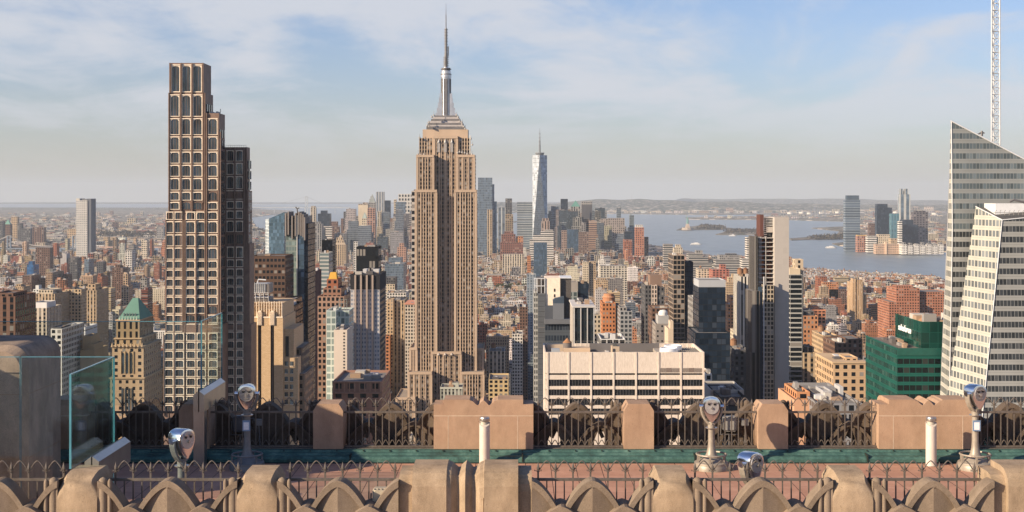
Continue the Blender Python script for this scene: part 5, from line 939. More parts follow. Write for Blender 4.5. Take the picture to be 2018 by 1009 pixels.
# far landmarks: suspension bridge, long bay bridge, statue, cranes, tanks, boats
def bridge(name, label, D, tx, ytop, ydeck, ybase, xends, ysag, colr, sidey, wt):
    t = thing(name, label, 'bridge', (PX(tx[0], D), D, 0)); k = D/F
    for x in tx:
        m = MB(); X = PX(x, D)
        for s_ in (-1, 1): m.box(X+s_*wt*.75*k-wt*.25*k, X+s_*wt*.75*k+wt*.25*k, D, D+10, 0, PZ(ytop, D), col=colr)
        for f_ in (.02, .3, .62): y = ytop+(ydeck-ytop)*f_; m.box(X-wt*k, X+wt*k, D+1, D+9, PZ(y+1.8, D), PZ(y, D), col=colr)
        m.build('tower', t)
    m = MB(); m.box(PX(xends[0], D), PX(xends[1], D), D, D+22, PZ(ydeck+1.6, D), PZ(ydeck, D), col=colr, bottom=True)
    x = xends[0]
    while x < xends[1]: m.box(PX(x, D), PX(x+.7, D), D+2, D+14, 0, PZ(ydeck, D), col=colr); x += 9 if len(tx) > 1 else 60
    m.build('deck', t)
    for off in (0, 18):
        m = MB(); A = [xends[0]]+list(tx)+[xends[1]]; pts = []
        for i, (a, b) in enumerate(zip(A, A[1:])):
            ya = ytop if a in tx else sidey[0]; yb = ytop if b in tx else sidey[1]; sag = ysag if (a in tx and b in tx) or len(tx) == 1 else 3
            for j in range(13): u = j/12; pts.append((PX(a+(b-a)*u, D), D+off, PZ(ya+(yb-ya)*u+4*u*(1-u)*sag, D)))
        m.tube(pts, .55*k if wt > 3 else .28*k, 4, col=(.45, .42, .38) if wt > 3 else colr); m.build('cable', t)
bridge('suspension_bridge', 'pale steel suspension bridge crossing behind the shiny tower', 5600, (17, 146), 464, 489, 510, (-60, 200), 21, (.25, .30, .36), (488, 490), 4)
bridge('bay_bridge', 'long pale suspension bridge far out over the bay', 18500, (604,), 387, 408.5, 420, (480, 690), 6, (.42, .44, .44), (404, 409), 2.6)
m = MB(); D = 5750; m.box(PX(190, D), PX(345, D), D, D+20, PZ(488.5, D), PZ(486, D), col=(.5, .34, .27), bottom=True)
for k in range(16): m.box(PX(192+k*10, D), PX(193+k*10, D), D+2, D+14, 0, PZ(488.5, D), col=(.4, .3, .25))
tag(m.build('elevated_road', loc=(PX(190, D), D, 0)), 'long pinkish elevated road running right from the shiny tower', 'elevated road')
D = 10000; SL = thing('harbour_statue', 'green robed statue with raised torch on a stone pedestal in the harbour', 'statue', (PX(1355, D), D, 3)); X = PX(1355, D); zp = PZ(441, D)
m = MB(); m.cyl(X, D, 3, 20, 45, 40, 11, (.35, .3, .25)); m.build('star_base', SL); m = MB(); m.pyr(X-16, X+16, D-16, D+16, 20, zp, (.45, .36, .28), 9, 9); m.build('pedestal', SL)
m = MB(); m.lathe(X, D, [(7.5, zp), (6.8, zp+12), (6, zp+22), (4.6, zp+31), (3, zp+36), (2.2, zp+38), (3.2, zp+42), (2.4, zp+46), (.2, zp+48)], 10, (.14, .30, .26)); m.tube([(X-4, D, zp+32), (X-8, D, zp+44), (X-8.5, D, zp+54)], 1.6, 6, (.14, .30, .26)); m.lathe(X-8.5, D, [(1, zp+53), (2.6, zp+55), (1.6, zp+59), (.1, zp+62)], 8, (.5, .42, .2)); m.tube([(X+4, D, zp+30), (X+6, D, zp+22), (X+3, D-4, zp+24)], 1.6, 6, (.14, .30, .26)); m.build('robed_figure', SL)
def gantry(x, ytop, D, k):
    nm = ['leftmost', 'second', 'third', 'fourth', 'fifth', 'sixth', 'rightmost'][k]
    t = thing('port_crane', '%s of the seven blue-grey port cranes on the far shore' % nm, 'crane', (PX(x, D), D, 3), 'port cranes on the far shore'); c = (.22, .25, .3); X = PX(x, D); zt = PZ(ytop, D)
    m = MB()
    for a in (-8, 8): m.box(X+a-1.5, X+a+1.5, D, D+3, 3, zt*.6, col=c); m.box(X+a-1.5, X+a+1.5, D+15, D+18, 3, zt*.6, col=c)
    m.box(X-9.5, X+9.5, D, D+18, zt*.55, zt*.6, col=c); m.build('portal', t)
    m = MB(); m.tube([(X-6, D+8, zt*.6), (X, D+8, zt), (X+8, D+8, zt*.6)], 1.8, 5, c); m.tube([(X-14, D+8, zt*.62), (X-2, D+8, zt*.66), (X+6+10*(k % 3), D+8, zt*(.7+.1*(k % 3)))], 1.8, 5, c); m.build('boom', t)
for k, (x, y) in enumerate(((1598, 411), (1606, 401), (1612, 409), (1619, 410), (1626, 408), (1718, 412), (1726, 410))): gantry(x, y, 15500, k)
rng = random.Random(21); names = 'first second third fourth fifth sixth seventh eighth ninth tenth eleventh twelfth thirteenth fourteenth fifteenth sixteenth'.split()
tm = MB(); tm.cyl(0, 0, 0, 22, 38, 38, 14, (.72, .68, .6)); tm.cyl(0, 0, 22, 26, 38, 4, 14, (.66, .62, .55)); t0 = tm.build('storage_tank', loc=(0, 0, 0))
for k in range(16):
    o = t0 if k == 0 else t0.copy()
    if k: COL.objects.link(o)
    px_ = 1560+k*19+rng.uniform(-4, 4); D_ = EZ*F/(rng.uniform(419, 424)-CY); o.location = (PX(px_, D_), D_, 4); tag(o, 'cream storage tank, %s from the left in the tank farm on the far shore' % names[k], 'storage tank', 'cream storage tanks on the far shore')
for (x, y, lb, s_) in ((1372, 482, 'white ferry in mid-river nearest the terraced buildings', 1.0), (1444, 465.5, 'small white ferry by the low harbour island', .8), (1638, 489, 'white boat beside the tapered riverfront tower', .9)):
    d_ = EZ*F/(y-CY); X = PX(x, d_); t = thing('ferry_boat', lb, 'boat', (X, d_, 0), 'ferries on the water'); L_ = 30*s_
    m = MB(); P_ = [(X-L_, d_-5), (X+L_*.7, d_-5), (X+L_, d_), (X+L_*.7, d_+5), (X-L_, d_+5)]
    for i in range(5): a, b = P_[i], P_[(i+1) % 5]; m.face([(*a, .1), (*b, .1), (*b, 4), (*a, 4)], col=(.6, .6, .58))
    m.face([(*p, 4) for p in P_], col=(.5, .5, .5)); m.build('hull', t); m = MB(); m.box(X-L_*.8, X+L_*.5, d_-4, d_+4, 4, 8, col=(.75, .75, .73)); m.box(X-L_*.3, X+L_*.3, d_-3, d_+3, 8, 11, col=(.7, .7, .7)); m.build('cabin', t)
t = thing('radio_mast', 'thin radio mast on the wooded hill ridge', 'mast', (PX(1245, 21000), 21000, 100)); m = MB(); m.cyl(PX(1245, 21000), 21000, 100, PZ(382, 21000), 3, 1.5, 5, (.4, .4, .4)); m.build('pole', t)
# ------------------------------------------------------------------ the city fabric
def inpoly(x, y, P):
    c = False; n = len(P)
    for i in range(n):
        x1, y1 = P[i]; x2, y2 = P[(i+1) % n]
        if (y1 > y) != (y2 > y) and x < (x2-x1)*(y-y1)/(y2-y1)+x1: c = not c
    return c
PAL = {
 'red brick': [(.33, .13, .08), (.38, .16, .10), (.28, .11, .08)], 'orange brick': [(.50, .24, .13), (.46, .21, .12)], 'brown brick': [(.20, .12, .09), (.24, .15, .11)],
 'tan': [(.50, .37, .24), (.55, .42, .28), (.46, .34, .23)], 'cream': [(.62, .54, .42), (.66, .57, .44)], 'white': [(.72, .69, .64), (.68, .66, .62)], 'grey': [(.32, .31, .30), (.26, .26, .27), (.38, .36, .34)],
 'pink': [(.48, .30, .23)], 'dark glass': [(.05, .06, .07)], 'blue-grey': [(.22, .25, .28)]}
ROOFC = [(.30, .27, .24), (.42, .38, .33), (.10, .10, .10), (.55, .52, .48), (.22, .2, .19), (.36, .30, .25)]
rng = random.Random(101); B = []
excl = []
for (D_, a, b, yt) in OCC: excl.append((D_-18, D_+62, PX(a, D_)-3, PX(b, D_)+3))
def free(x0, x1, y0, y1):
    for (a, b, c, d) in excl:
        if y0 < b and y1 > a and x0 < d and x1 > c: return False
    return True
def pick(weights):
    r = rng.random()*sum(w for _, w in weights)
    for k, w in weights:
        r -= w
        if r <= 0: return k
    return weights[0][0]
yb = 420
while yb < 7600:
    bd = 62; half = (1120)*yb/F+150; ax = -2800
    while ax < 2300:
        bw = 130 if rng.random() < .5 else 240
        if yb > 3800: bw = rng.choice((90, 120, 150))
        if abs(ax+bw/2) < half*1.0+200:
            for row in (0, 1):
                x = ax+rng.uniform(0, 3)
                while x < ax+bw-8:
                    w = rng.choice((7, 9, 11, 13, 16, 20, 26, 36)); w = min(w, ax+bw-x)
                    y0 = yb+row*31+rng.uniform(0, 2); d = 29+rng.uniform(-5, 0)
                    px_, far_ = (x+w/2)/y0*F+CX, y0
                    if y0 < 2100: h = rng.choice((26, 34, 42, 50, 58, 68, 82))
                    elif y0 < 2900: h = rng.choice((18, 22, 26, 35, 45, 52)) * (1.15 if px_ < 820 else .85)
                    elif y0 < 4600: h = rng.choice((13, 15, 17, 19, 22, 26, 34))
                    else: h = rng.choice((16, 20, 26, 34, 48))
                    if rng.random() < .06: h *= 1.9
                    if 1900 < y0 < 2600 and px_ > 1550: h = h*.75
                    if y0 < 1300: h = min(rng.uniform(25, 95), EZ-(660-CY)*y0/F)
                    lim = 470 if y0 > 4500 else (500 if y0 > 3000 else (540 if y0 > 2200 else (575 if y0 > 1500 else 625)))
                    if 940 < px_ < 1065 and y0 < 3200: lim = 585 if y0 > 2000 else 620
                    if px_ > 1560: lim = max(lim+28, 549 if y0 > 2800 else 0)
                    elif px_ > 1240 and y0 > 3000: lim = 508
                    if 950 < y0 < 1335 and 540 < px_ < 840: h = min(h, 38)
                    if 1000 < y0 < 1335 and px_ <= 540: h = min(h, 55)
                    if 940 < px_ < 1065 and y0 > 1250: h *= .62
                    h = max(9, min(h, EZ-(lim-CY)*y0/F))
                    if x+w > ax and inpoly(x, y0, MANH) and inpoly(x+w, y0+30, MANH) and free(x, x+w, y0, y0+d):
                        if px_ > 1250: W_ = [('red brick', 2.2), ('orange brick', 2.4), ('tan', 3), ('cream', 2.2), ('white', 1.6), ('grey', 1.8), ('brown brick', 1.4), ('pink', 1)]
                        elif px_ < 820: W_ = [('red brick', 1.6), ('orange brick', .9), ('tan', 3), ('cream', 2.4), ('white', 1.8), ('grey', 2), ('brown brick', 1.8), ('blue-grey', .5)]
                        else: W_ = [('red brick', 1.3), ('tan', 2.8), ('cream', 2.8), ('white', 2.2), ('grey', 2.4), ('brown brick', 1.2), ('blue-grey', .6), ('orange brick', .6)]
                        if y0 > 4900: W_ = [('tan', 3), ('cream', 2), ('grey', 3.4), ('blue-grey', 2), ('brown brick', 1.6), ('red brick', .9), ('white', 1.2), ('pink', .8)]
                        B.append((y0, x, x+w, d, h, pick(W_)))
                    x += w
        ax += bw+(24 if yb < 3800 else 16)
    yb += 80 if yb < 3800 else 78
# outer boroughs and the far shore: scattered larger blocks
for _ in range(5200):
    y0 = rng.uniform(6100, 19000)*1.0; y0 = 6100+(y0-6100)*rng.random()**.4; x = rng.uniform(-(1080)*y0/F, 1080*y0/F)
    P_ = inpoly(x, y0, [(-30000, 6000), (-3000, 6050), (-2100, 6600), (-1350, 7300), (-1500, 8700), G(500, 446), G(486, 430), G(560, 421), (-5600, 26000), (-30000, 32000)])
    J_ = (not P_) and x > 0 and inpoly(x, y0, [(2000, 5300), G(1862, 490), G(1790, 490), G(1700, 484), G(1690, 478), G(1700, 460), G(1690, 432), G(1560, 432), G(1360, 431.5), G(1350, 430), G(1540, 425), G(1500, 423), (9000, 20000), (20000, 20000)])
    if not (P_ or J_): continue
    w = rng.uniform(18, 70); h = rng.choice((8, 9, 11, 13, 16))*(1.0 if J_ else 1.1); 
    if rng.random() < .03: h *= 3
    B.append((y0, x, x+w, rng.uniform(20, 60), h, pick([('tan', 3), ('cream', 3), ('white', 2), ('red brick', 1.6), ('grey', 2), ('brown brick', 1)])))
for _ in range(420):          # houses and works at the foot of the wooded hills
    y0 = rng.uniform(18800, 20500); x = rng.uniform(PX(1165, y0), PX(1880, y0)); w = rng.uniform(40, 130)
    B.append((y0, x, x+w, 40, rng.uniform(14, 34)*(2.2 if rng.random() < .04 else 1), pick([('tan', 2), ('cream', 3), ('white', 3), ('grey', 1)])))
for _ in range(150):          # the dense downtown cluster
    y0 = rng.uniform(5300, 7000); px_ = rng.choice((rng.uniform(600, 815), rng.uniform(940, 1245), rng.uniform(680, 815), rng.uniform(1090, 1200))); x = PX(px_, y0); w = rng.uniform(22, 55); yt_ = rng.uniform(424, 470) if rng.random() < .8 else rng.uniform(406, 424)
    if inpoly(x, y0, MANH) and inpoly(x+w, y0, MANH) and free(x, x+w, y0, y0+30): B.append((y0, x, x+w, 34, PZ(yt_, y0)-3, pick([('grey', 3), ('blue-grey', 3), ('tan', 2.2), ('brown brick', 1.5), ('cream', 1.5), ('dark glass', 2), ('pink', .8)])))
B.sort()
# visibility: floating horizon over photo columns, hand placed things included
HZ = [905.0]*2018; ev = [(b[0], 1, b) for b in B]+[(o[0], 0, o) for o in OCC]; ev.sort(key=lambda e: (e[0], e[1])); vis = []
for D_, k, q in ev:
    if k == 0: a, b, yt = q[1], q[2], q[3]; yk = yt
    else:
        a, b = q[1]/D_*F+CX, q[2]/D_*F+CX; db = D_+q[3]*.8; yk = CY+(EZ-3-q[4])/db*F; yt = yk
    if b < 0 or a >= 2018: continue
    i0, i1 = max(0, int(a)), min(2017, int(math.ceil(b))); area = 0
    for i in range(i0, i1+1):
        if HZ[i]+4 > yk: area += min(60, HZ[i]+4-yk)-4 if HZ[i] > yk else .5
        if HZ[i] > yk: HZ[i] = yk
    if k and area > 0: vis.append((area, q))
vis.sort(key=lambda v: -v[0]); NIND = 250
LM_ = [l for l in LAND if l[3]]
SEEN = {}
def fill_label(q, kind_word, extra):
    D_ = q[0]; px_ = (q[1]+q[2])/2/D_*F+CX; py = CY+(EZ-q[4])/D_*F
    best = min(LM_, key=lambda l: ((l[0]-px_)/1.0)**2*1.0+((l[1]-py)*.45)**2); dx = px_-best[0]
    rel = 'right of' if dx > 22 else ('left of' if dx < -22 else ('just in front of' if D_ < best[2] else 'just beyond'))
    base = '%s %s%s, %s the %s' % (q[5], kind_word, extra, rel, best[3]); key = base; n = SEEN.get(key, 0); SEEN[key] = n+1
    if n: base = base.replace(',', ', %s' % ['', 'second', 'third', 'fourth', 'fifth', 'sixth', 'seventh', 'eighth', 'ninth', 'tenth', 'eleventh', 'twelfth'][min(n, 11)]+' nearest', 1)
    if len(base.split()) > 16: base = base.replace(' nearest', '').replace(' with flat roof', '')
    return base
def style(c, D_, rr):
    col = rr.choice(PAL[c]); j = rr.uniform(.62, 1.1); col = tuple(min(.85, v*j*rr.uniform(.95, 1.05)) for v in col)
    if c == 'dark glass' or c == 'blue-grey': st = S(col, bay=2.6, fl=3.6, ww=.85, wh=.7, win=(.08, .11, .14), gl=.4)
    else:
        t = rr.random()
        if t < .5: st = S(col, bay=rr.uniform(2.4, 3.6), fl=rr.uniform(3.2, 3.9), ww=rr.uniform(.38, .55), wh=rr.uniform(.45, .6))
        elif t < .75: st = S(col, bay=rr.uniform(3.5, 5), fl=3.9, ww=rr.uniform(.6, .75), wh=rr.uniform(.55, .68), sp=rr.uniform(.5, 1))
        elif t < .9: st = S(col, bay=rr.uniform(2.6, 3.6), fl=3.5, ww=.5, wh=.66, sp=.45)
        else: st = S(col, bay=40, fl=3.5, ww=1, wh=.45, win=(.05, .06, .07))
    k = max(1.0, D_/2600.0); st['bay'] *= k; st['fl'] *= k; st['roof'] = rr.choice(ROOFC); return st
vis_ind = sorted(vis[:NIND], key=lambda v: v[1][0]); rest = vis[NIND:]
for area, q in vis_ind:
    D_, xa, xb, dp, h, c = q; rr = random.Random(int(xa*10+D_)); st = style(c, D_, rr); kw = 'loft building' if h < 32 else ('mid-rise block' if h < 60 else 'tower block'); z1 = 3+h
    hw = rr.random(); hastank = hw < .42 and D_ < 3200; setb = h > 38 and rr.random() < .55
    t = thing('city_building', 'x', 'building', ((xa+xb)/2, D_, 3), 'buildings of the city grid')
    t['label'] = fill_label(q, kw, ' with water tank' if hastank else (' with setback top' if setb else ' with flat roof'))
    m = MB(); zz = z1 if not setb else 3+h*rr.uniform(.6, .82); m.bbox(xa, xb, D_, D_+dp, 3, zz, st, cap=1.0)
    m.box(xa-.3, xb+.3, D_-.4, D_-.004, zz-1.6, zz+.15, col=tuple(min(.9, v*1.12) for v in st['col']), bottom=True); m.build('walls', t)
    if setb: i_ = min(5, (xb-xa)*.18); m = MB(); m.bbox(xa+i_, xb-i_*rr.choice((0.05, 1)), D_+3, D_+dp-3, zz-1, z1, st, cap=.8); m.build('upper_block', t)
    m = MB(); zr = zz-1.0 if not setb else z1-.8; bx = rr.uniform(xa+1, max(xa+1.2, xb-7)); m.bbox(bx, min(xb-.6, bx+rr.uniform(4, 7)), D_+dp*.35, D_+dp*.7, zr, zr+rr.uniform(3.2, 5.5), NOWIN(st['col'])); m.build('bulkhead', t)
    m = MB(); clutter(m, xa+1, xb-1, D_+2, D_+dp-3, zr, rr, rr.randint(3, 8), 2.4); m.build('rooftop_plant', t)
    if hastank: m = MB(); tank(m, xa+(xb-xa)*rr.uniform(.25, .75), D_+dp*rr.uniform(.4, .8), zr, rr.uniform(1.7, 2.5), rr.uniform(3.6, 4.8), rr.choice([(.30, .17, .10), (.22, .16, .12), (.36, .25, .17)])); m.build('water_tank', t)
mA = MB()
for area, q in rest:
    D_, xa, xb, dp, h, c = q; rr = random.Random(int(xa*10+D_)); st = style(c, D_, rr); z1 = 3+h
    if D_ > 18000: z1 += max(0, 6)
    setb = h > 34 and rr.random() < .4; zz = z1 if not setb else 3+h*.72
    mA.bbox(xa, xb, D_, D_+dp, 3, zz, st, cap=.9 if D_ < 3000 else 0)
    if setb: mA.bbox(xa+2, xb-2, D_+3, D_+dp-3, zz-1, z1, st)
    if D_ < 5200:
        clutter(mA, xa+1, xb-1, D_+2, D_+dp-2, z1-(.9 if D_ < 3000 and not setb else 0), rr, rr.randint(1, 4), 3.6)
        if rr.random() < .22: tank(mA, (xa+xb)/2, D_+dp*.6, z1-.5, rr.uniform(1.8, 2.4), 4.4)
tag(mA.build('distant_city_blocks'), 'mass of low brick, stone and white city blocks filling the distance', 'city blocks', kind='stuff')
print('buildings visible', len(vis), 'individual', len(vis_ind))
# trees among the blocks and on the islands
leafm = simple('spring_foliage', (.09, .10, .03), .9, 0, .4, .5); woodm = simple('tree_bark', (.10, .075, .055), .9, 0, 1, .2); brownf = simple('bare_woodland', (.085, .07, .05), .95, 0, .05, .4)
def clump(m, x, y, z, r, rr, n):
    for _ in range(n):
        th, ph_ = rr.uniform(0, 2*pi), math.acos(rr.uniform(-.5, 1)); q = r*rr.uniform(.45, 1.0); c = Vector((x+q*sin(ph_)*cos(th), y+q*sin(ph_)*sin(th), z+q*.8*cos(ph_)))
        a = Vector((rr.gauss(0, 1), rr.gauss(0, 1), rr.gauss(0, 1))).normalized(); b = a.orthogonal().normalized(); s_ = r*rr.uniform(.14, .26)
        m.face([tuple(c+a*s_), tuple(c+b*s_), tuple(c-a*s_), tuple(c-b*s_*.8)])
rr = random.Random(77); wmb = MB()
for (poly, n, r) in (([G(1375, 452.5), G(1385, 448), G(1430, 450.5), G(1425, 453)], 260, 26), ([G(1420, 461), G(1450, 456), G(1495, 455), G(1500, 461)], 200, 22), ([G(1700, 470), G(1660, 466), G(1590, 472), G(1640, 474)], 260, 24), ([G(490, 465), G(522, 462), G(522, 458), G(488, 455)], 130, 26), ([G(340, 470), G(480, 468), G(480, 447), G(340, 450)], 700, 26), ([G(190, 470), G(320, 470), G(320, 462), G(190, 462)], 300, 26)):
    xs = [p[0] for p in poly]; ys = [p[1] for p in poly]
    for _ in range(n):
        x, y = rr.uniform(min(xs), max(xs)), rr.uniform(min(ys), max(ys))
        if inpoly(x, y, poly): clump(wmb, x, y, 9, r*rr.uniform(.7, 1.3), rr, 14)
tag(wmb.build('far_woodland', mats=[brownf]), 'brown and green woodland covering the islands and far shores', 'woodland', kind='stuff')
def tree(x, y, h, lbl):
    t = thing('street_tree', lbl, 'tree', (x, y, 3), 'trees in the square beyond the landmark skyscraper'); m = MB(); m.tube([(x, y, 3), (x+.3, y, 3+h*.35), (x-.2, y+.3, 3+h*.62)], .4, 6, rs=[h*.028, h*.02, h*.01])
    for k in range(5): a = k*1.26; m.tube([(x, y, 3+h*.38), (x+cos(a)*h*.2, y+sin(a)*h*.2, 3+h*.65)], .2, 5, rs=[h*.013, h*.004])
    m.build('trunk', t, [woodm]); m = MB()
    for k in range(9): a = rr.uniform(0, 6.3); clump(m, x+cos(a)*h*.22, y+sin(a)*h*.22, 3+h*rr.uniform(.5, .85), h*.22, rr, 34)
    m.build('crown', t, [leafm])
k = 0
for (px_, D_) in ((984, 3640), (992, 3660), (1001, 3620), (1009, 3650), (1018, 3630), (1026, 3660), (1034, 3640), (1042, 3625)):
    tree(PX(px_, D_), D_, 24, 'yellow-green tree, %s from the left in the row of eight beyond the landmark skyscraper' % names[k]); k += 1
# ------------------------------------------------------------------ the observation terrace
stone, t_, b_ = nodemat('parapet_sandstone', .85)
tc_ = t_.nodes.new('ShaderNodeTexCoord'); L = t_.links.new
def stonemat(name, c0, c1, stain=.35):
    m, t, b = nodemat(name, .88); L = t.links.new; tc = t.nodes.new('ShaderNodeNewGeometry')
    def nz(sc, det, str_=(1, 1, 1)):
        mp = t.nodes.new('ShaderNodeMapping'); mp.inputs['Scale'].default_value = str_; L(tc.outputs['Position'], mp.inputs[0]); n = t.nodes.new('ShaderNodeTexNoise'); n.inputs['Scale'].default_value = sc; n.inputs['Detail'].default_value = det; n.inputs['Roughness'].default_value = .7; L(mp.outputs[0], n.inputs['Vector']); return n.outputs[0]
    r = t.nodes.new('ShaderNodeValToRGB'); r.color_ramp.elements[0].position = .3; r.color_ramp.elements[1].position = .7; r.color_ramp.elements[0].color = (*c0, 1); r.color_ramp.elements[1].color = (*c1, 1); L(nz(1.6, 8), r.inputs[0])
    g = t.nodes.new('ShaderNodeMapRange'); g.inputs[1].default_value = .3; g.inputs[2].default_value = .75; g.inputs[3].default_value = 1-stain; g.inputs[4].default_value = 1.05; L(nz(3.1, 9, (1, 1, .35)), g.inputs[0])
    f = t.nodes.new('ShaderNodeMapRange'); f.inputs[1].default_value = .35; f.inputs[2].default_value = .65; f.inputs[3].default_value = .74; f.inputs[4].default_value = 1.14; L(nz(55, 4, (1, 1, 2.2)), f.inputs[0])
    v = mth('MULTIPLY', g.outputs[0], f.outputs[0], tree=t); cc = t.nodes.new('ShaderNodeCombineColor'); [L(v, cc.inputs[i]) for i in range(3)]
    mx = t.nodes.new('ShaderNodeMix'); mx.data_type = 'RGBA'; mx.blend_type = 'MULTIPLY'; mx.inputs[0].default_value = 1; L(r.outputs[0], mx.inputs[6]); L(cc.outputs[0], mx.inputs[7])
    vo = t.nodes.new('ShaderNodeTexVoronoi'); vo.inputs['Scale'].default_value = 9; L(tc.outputs['Position'], vo.inputs['Vector']); pit = mth('LESS_THAN', vo.outputs['Distance'], .07, tree=t)
    m2 = t.nodes.new('ShaderNodeMix'); m2.data_type = 'RGBA'; L(mth('MULTIPLY', pit, .75, tree=t), m2.inputs[0]); L(mx.outputs[2], m2.inputs[6]); m2.inputs[7].default_value = (c0[0]*.35, c0[1]*.33, c0[2]*.3, 1); L(m2.outputs[2], b.inputs['Base Color'])
    bp = t.nodes.new('ShaderNodeBump'); bp.inputs['Strength'].default_value = .35; bp.inputs['Distance'].default_value = .01; L(nz(40, 5), bp.inputs['Height']); L(bp.outputs[0], b.inputs['Normal']); return m
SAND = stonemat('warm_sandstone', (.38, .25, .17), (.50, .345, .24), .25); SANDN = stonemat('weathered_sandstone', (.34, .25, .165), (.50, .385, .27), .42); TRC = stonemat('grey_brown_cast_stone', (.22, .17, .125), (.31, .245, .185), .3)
TRF = stonemat('shade_darkened_cast_stone', (.11, .085, .065), (.20, .155, .12), .4)  # weathered far tracery, its colour also darkened to stand in for pier shade
JOINT = simple('mortar_joint', (.55, .44, .34), .9, 0, 6, .2); JOINTD = simple('dark_mortar_joint', (.26, .17, .10), .9, 0, 6, .2)
IRON = simple('bronze_ironwork', (.17, .145, .125), .42, .35, 9, .3); IROND = simple('dark_ironwork', (.075, .065, .058), .45, .35, 9, .3)
FZ = EZ-6.24; fm, t_, b_ = nodemat('terrace_tiles', .75); L = t_.links.new; ge_ = t_.nodes.new('ShaderNodeNewGeometry'); sp_ = t_.nodes.new('ShaderNodeSeparateXYZ'); L(ge_.outputs['Position'], sp_.inputs[0])
def lin(o, pitch, off, wd): return mth('LESS_THAN', mth('ABSOLUTE', mth('SUBTRACT', mth('FRACT', mth('ADD', mth('DIVIDE', o, pitch, tree=t_), off, tree=t_), tree=t_), .5, tree=t_), tree=t_), wd, tree=t_)
lx = lin(sp_.outputs[0], .575, .18, .013); ly = mth('MULTIPLY', lin(sp_.outputs[1], .575, .2, .009), .6, tree=t_); ln = mth('MAXIMUM', lx, ly, tree=t_)
nz_ = t_.nodes.new('ShaderNodeTexNoise'); nz_.inputs['Scale'].default_value = 2.2; nz_.inputs['Detail'].default_value = 9; nz_.inputs['Roughness'].default_value = .75; L(ge_.outputs['Position'], nz_.inputs['Vector'])
cr_ = t_.nodes.new('ShaderNodeValToRGB'); cr_.color_ramp.elements[0].position = .3; cr_.color_ramp.elements[1].position = .72; cr_.color_ramp.elements[0].color = (.38, .20, .135, 1); cr_.color_ramp.elements[1].color = (.52, .305, .22, 1); L(nz_.outputs[0], cr_.inputs[0])
wn_ = t_.nodes.new('ShaderNodeTexWhiteNoise'); wn_.noise_dimensions = '2D'; c3_ = t_.nodes.new('ShaderNodeCombineXYZ'); L(mth('FLOOR', mth('ADD', mth('DIVIDE', sp_.outputs[0], .575, tree=t_), .68, tree=t_), tree=t_), c3_.inputs[0]); L(mth('FLOOR', mth('ADD', mth('DIVIDE', sp_.outputs[1], .575, tree=t_), .7, tree=t_), tree=t_), c3_.inputs[1]); L(c3_.outputs[0], wn_.inputs['Vector'])
tv = mth('ADD', mth('MULTIPLY', wn_.outputs['Value'], .16, tree=t_), .92, tree=t_); cc_ = t_.nodes.new('ShaderNodeCombineColor'); [L(tv, cc_.inputs[i]) for i in range(3)]
m1_ = t_.nodes.new('ShaderNodeMix'); m1_.data_type = 'RGBA'; m1_.blend_type = 'MULTIPLY'; m1_.inputs[0].default_value = 1; L(cr_.outputs[0], m1_.inputs[6]); L(cc_.outputs[0], m1_.inputs[7])
mx_ = t_.nodes.new('ShaderNodeMix'); mx_.data_type = 'RGBA'; L(ln, mx_.inputs[0]); L(m1_.outputs[2], mx_.inputs[6]); mx_.inputs[7].default_value = (.05, .03, .025, 1); L(mx_.outputs[2], b_.inputs['Base Color'])
m = MB(); m.face([(-22, 22, FZ), (22, 22, FZ), (22, 32.05, FZ), (-22, 32.05, FZ)]); m.face([(-22, 32.05, FZ-.3), (22, 32.05, FZ-.3), (22, 22, FZ-.3), (-22, 22, FZ-.3)]); tag(m.build('terrace_floor', mats=[fm]), kind='structure')
# copper skirting
cop, t_, b_ = nodemat('verdigris_copper', .6, .15); L = t_.links.new; ge_ = t_.nodes.new('ShaderNodeNewGeometry'); nz_ = t_.nodes.new('ShaderNodeTexNoise'); nz_.inputs['Scale'].default_value = 2.4; nz_.inputs['Detail'].default_value = 10; nz_.inputs['Roughness'].default_value = .8; mp_ = t_.nodes.new('ShaderNodeMapping'); mp_.inputs['Scale'].default_value = (1, 1, .6); L(ge_.outputs['Position'], mp_.inputs[0]); L(mp_.outputs[0], nz_.inputs['Vector'])
cr_ = t_.nodes.new('ShaderNodeValToRGB'); e = cr_.color_ramp.elements; e[0].position = .34; e[0].color = (.035, .06, .055, 1); e[1].position = .66; e[1].color = (.12, .22, .19, 1); q = e.new(.5); q.color = (.055, .125, .112, 1); L(nz_.outputs[0], cr_.inputs[0]); L(cr_.outputs[0], b_.inputs['Base Color'])
Yf = 32.6; t = thing('copper_skirting', 'green weathered copper skirting along the foot of the far parapet', 'skirting', (0, 32.2, FZ)); m = MB(); x0, x1 = -22, 22
pr = [(32.02, -6.24), (32.02, -6.15), (32.06, -6.10), (32.2, -6.08), (32.22, -6.05), (32.3, -6.03), (32.32, -5.99), (32.9, -5.985)]
for (a, b), (c, d) in zip(pr, pr[1:]):
    for k in range(11): xa, xb = x0+k*4, x0+k*4+4; m.face([(xa, a, EZ+b), (xb, a, EZ+b), (xb, c, EZ+d), (xa, c, EZ+d)])
m.build('copper_sheet', t, [cop]); m = MB()
for k in range(11): x = x0+2.1+k*4; m.box(x, x+.03, 32.0, 32.3, EZ-6.2, EZ-6.04)
m.tube([(x0, 32.01, EZ-6.235), (x1, 32.01, EZ-6.235)], .02, 5)
for k in range(70): x = x0+.4+k*.62; m.box(x, x+.025, 32.28, 32.31, EZ-6.01, EZ-5.985)
m.build('seams', t, [simple('dark_copper_seam', (.03, .04, .035), .6, .2, 4, .2)])
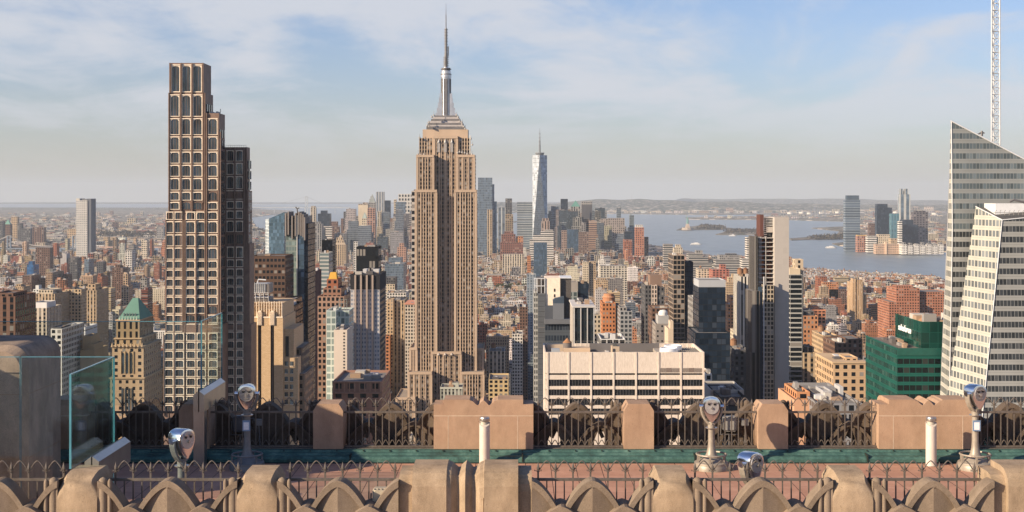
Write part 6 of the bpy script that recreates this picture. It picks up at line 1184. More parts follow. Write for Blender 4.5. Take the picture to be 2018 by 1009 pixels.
# parapet modules: d is distance outward from the railing line
def YY(side, d): return Yf+d+(.22 if d > .15 and d < .9 else 0) if side > 0 else 24.9-d
ZT = EZ-4.92
DS = [(-.20, 0), (.30, 0), (.48, -.03), (.60, -.09), (.68, -.18), (.72, -.30)]
def pier(side, xc, label, w=.70):
    t = thing('parapet_pier', label, 'parapet pier', (xc, YY(side, .2), FZ), 'small sandstone parapet piers'); h = w/2; c = .10; m = MB(); rings = []
    zb = FZ+.26 if side > 0 else EZ-6.9
    for d, dz in DS:
        y = YY(side, d); z = ZT+dz; cc = c+(.02 if dz < -.05 else 0)
        rings.append([(xc-h, y, zb), (xc-h, y, z-.16), (xc-h+cc, y, z), (xc+h-cc, y, z), (xc+h, y, z-.16), (xc+h, y, zb)])
    for A, Bq in zip(rings, rings[1:]):
        for i in range(5): m.face([A[i], A[i+1], Bq[i+1], Bq[i]])
    m.face(rings[0]); m.face(rings[-1][::-1]); m.build('stone_body', t, [SAND if side > 0 else SANDN], smooth=True)
    return t
def bigpier(side, xc, label):
    t = thing('moulded_pier', label, 'parapet pier', (xc, YY(side, .2), FZ), 'broad moulded parapet piers'); zb = FZ+.26 if side > 0 else EZ-6.9
    def outline(): return [(-1.17, -.01), (-.93, -.01), (-.93, .10), (-.33, .10), (-.31, .08), (-.25, .06), (-.20, .01), (-.15, -.03), (-.12, -.03), (-.07, .03), (0, .09), (.07, .03), (.12, -.03), (.15, -.03), (.20, .01), (.25, .06), (.31, .08), (.33, .10), (.93, .10), (.93, -.01), (1.17, -.01)]
    O = outline(); m = MB(); rings = []
    for d, dz in DS:
        y = YY(side, d); gr = lambda b: (side*-1.0)*max(0, (.10-b))*max(0, min(1, (d-.45)/.27))*1.1; yg = lambda b: y+(gr(b) if side > 0 else -gr(b)*-1); rings.append([(xc-1.17, yg(-.01), zb)]+[(xc+a, yg(b), ZT+b+dz) for a, b in O]+[(xc+1.17, yg(-.01), zb)])
    n = len(rings[0])
    for A, Bq in zip(rings, rings[1:]):
        for i in range(n-1): m.face([A[i], A[i+1], Bq[i+1], Bq[i]])
    m.face(rings[0]); Z_ = rings[-1]
    for i in range(1, n-2): p, q_ = Z_[i], Z_[i+1]; m.face([p, q_, (q_[0], q_[1], zb), (p[0], p[1], zb)])
    m.build('stone_body', t, [SAND if side > 0 else SANDN])
    m = MB(); y = YY(side, -.2)-.003 if side > 0 else YY(side, .72)-.004; zj = ZT-.28 if side > 0 else ZT-.72
    [m.box(xc+a_, xc+b_, y, y+.01, zj-.008, zj+.008) for a_, b_ in (((-1.17, 1.17),) if side > 0 else ((-.93, -.31), (.31, .93)))]
    for a in ((-.83, .80) if side > 0 else ()): m.box(xc+a-.007, xc+a+.007, y, y+.01, zb, zj-.009)
    if side < 0:
        for a in (.32,):  m.box(xc+a-.005, xc+a+.005, y, y+.01, zb, ZT-.4)
        for a in (-.2, .2, 0): pass
    m.build('mortar_joints', t, [JOINT if side > 0 else JOINTD]); return t
def ogive(xc, w, z0, z1, y, r, m, n=7, sq=.55):
    L_ = []; h = z1-z0
    for k in range(n+1): u = k/n; L_.append((xc-w/2*(1-u**1.7), y, z0+h*(u**.62 if True else u)))
    L_ = [(xc-w/2*(1-(k/n))**1.0, y, z0+h*sin(pi/2*(k/n)*.86)/sin(pi/2*.86)) for k in range(n+1)]
    R_2 = [(2*xc-a, b, c) for a, b, c in L_]
    m.tube(L_, r, 6); m.tube(R_2, r, 6)
def bays(w_, wm):  return max(4, round(w_/.358))
def railing(side, xa, xb, label, mat):
    y = YY(side, 0); t = thing('gothic_railing', label, 'railing', ((xa+xb)/2, y, FZ), 'bronze railings between the parapet piers'); n = bays(xb-xa, 0); off = .12; st = (xb-xa-2*off)/n if n*.358+.2 < (xb-xa) else (xb-xa-2*off)/n
    zr = EZ-5.14; zb = EZ-5.93
    m = MB(); m.box(xa+.01, xb-.01, y-.03, y+.03, zr-.025, zr+.02, bottom=True); m.box(xa+.01, xb-.01, y-.028, y-.02, zr+.0201, zr+.026); m.build('top_rail', t, [mat])
    m = MB(); m.box(xa+.01, xb-.01, y-.03, y+.03, zb-.035, zb, bottom=True); 
    if side > 0: m.box(xa-.05, xb+.05, y-.12, y+.3, zb-.075, zb-.04, bottom=True)
    m.build('bottom_rail', t, [mat])
    b0 = None
    for k in range(2*n+1):
        x = xa+off+k*st/2
        if b0 is None: m = MB(); m.box(-.0115, .0115, -.0115, .0115, zb+.001, zr-.026); b0 = m.build('baluster', t, [mat], loc=(0, 0, 0)); o = b0
        else: o = b0.copy(); COL.objects.link(o)
        o.parent = t; o.location = (x-t.location.x, 0, -t.location.z)
    f0 = None
    for k in range(n+1):
        x = xa+off+k*st
        if f0 is None:
            m = MB(); m.box(-.016, .016, -.016, .016, zr+.021, zr+.15); m.lathe(0, 0, [(.014, zr+.15), (.03, zr+.19), (.026, zr+.22), (.012, zr+.27), (.002, zr+.315)], 6)
            for s_ in (-1, 1): m.tube([(0, 0, zr+.13), (s_*.035, 0, zr+.155), (s_*.058, 0, zr+.15), (s_*.062, 0, zr+.175)], .008, 5); m.tube([(0, 0, zr+.10), (0, s_*.03, zr+.14), (0, s_*.05, zr+.14)], .007, 5)
            f0 = m.build('spear_finial', t, [mat], loc=(0, 0, 0)); o = f0
        else: o = f0.copy(); COL.objects.link(o)
        o.parent = t; o.location = (x-t.location.x, 0, -t.location.z)
    a0 = None
    for k in range(n):
        x = xa+off+(k+.5)*st
        if a0 is None: m = MB(); ogive(0, st-.05, zr+.17, zr+.335, 0, .0105, m); a0 = m.build('pointed_arch', t, [mat], loc=(0, 0, 0)); o = a0
        else: o = a0.copy(); COL.objects.link(o)
        o.parent = t; o.location = (x-t.location.x, 0, -t.location.z)
    if side > 0:
        a0 = None
        for k in range(2*n):
            x = xa+off+(k+.5)*st/2
            if a0 is None: m = MB(); ogive(0, st/2-.02, zb+.02, zb+.13, 0, .011, m); a0 = m.build('small_arch', t, [mat], loc=(0, 0, 0)); o = a0
            else: o = a0.copy(); COL.objects.link(o)
            o.parent = t; o.location = (x-t.location.x, 0, -t.location.z)
    return t
def tracery(side, xa, xb, label, cols):
    """stone tracery outside the railing: central pointed panel, two half panels at the piers, two lower open arches"""
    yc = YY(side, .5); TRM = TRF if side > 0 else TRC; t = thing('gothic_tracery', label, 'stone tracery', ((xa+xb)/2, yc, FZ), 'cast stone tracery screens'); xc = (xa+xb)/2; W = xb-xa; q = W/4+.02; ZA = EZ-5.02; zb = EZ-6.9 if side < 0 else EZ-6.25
    dn = 1 if side > 0 else -1
    def ybox(d0, d1): return sorted((YY(side, d0), YY(side, d1)))
    A_ = .733*(W/2.12)**.4
    def T(x, c): return ZA-(abs(x-c)/A_)**(1/.57)
    def hole(x):       # pointed opening under the lower arches
        for c in (xc-q, xc+q):
            u = abs(x-c)/.155
            if u < 1: return EZ-5.60-.33*u**1.6
        return None
    def Lo(x): return max(EZ-5.44-.30*(abs(x-c)/.42)**1.55 for c in (xc-q, xc+q))
    centres = (xc, xc-2*q, xc+2*q)
    def panel(c, xl, xr, nm):
        m = MB(); n = 22; y0, y1 = ybox(.40, .62)
        xs = [xl+(xr-xl)*i/n for i in range(n+1)]
        def fold(x): return -dn*(0) + (.10*(1-min(1, abs(x-c)/.5)))
        yo = lambda x: YY(side, .60+(.06-.0)*0)+dn*fold(x); yi = lambda x: YY(side, .42)-dn*fold(x)*.6
        for a, b in zip(xs, xs[1:]):
            za, zb2 = T(a, c)-.03, T(b, c)-.03; ha, hb = hole(a), hole(b)
            ba = bb = zb
            if ha is not None or hb is not None: ba = ha if ha is not None else EZ-5.93; bb = hb if hb is not None else EZ-5.93; ba, bb = min(za, max(ba, zb)), min(zb2, max(bb, zb))
            if za <= zb and zb2 <= zb: continue
            for yf, fl in ((yo, 0), (yi, 1)):
                m.face([(a, yf(a), ba if ba != zb else zb), (b, yf(b), bb if bb != zb else zb), (b, yf(b), zb2), (a, yf(a), za)])
        m.build(nm, t, [TRM])
        # moulded rib following the pointed outline
        m = MB(); pts = []
        for i in range(27):
            x = xl+(xr-xl)*i/26; pts.append(x)
        if xl < c < xr and c not in pts: pts = sorted(pts+[c])
        y0, y1 = ybox(.34, .71)
        for a, b in zip(pts, pts[1:]):
            def th(x): return .115-.03*min(1, abs(x-c)/.4)
            ta, tb = T(a, c), T(b, c); 
            if max(ta, tb) < EZ-6.2: continue
            # inner edge offset along the normal
            def inner(x):
                s_ = -1 if x > c else 1; k = 1/.57*(max(abs(x-c), .012)/A_)**(1/.57-1)/A_; l = math.hypot(1, k); nx, nz_2 = -s_*-k/l, -1/l
                return (x+(s_*k/l)*th(x) if abs(x-c) > 1e-6 else x, T(x, c)-th(x)/l if abs(x-c) > 1e-6 else T(x, c)-th(x)*1.12)
            ia, ib = inner(a), inner(b)
            ia = (min(max(ia[0], xl), xr), ia[1]); ib = (min(max(ib[0], xl), xr), ib[1])
            for yq in (y0, y1): m.face([(a, yq, ta), (b, yq, tb), (ib[0], yq, ib[1]), (ia[0], yq, ia[1])])
            m.face([(a, y0, ta), (b, y0, tb), (b, y1, tb), (a, y1, ta)]); m.face([(ia[0], y0, ia[1]), (ib[0], y0, ib[1]), (ib[0], y1, ib[1]), (ia[0], y1, ia[1])])
        m.build('pointed_rib', t, [TRM])
    panel(xc, xc-q-.1, xc+q+.1, 'arch_panel'); panel(xc-2*q, xa, xc-q+.02, 'half_panel'); panel(xc+2*q, xc+q-.02, xb, 'half_panel')
    for c in (xc-q, xc+q):
        m = MB(); y0, y1 = ybox(.18, .86); n = 18; y2, y3 = ybox(.24, .80)
        xs = [c-.5+1.0*i/n for i in range(n+1)]; xs = [min(max(x, xa), xb) for x in xs]
        L1 = lambda x: EZ-5.44-.30*(abs(x-c)/.42)**1.55
        for a, b in zip(xs, xs[1:]):
            if b-a < 1e-6: continue
            ta, tb = L1(a), L1(b); ia, ib = ta-.10, tb-.10
            for yq in (y0, y1): m.face([(a, yq, ta), (b, yq, tb), (b, yq, ib), (a, yq, ia)])
            m.face([(a, y0, ta), (b, y0, tb), (b, y1, tb), (a, y1, ta)]); m.face([(a, y0, ia), (b, y0, ib), (b, y1, ib), (a, y1, ia)])
            ha, hb = hole(a), hole(b); lo = lambda h: zb if h is None else min(h, 1e9)
            ba = zb if ha is None else ha; bb = zb if hb is None else hb
            if (ha is None) != (hb is None):
                if ha is None: ba = EZ-5.93
                else: bb = EZ-5.93
            for yq in (y2, y3): m.face([(a, yq, ba), (b, yq, bb), (b, yq, ib), (a, yq, ia)])
            if ha is not None or hb is not None: m.face([(a, y2, ba), (b, y2, bb), (b, y3, bb), (a, y3, ba)])
        for s_ in (-1, 1): x = c+s_*.155; m.face([(x, y2, EZ-5.93), (x, y3, EZ-5.93), (x, y3, zb), (x, y2, zb)])
        m.build('lower_arch', t, [TRM])
    for (x, r, zt) in cols:
        m = MB(); m.lathe(x, YY(side, .62 if r > .06 else .66), [(r, zb), (r, zt-.05), (r*.92, zt-.02), (r*.6, zt+.01), (.001, zt+.03)], 14); m.build('colonette', t, [TRM], smooth=True)
    return t
def layout(side, kc):
    """one period: broad pier, narrow bay, pier, wide bay, pier, narrow bay"""
    out = []; P0 = {1: -.80, -1: -.92}[side]; per = 10.45
    for k in kc: c = P0+per*k; out.append(('big', c)); out += [('bay', c+1.17, c+3.30), ('pier', c+3.65), ('bay', c+4.0, c+6.45), ('pier', c+6.80), ('bay', c+7.15, c+9.28)]
    return out
wallname = {1: 'far', -1: 'near'}
for side in (1, -1):
    items = layout(side, (-2, -1, 0, 1)); lo = -14.6 if side > 0 else -11.2; hi = 14.5 if side > 0 else 11.4; wn_s = wallname[side]; vp = []
    for it in items:
        if it[0] in ('big', 'pier') and lo < it[1] < hi: vp.append(it[1])
    cnt = {'big': 0, 'pier': 0, 'bay': 0}; nb = sum(1 for i in items if i[0] == 'bay' and i[2] > lo and i[1] < hi); npier = sum(1 for i in items if i[0] == 'pier' and lo < i[1] < hi); nbig = sum(1 for i in items if i[0] == 'big' and lo < i[1] < hi)
    for it in items:
        if it[0] == 'big' and lo < it[1] < hi:
            cnt['big'] += 1; bigpier(side, it[1], 'broad moulded sandstone pier of the %s parapet, %s from the left' % (wn_s, names[cnt['big']-1]))
        elif it[0] == 'pier' and lo < it[1] < hi:
            cnt['pier'] += 1; pier(side, it[1], 'narrow sandstone pier of the %s parapet, %s from the left' % (wn_s, names[cnt['pier']-1]))
        elif it[0] == 'bay' and it[2] > lo and it[1] < hi:
            cnt['bay'] += 1; shade = side > 0 and it[2] < -4
            railing(side, it[1], it[2], '%s railing with pointed arches in the %s parapet, %s bay from the left' % ('brown' if not shade else 'shaded dark', wn_s, names[cnt['bay']-1]), IRON)
            cols = []; wide = it[2]-it[1] > 2.3; k_ = items.index(it)
            leftp = items[k_-1][0] == 'pier'; rightp = items[(k_+1) % len(items)][0] == 'pier'
            if leftp: cols += [(it[1]+.085, .085, EZ-5.0), (it[1]+.21, .04, EZ-5.02)]
            if rightp: cols += [(it[2]-.085, .085, EZ-5.0), (it[2]-.21, .04, EZ-5.02)]
            tracery(side, it[1], it[2], 'pointed cast stone tracery of the %s parapet, %s bay from the left' % (wn_s, names[cnt['bay']-1]), cols)
# big stone pier on the left; unseen building mass added beyond it to shade the terrace
GRY = stonemat('dark_weathered_stone', (.27, .21, .16), (.42, .33, .26), .4)
t = thing('stone_buttress', 'big weathered stone buttress with rounded top at the left edge of the terrace', 'stone pier', (-12, 29, FZ)); xr = -9.93; zt = EZ-3.06; y0, y1 = 27.9, 30.0
m = MB(); R_r = .38; arc = [(xr-R_r+R_r*sin(a), zt-R_r+R_r*cos(a)) for a in [pi/2*k/7 for k in range(8)]]
pts = [(-22, FZ-.2), (-22, zt)]+arc+[(xr, FZ-.2)]; n = len(pts); back = [(a, y1, b) for a, b in pts]; bev = [(a-.12 if a > -20 else a, y0, b-.12 if b > FZ else b) for a, b in pts]; fr = [(a, y0+.14, b) for a, b in pts]
for A, Bq in ((bev, fr), (fr, back)):
    for i in range(n-1): m.face([A[i], A[i+1], Bq[i+1], Bq[i]])
m.face(bev); m.face(back[::-1]); m.build('stone_body', t, [GRY])
m = MB(); m.box(-22, -12.95, 25.5, 27.5, FZ, EZ-2.4); m.box(-22, -12.94, 27.5, 33.6, FZ, EZ-1.15); m.build('unseen_shade_mass', t, [GRY])
m = MB()
for z in (EZ-4.05, EZ-5.35): m.box(xr-.002, xr+.004, y0+.15, y1, z-.006, z+.006); m.box(-14, xr-.13, y0-.004, y0+.01, z-.006, z+.006)
m.box(-10.9, -10.88, y0-.004, y0+.01, FZ, zt-.15); m.build('mortar_joints', t, [JOINTD])
# stainless glass clamps, glass sheets
SS = simple('brushed_stainless', (.50, .46, .42), .3, .85, 3, .12)
gl_, t_, b_ = nodemat('safety_glass', .02); t_.nodes.remove(b_); tr = t_.nodes.new('ShaderNodeBsdfTransparent'); tr.inputs[0].default_value = (.86, .94, .93, 1); gs = t_.nodes.new('ShaderNodeBsdfGlossy'); gs.inputs['Roughness'].default_value = .02; gs.inputs[0].default_value = (.9, .95, 1, 1); fr_ = t_.nodes.new('ShaderNodeFresnel'); fr_.inputs[0].default_value = 1.5; ms_ = t_.nodes.new('ShaderNodeMixShader'); t_.links.new(mth('MINIMUM', fr_.outputs[0], .16, tree=t_), ms_.inputs[0]); t_.links.new(tr.outputs[0], ms_.inputs[1]); t_.links.new(gs.outputs[0], ms_.inputs[2]); t_.links.new(ms_.outputs[0], t_.nodes['Material Output'].inputs[0])
gc_, t_, b_ = nodemat('clear_safety_glass', .02); t_.nodes.remove(b_); tr = t_.nodes.new('ShaderNodeBsdfTransparent'); tr.inputs[0].default_value = (.94, .97, .97, 1); gs = t_.nodes.new('ShaderNodeBsdfGlossy'); gs.inputs['Roughness'].default_value = .02; fr_ = t_.nodes.new('ShaderNodeFresnel'); fr_.inputs[0].default_value = 1.45; ms_ = t_.nodes.new('ShaderNodeMixShader'); t_.links.new(mth('MINIMUM', fr_.outputs[0], .16, tree=t_), ms_.inputs[0]); t_.links.new(tr.outputs[0], ms_.inputs[1]); t_.links.new(gs.outputs[0], ms_.inputs[2]); t_.links.new(ms_.outputs[0], t_.nodes['Material Output'].inputs[0])
edge = simple('green_glass_edge', (.08, .24, .30), .15, 0, 5, .15); 
def sheet(label, x0, x1, y0, y1, z0, z1, mat, perp):
    t = thing('glass_screen', label, 'glass screen', ((x0+x1)/2, (y0+y1)/2, z0)); m = MB(); m.box(x0, x1, y0, y1, z0, z1, bottom=True); m.build('glass_sheet', t, [mat]); e_ = .006; m = MB()
    if perp:
        m.box(x0-.004, x1+.004, y0-.022, y0-.001, z0, z1); m.box(x0-.002, x1+.002, y0-.02, y1, z1+.001, z1+.02)
        m.box(x0-.002, x1+.002, y1+.001, y1+.014, z0, z1)
    else: m.box(x0-e_, x0-.001, y0, y1, z0, z1); m.box(x1+.001, x1+e_, y0, y1, z0, z1); m.box(x0, x1, y0, y1, z1+.001, z1+.014)
    m.build('polished_edge', t, [edge]); return t
sheet('blue-tinted glass panel standing on the near parapet beside the steel clamp', -8.03, -8.0, 24.75, 27.4, EZ-4.92, EZ-3.24, gl_, True)
sheet('clear glass sheet in front of the stone buttress, upper left', -9.87, -8.04, 27.44, 27.46, FZ, EZ-3.24, gc_, False)
sheet('clear glass sheet at the left edge in front of the stone buttress', -12.4, -9.9, 27.44, 27.46, FZ, EZ-3.24, gc_, False)
sheet('glass panel fixed to the far parapet by the tall steel post', -7.37, -7.34, 32.1, 34.3, EZ-4.6, EZ-2.96, gl_, True)
sheet('tall clear glass sheet behind the stone buttress', -12.9, -7.40, 32.06, 32.08, EZ-4.9, EZ-2.96, gc_, False)
def clampbox(label, xa, xb, ya, yb, z0, z1, post=None):
    t = thing('steel_clamp', label, 'steel clamp', ((xa+xb)/2, ya, z0)); m = MB(); xm = (xa+xb)/2
    for s_ in (0, 1):
        a, b = (xa, xm-.012) if s_ == 0 else (xm+.012, xb); c = .07
        o_, i_ = (a, b) if s_ == 0 else (b, a)
        prof_ = [(o_, z0), (i_, z0), (i_, z1), (o_, z1-c*1.3)]
        m.face([(x, ya, z) for x, z in prof_]); m.face([(x, yb, z) for x, z in prof_])
        for k in range(4): p, q_ = prof_[k], prof_[(k+1) % 4]; m.face([(p[0], ya, p[1]), (p[0], yb, p[1]), (q_[0], yb, q_[1]), (q_[0], ya, q_[1])])
    m.build('steel_cover', t, [SS]); m = MB(); m.box(xm-.011, xm+.011, ya+.03, yb-.03, z0, z1-.03); m.build('gasket', t, [blackm])
    if post: m = MB(); m.box(*post); m.build('post', t, [SS])
clampbox('short stainless steel glass clamp on top of the near left parapet pier', -7.86, -7.60, 25.05, 27.1, EZ-5.25, EZ-4.76)
clampbox('tall stainless steel post with glass clamp rising from the terrace floor', -7.45, -7.2, 31.7, 34.0, EZ-5.0, EZ-4.52, (-7.45, -7.2, 31.72, 31.98, FZ, EZ-5.002))
# bollard lights
bolm = simple('cream_painted_metal', (.62, .56, .50), .4, .1, 4, .08)
for (px_, lb, yy) in ((955, 'pale cylindrical bollard light in front of the centre moulded pier', 31.75), (1835, 'pale cylindrical bollard light in front of the right moulded pier', 31.75)):
    X = PX(px_, yy); r = .122; t = thing('bollard_light', lb, 'bollard light', (X, yy, FZ), 'cylindrical bollard lights'); H_ = 1.12; n = 24
    m = MB(); z0 = FZ; zc = FZ+H_-.14
    A = [(X+r*cos(2*pi*i/n), yy+r*sin(2*pi*i/n)) for i in range(n)]
    zf = lambda p: zc-.09*max(0, (yy-p[1])/r)+.02          # lower at the front: the light slot
    for i in range(n): a, b = A[i], A[(i+1) % n]; m.face([(*a, z0), (*b, z0), (*b, zf(b)), (*a, zf(a))])
    m.face([(*a, zf(a)) for a in A]); m.build('post', t, [bolm], smooth=True)
    m = MB(); m.cyl(X, yy, zc+.055, FZ+H_-.03, r, r, n, cap=False); m.cyl(X, yy, FZ+H_-.03, FZ+H_, r, r*.9, n); m.face([(X+r*cos(2*pi*i/n), yy+r*sin(2*pi*i/n), zc+.055) for i in range(n)][::-1]); m.build('cap', t, [SS])
    m = MB(); m.cyl(X, yy+.01, zc-.08, zc+.06, r*.72, r*.72, 16); m.build('lens', t, [simple('frosted_lens', (.45, .42, .36), .4, 0, 4, .1)])
    m = MB(); m.cyl(X, yy, FZ, FZ+.012, r+.03, r+.03, n); m.build('base_plate', t, [SS])
# coin operated binoculars
CHR, t_, b_ = nodemat('polished_chrome', .13, 1.0); b_.inputs['Base Color'].default_value = (.78, .80, .83, 1); PNT = simple('putty_painted_iron', (.30, .265, .22), .45, .15, 5, .2, .1); PNTD = simple('grey_painted_iron', (.20, .20, .20), .45, .15, 5, .2, .1); FACE = simple('stippled_face_plate', (.52, .50, .49), .35, .55, 60, .35)
def rotz(x, y, a): return (x*cos(a)-y*sin(a), x*sin(a)+y*cos(a))
def binoc(px_, Y, H_, ang, label, mat, ornate, sign=True, ring=True):
    X = PX(px_, Y); t = thing('coin_binoculars', label, 'coin binoculars', (X, Y, FZ), 'coin operated viewing binoculars'); s_ = 1.0; zh = FZ+H_
    hb = .56; zpiv = zh-.22; zbot = zh-hb
    m = MB(); m.lathe(X, Y, [(.40, FZ), (.40, FZ+.10), (.39, FZ+.115), (.39, FZ+.12), (.385, FZ+.165), (.36, FZ+.18), (.001, FZ+.18)], 36); m.build('base_disc', t, [mat], smooth=True)
    m = MB(); zc = zbot-.02; m.lathe(X, Y, [(.30, FZ+.18), (.26, FZ+.22), (.16, FZ+.27), (.115, FZ+.36), (.088, FZ+.48), (.077, FZ+.62), (.074, zc-.16), (.074, zc)], 24); m.build('column', t, [mat], smooth=True)
    if ring:
        m = MB(); R_g = .335; zg = FZ+.34; P_ = [(X+R_g*cos(2*pi*k/32), Y+R_g*sin(2*pi*k/32), zg) for k in range(32)]; m.tube(P_, .022, 8, closed=True)
        for k in range(6): a = 2*pi*k/6+.3; m.box(X+R_g*cos(a)-.02, X+R_g*cos(a)+.02, Y+R_g*sin(a)-.02, Y+R_g*sin(a)+.02, FZ+.18, zg)
        m.build('foot_ring', t, [mat], smooth=False)
    m = MB(); zk = zbot-.15; m.cyl(X, Y, zk, zk+.018, .135, .135, 20); m.build('collar', t, [SS]); m = MB(); m.cyl(X, Y, zk+.018, zk+.15, .085, .085, 18); m.cyl(X, Y-.084, zk+.09, zk+.12, .012, .012, 6); m.build('neck', t, [mat])
    # shield shaped head: half widths by height
    prof_ = [(0, .02), (.06, .075), (.12, .115), (.20, .155), (.28, .185), (.36, .20), (.44, .195), (.49, .175), (.53, .135), (.555, .07), (.56, .0)]
    out = [(w_, zbot+h_) for h_, w_ in prof_]; full = out+[(-w_, z) for w_, z in out[::-1][1:]]; n = len(full)
    def ring_(d, k, dz=0): return [((lambda q_: (X+q_[0], Y+q_[1], z*1.0+dz))(rotz(w_*k, d, ang))) for w_, z in [(a, (zbot+.30)+(b-zbot-.30)*k) for a, b in full]]
    R0 = [ring_(-.155, .86), ring_(-.15, .97), ring_(-.12, 1.0), ring_(.13, 1.0), ring_(.17, .93), ring_(.19, .7)]
    m = MB()
    for A, Bq in zip(R0, R0[1:]):
        for i in range(n): m.face([A[i], A[(i+1) % n], Bq[(i+1) % n], Bq[i]])
    m.face(R0[0][::-1]); m.face(R0[-1]); hd = m.build('head', t, [CHR], smooth=True)
    # face plate with eye holes
    def disc(m, cx_, cz_, rx, rz, d0, d1, nn=22):
        A = [rotz(cx_+rx*cos(2*pi*i/nn), d0, ang)+(cz_+rz*sin(2*pi*i/nn),) for i in range(nn)]; Bq = [rotz(cx_+rx*cos(2*pi*i/nn), d1, ang)+(cz_+rz*sin(2*pi*i/nn),) for i in range(nn)]
        A = [(X+a, Y+b, c) for a, b, c in A]; Bq = [(X+a, Y+b, c) for a, b, c in Bq]
        for i in range(nn): m.face([A[i], A[(i+1) % nn], Bq[(i+1) % nn], Bq[i]])
        m.face(A)
    m = MB(); disc(m, 0, zbot+.355, .158, .165, -.172, -.15); m.build('face_plate', hd, [FACE if not ornate else simple('cast_face_plate', (.40, .38, .36), .4, .5, 30, .35)])
    m = MB()
    for sx_ in (-1, 1): disc(m, sx_*.062, zbot+.42, .03 if not ornate else .036, .03 if not ornate else .036, -.185, -.1725, 14)
    m.build('eye_pieces', hd, [blackm])
    m = MB(); disc(m, 0, zbot+.33, .018, .03, -.21, -.1725, 8)
    if ornate:
        for (a, b, c, e_) in ((0, .335, .05, .055), (0, .26, .06, .018), (-.11, .345, .035, .015)): disc(m, a, zbot+b, c, e_, -.19, -.1725, 8)
        for sx_ in (-1, 1): disc(m, sx_*.062, zbot+.445, .044, .02, -.195, -.1725, 10)
    else:
        for sx_ in (-1, 1): disc(m, sx_*.062, zbot+.452, .04, .014, -.20, -.1725, 10)
    m.build('coin_slot', hd, [SS])
    # yoke hugging the head, side pivots
    m = MB()
    for sx_ in (-1, 1):
        path = [(.235, .34), (.232, .26), (.205, .16), (.155, .06), (.09, -.02), (.0, -.07)]
        pts = []
        for w_, h_ in path: a, b = rotz(sx_*w_, 0, ang); pts.append((X+a, Y+b, zbot+h_))
        for dd in (-.05, -.017, .017, .05):
            a, b = rotz(0, dd, ang); m.tube([(p[0]+a, p[1]+b, p[2]) for p in pts], .026, 8)
    m.build('yoke', t, [mat], smooth=False)
    for sx_ in (-1, 1):
        m = MB(); a0, b0_ = rotz(sx_*.19, 0, ang); a1, b1 = rotz(sx_*.262, 0, ang); a2, b2 = rotz(sx_*.275, 0, ang); m.tube([(X+a0, Y+b0_, zbot+.35), (X+a1, Y+b1, zbot+.35)], .04, 12); m.tube([(X+a1, Y+b1, zbot+.35), (X+a2, Y+b2, zbot+.35)], .055, 12); m.build('pivot_knob', hd, [CHR])
    if sign:
        zs = zk-.10; m = MB(); m.box(X-.085, X+.085, Y-.11, Y-.08, zs-.24, zs, bottom=True); m.box(X-.06, X+.06, Y-.113, Y-.1101, zs-.21, zs-.04, mat=1); m.build('notice_plate', t, [simple('blue_notice_frame', (.22, .33, .5), .4, .3, 8, .1), simple('white_notice', (.8, .82, .85), .5, 0, 40, .12)])
    return t
binoc(487, 31.35, 1.93, radians(4), 'tall shaded coin binoculars facing the camera in front of the far left railing', PNTD, True)
binoc(1402, 31.35, 1.64, radians(-4), 'short coin binoculars with a round face plate facing the camera', PNT, False, sign=False)
binoc(1922, 31.35, 1.93, radians(24), 'tall coin binoculars turned sideways at the far right', PNT, True)
binoc(358, 26.0, 1.83, radians(58), 'shiny coin binoculars turned in profile behind the near left railing', PNTD, False, sign=False)
binoc(1479, 25.85, 1.42, radians(38), 'low shiny coin binoculars behind the near right railing', PNT, False, sign=False)
# floodlights and junction boxes fixed beyond the railings
def flood(x, y, z, lb, col, s_=1.0, back=True):
    t = thing('floodlight', lb, 'floodlight', (x, y, z), 'box floodlights by the railings'); mt = simple('flood_housing', col, .5, .2, 6, .15); m = MB(); w_, h_ = .17*s_, .19*s_
    O = [(-w_, -h_+.04), (-w_+.04, -h_), (w_-.04, -h_), (w_, -h_+.04), (w_, h_-.04), (w_-.04, h_), (-w_+.04, h_), (-w_, h_-.04)]
    for ya, k in ((-.1, .9), (-.07, 1.0), (.07, 1.0), (.1, .85)): pass
    R_ = [[(x+a*k, y+yy, z+b*k) for a, b in O] for yy, k in ((-.11, .78), (-.08, .84), (-.075, 1.0), (.07, 1.0), (.11, .85))]
    for A, Bq in zip(R_, R_[1:]):
        for i in range(8): m.face([A[i], A[(i+1) % 8], Bq[(i+1) % 8], Bq[i]])
    m.face(R_[0][::-1]); m.face(R_[-1]); m.build('housing', t, [mt]); m = MB()
    for a in (-.12, -.04, .04, .12):
        for b in (-.16*s_, .16*s_): m.cyl(x+a*s_, y-.085, z+b, z+b+.02, .012, .012, 6)
    m.build('bolts', t, [metal_d]); m = MB(); m.tube([(x-w_-.03, y, z+.05), (x-w_-.05, y+.02, z-h_-.08), (x+w_+.05, y+.02, z-h_-.08), (x+w_+.03, y, z+.05)], .016, 6); m.tube([(x, y+.02, z-h_-.08), (x, y+.04, z-h_-.5)], .02, 6); m.tube([(x+w_, y, z+.1), (x+w_+.15, y+.05, z+.12), (x+w_+.22, y+.05, z-.1), (x+w_+.2, y+.05, z-.5)], .012, 5); m.build('bracket', t, [metal_d])
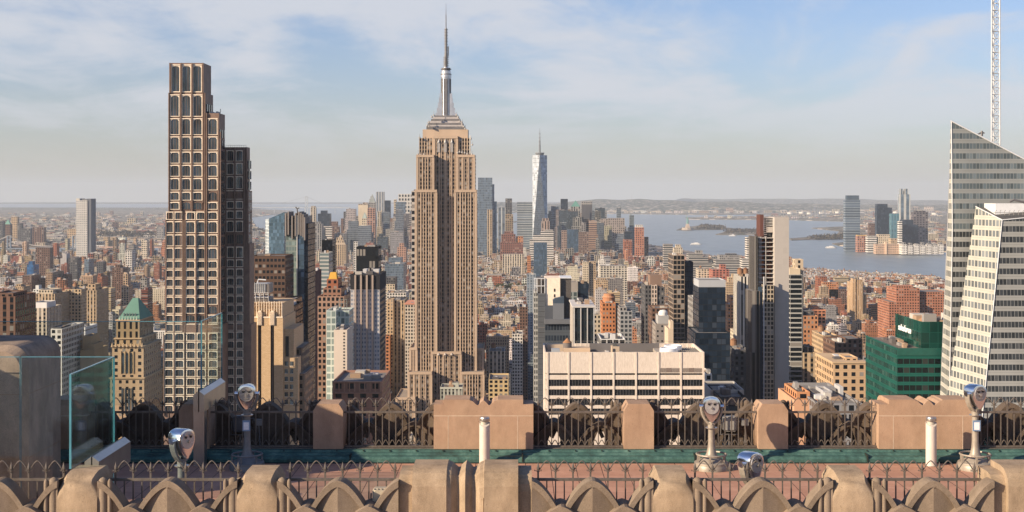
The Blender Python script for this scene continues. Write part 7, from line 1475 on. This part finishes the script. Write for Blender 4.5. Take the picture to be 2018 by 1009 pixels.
flood(PX(1437, 33.0), 32.95, PZ(834, 33.0), 'grey floodlight behind the railing right of the short binoculars', (.33, .32, .30), .95)
flood(PX(474, 33.0), 32.95, PZ(834, 33.0), 'dark floodlight behind the far left railing beside the tall binoculars', (.12, .12, .13), 1.0)
flood(PX(750, 24.6), 24.62, PZ(978, 24.6), 'putty coloured floodlight behind the near railing at centre left', (.46, .41, .32), .82)
def jbox(px_, lb):
    y = 32.85; x = PX(px_, y); z = PZ(832, y); t = thing('junction_box', lb, 'junction box', (x, y, z), 'grey junction boxes'); m = MB(); m.box(x-.08, x+.08, y-.04, y+.04, z-.075, z+.075, bottom=True); m.build('box', t, [simple('box_grey', (.24, .24, .24), .5, .2, 5, .1)]); m = MB(); m.tube([(x, y, z-.075), (x+.02, y, z-.3), (x+.03, y, z-.55)], .018, 6); m.tube([(x-.08, y, z+.02), (x-.13, y, z+.06), (x-.15, y, z-.03)], .008, 5); m.build('conduit', t, [metal_d])
jbox(1468, 'junction box on a conduit right of the grey floodlight'); jbox(510, 'junction box on a conduit right of the dark floodlight')
# the storey below the terrace, carrying both parapets
m = MB(); m.box(-22, 22, 24.3, 33.3, EZ-45, FZ-.31, col=(.35, .28, .2)); tag(m.build('tower_storey', loc=(0, 28, EZ-45)), 'stone storey of the tower carrying the terrace', 'building storey')
# ------------------------------------------------------------------ haze
hm = bpy.data.materials.new('haze'); hm.use_nodes = True; ht = hm.node_tree; ht.nodes.clear(); ho = ht.nodes.new('ShaderNodeOutputMaterial'); hv = ht.nodes.new('ShaderNodeVolumePrincipled')
hv.inputs['Color'].default_value = (.66, .74, .84, 1); hv.inputs['Density'].default_value = HAZE; hv.inputs['Anisotropy'].default_value = 0.0; ht.links.new(hv.outputs[0], ho.inputs['Volume'])
m = MB(); m.box(-45900, 45900, -3900, 45900, -2.5, 640, bottom=True); tag(m.build('haze', mats=[hm]), kind='stuff')
SC.render.engine = 'CYCLES'; SC.cycles.volume_bounces = 1; SC.cycles.transparent_max_bounces = 12; SC.cycles.max_bounces = 6
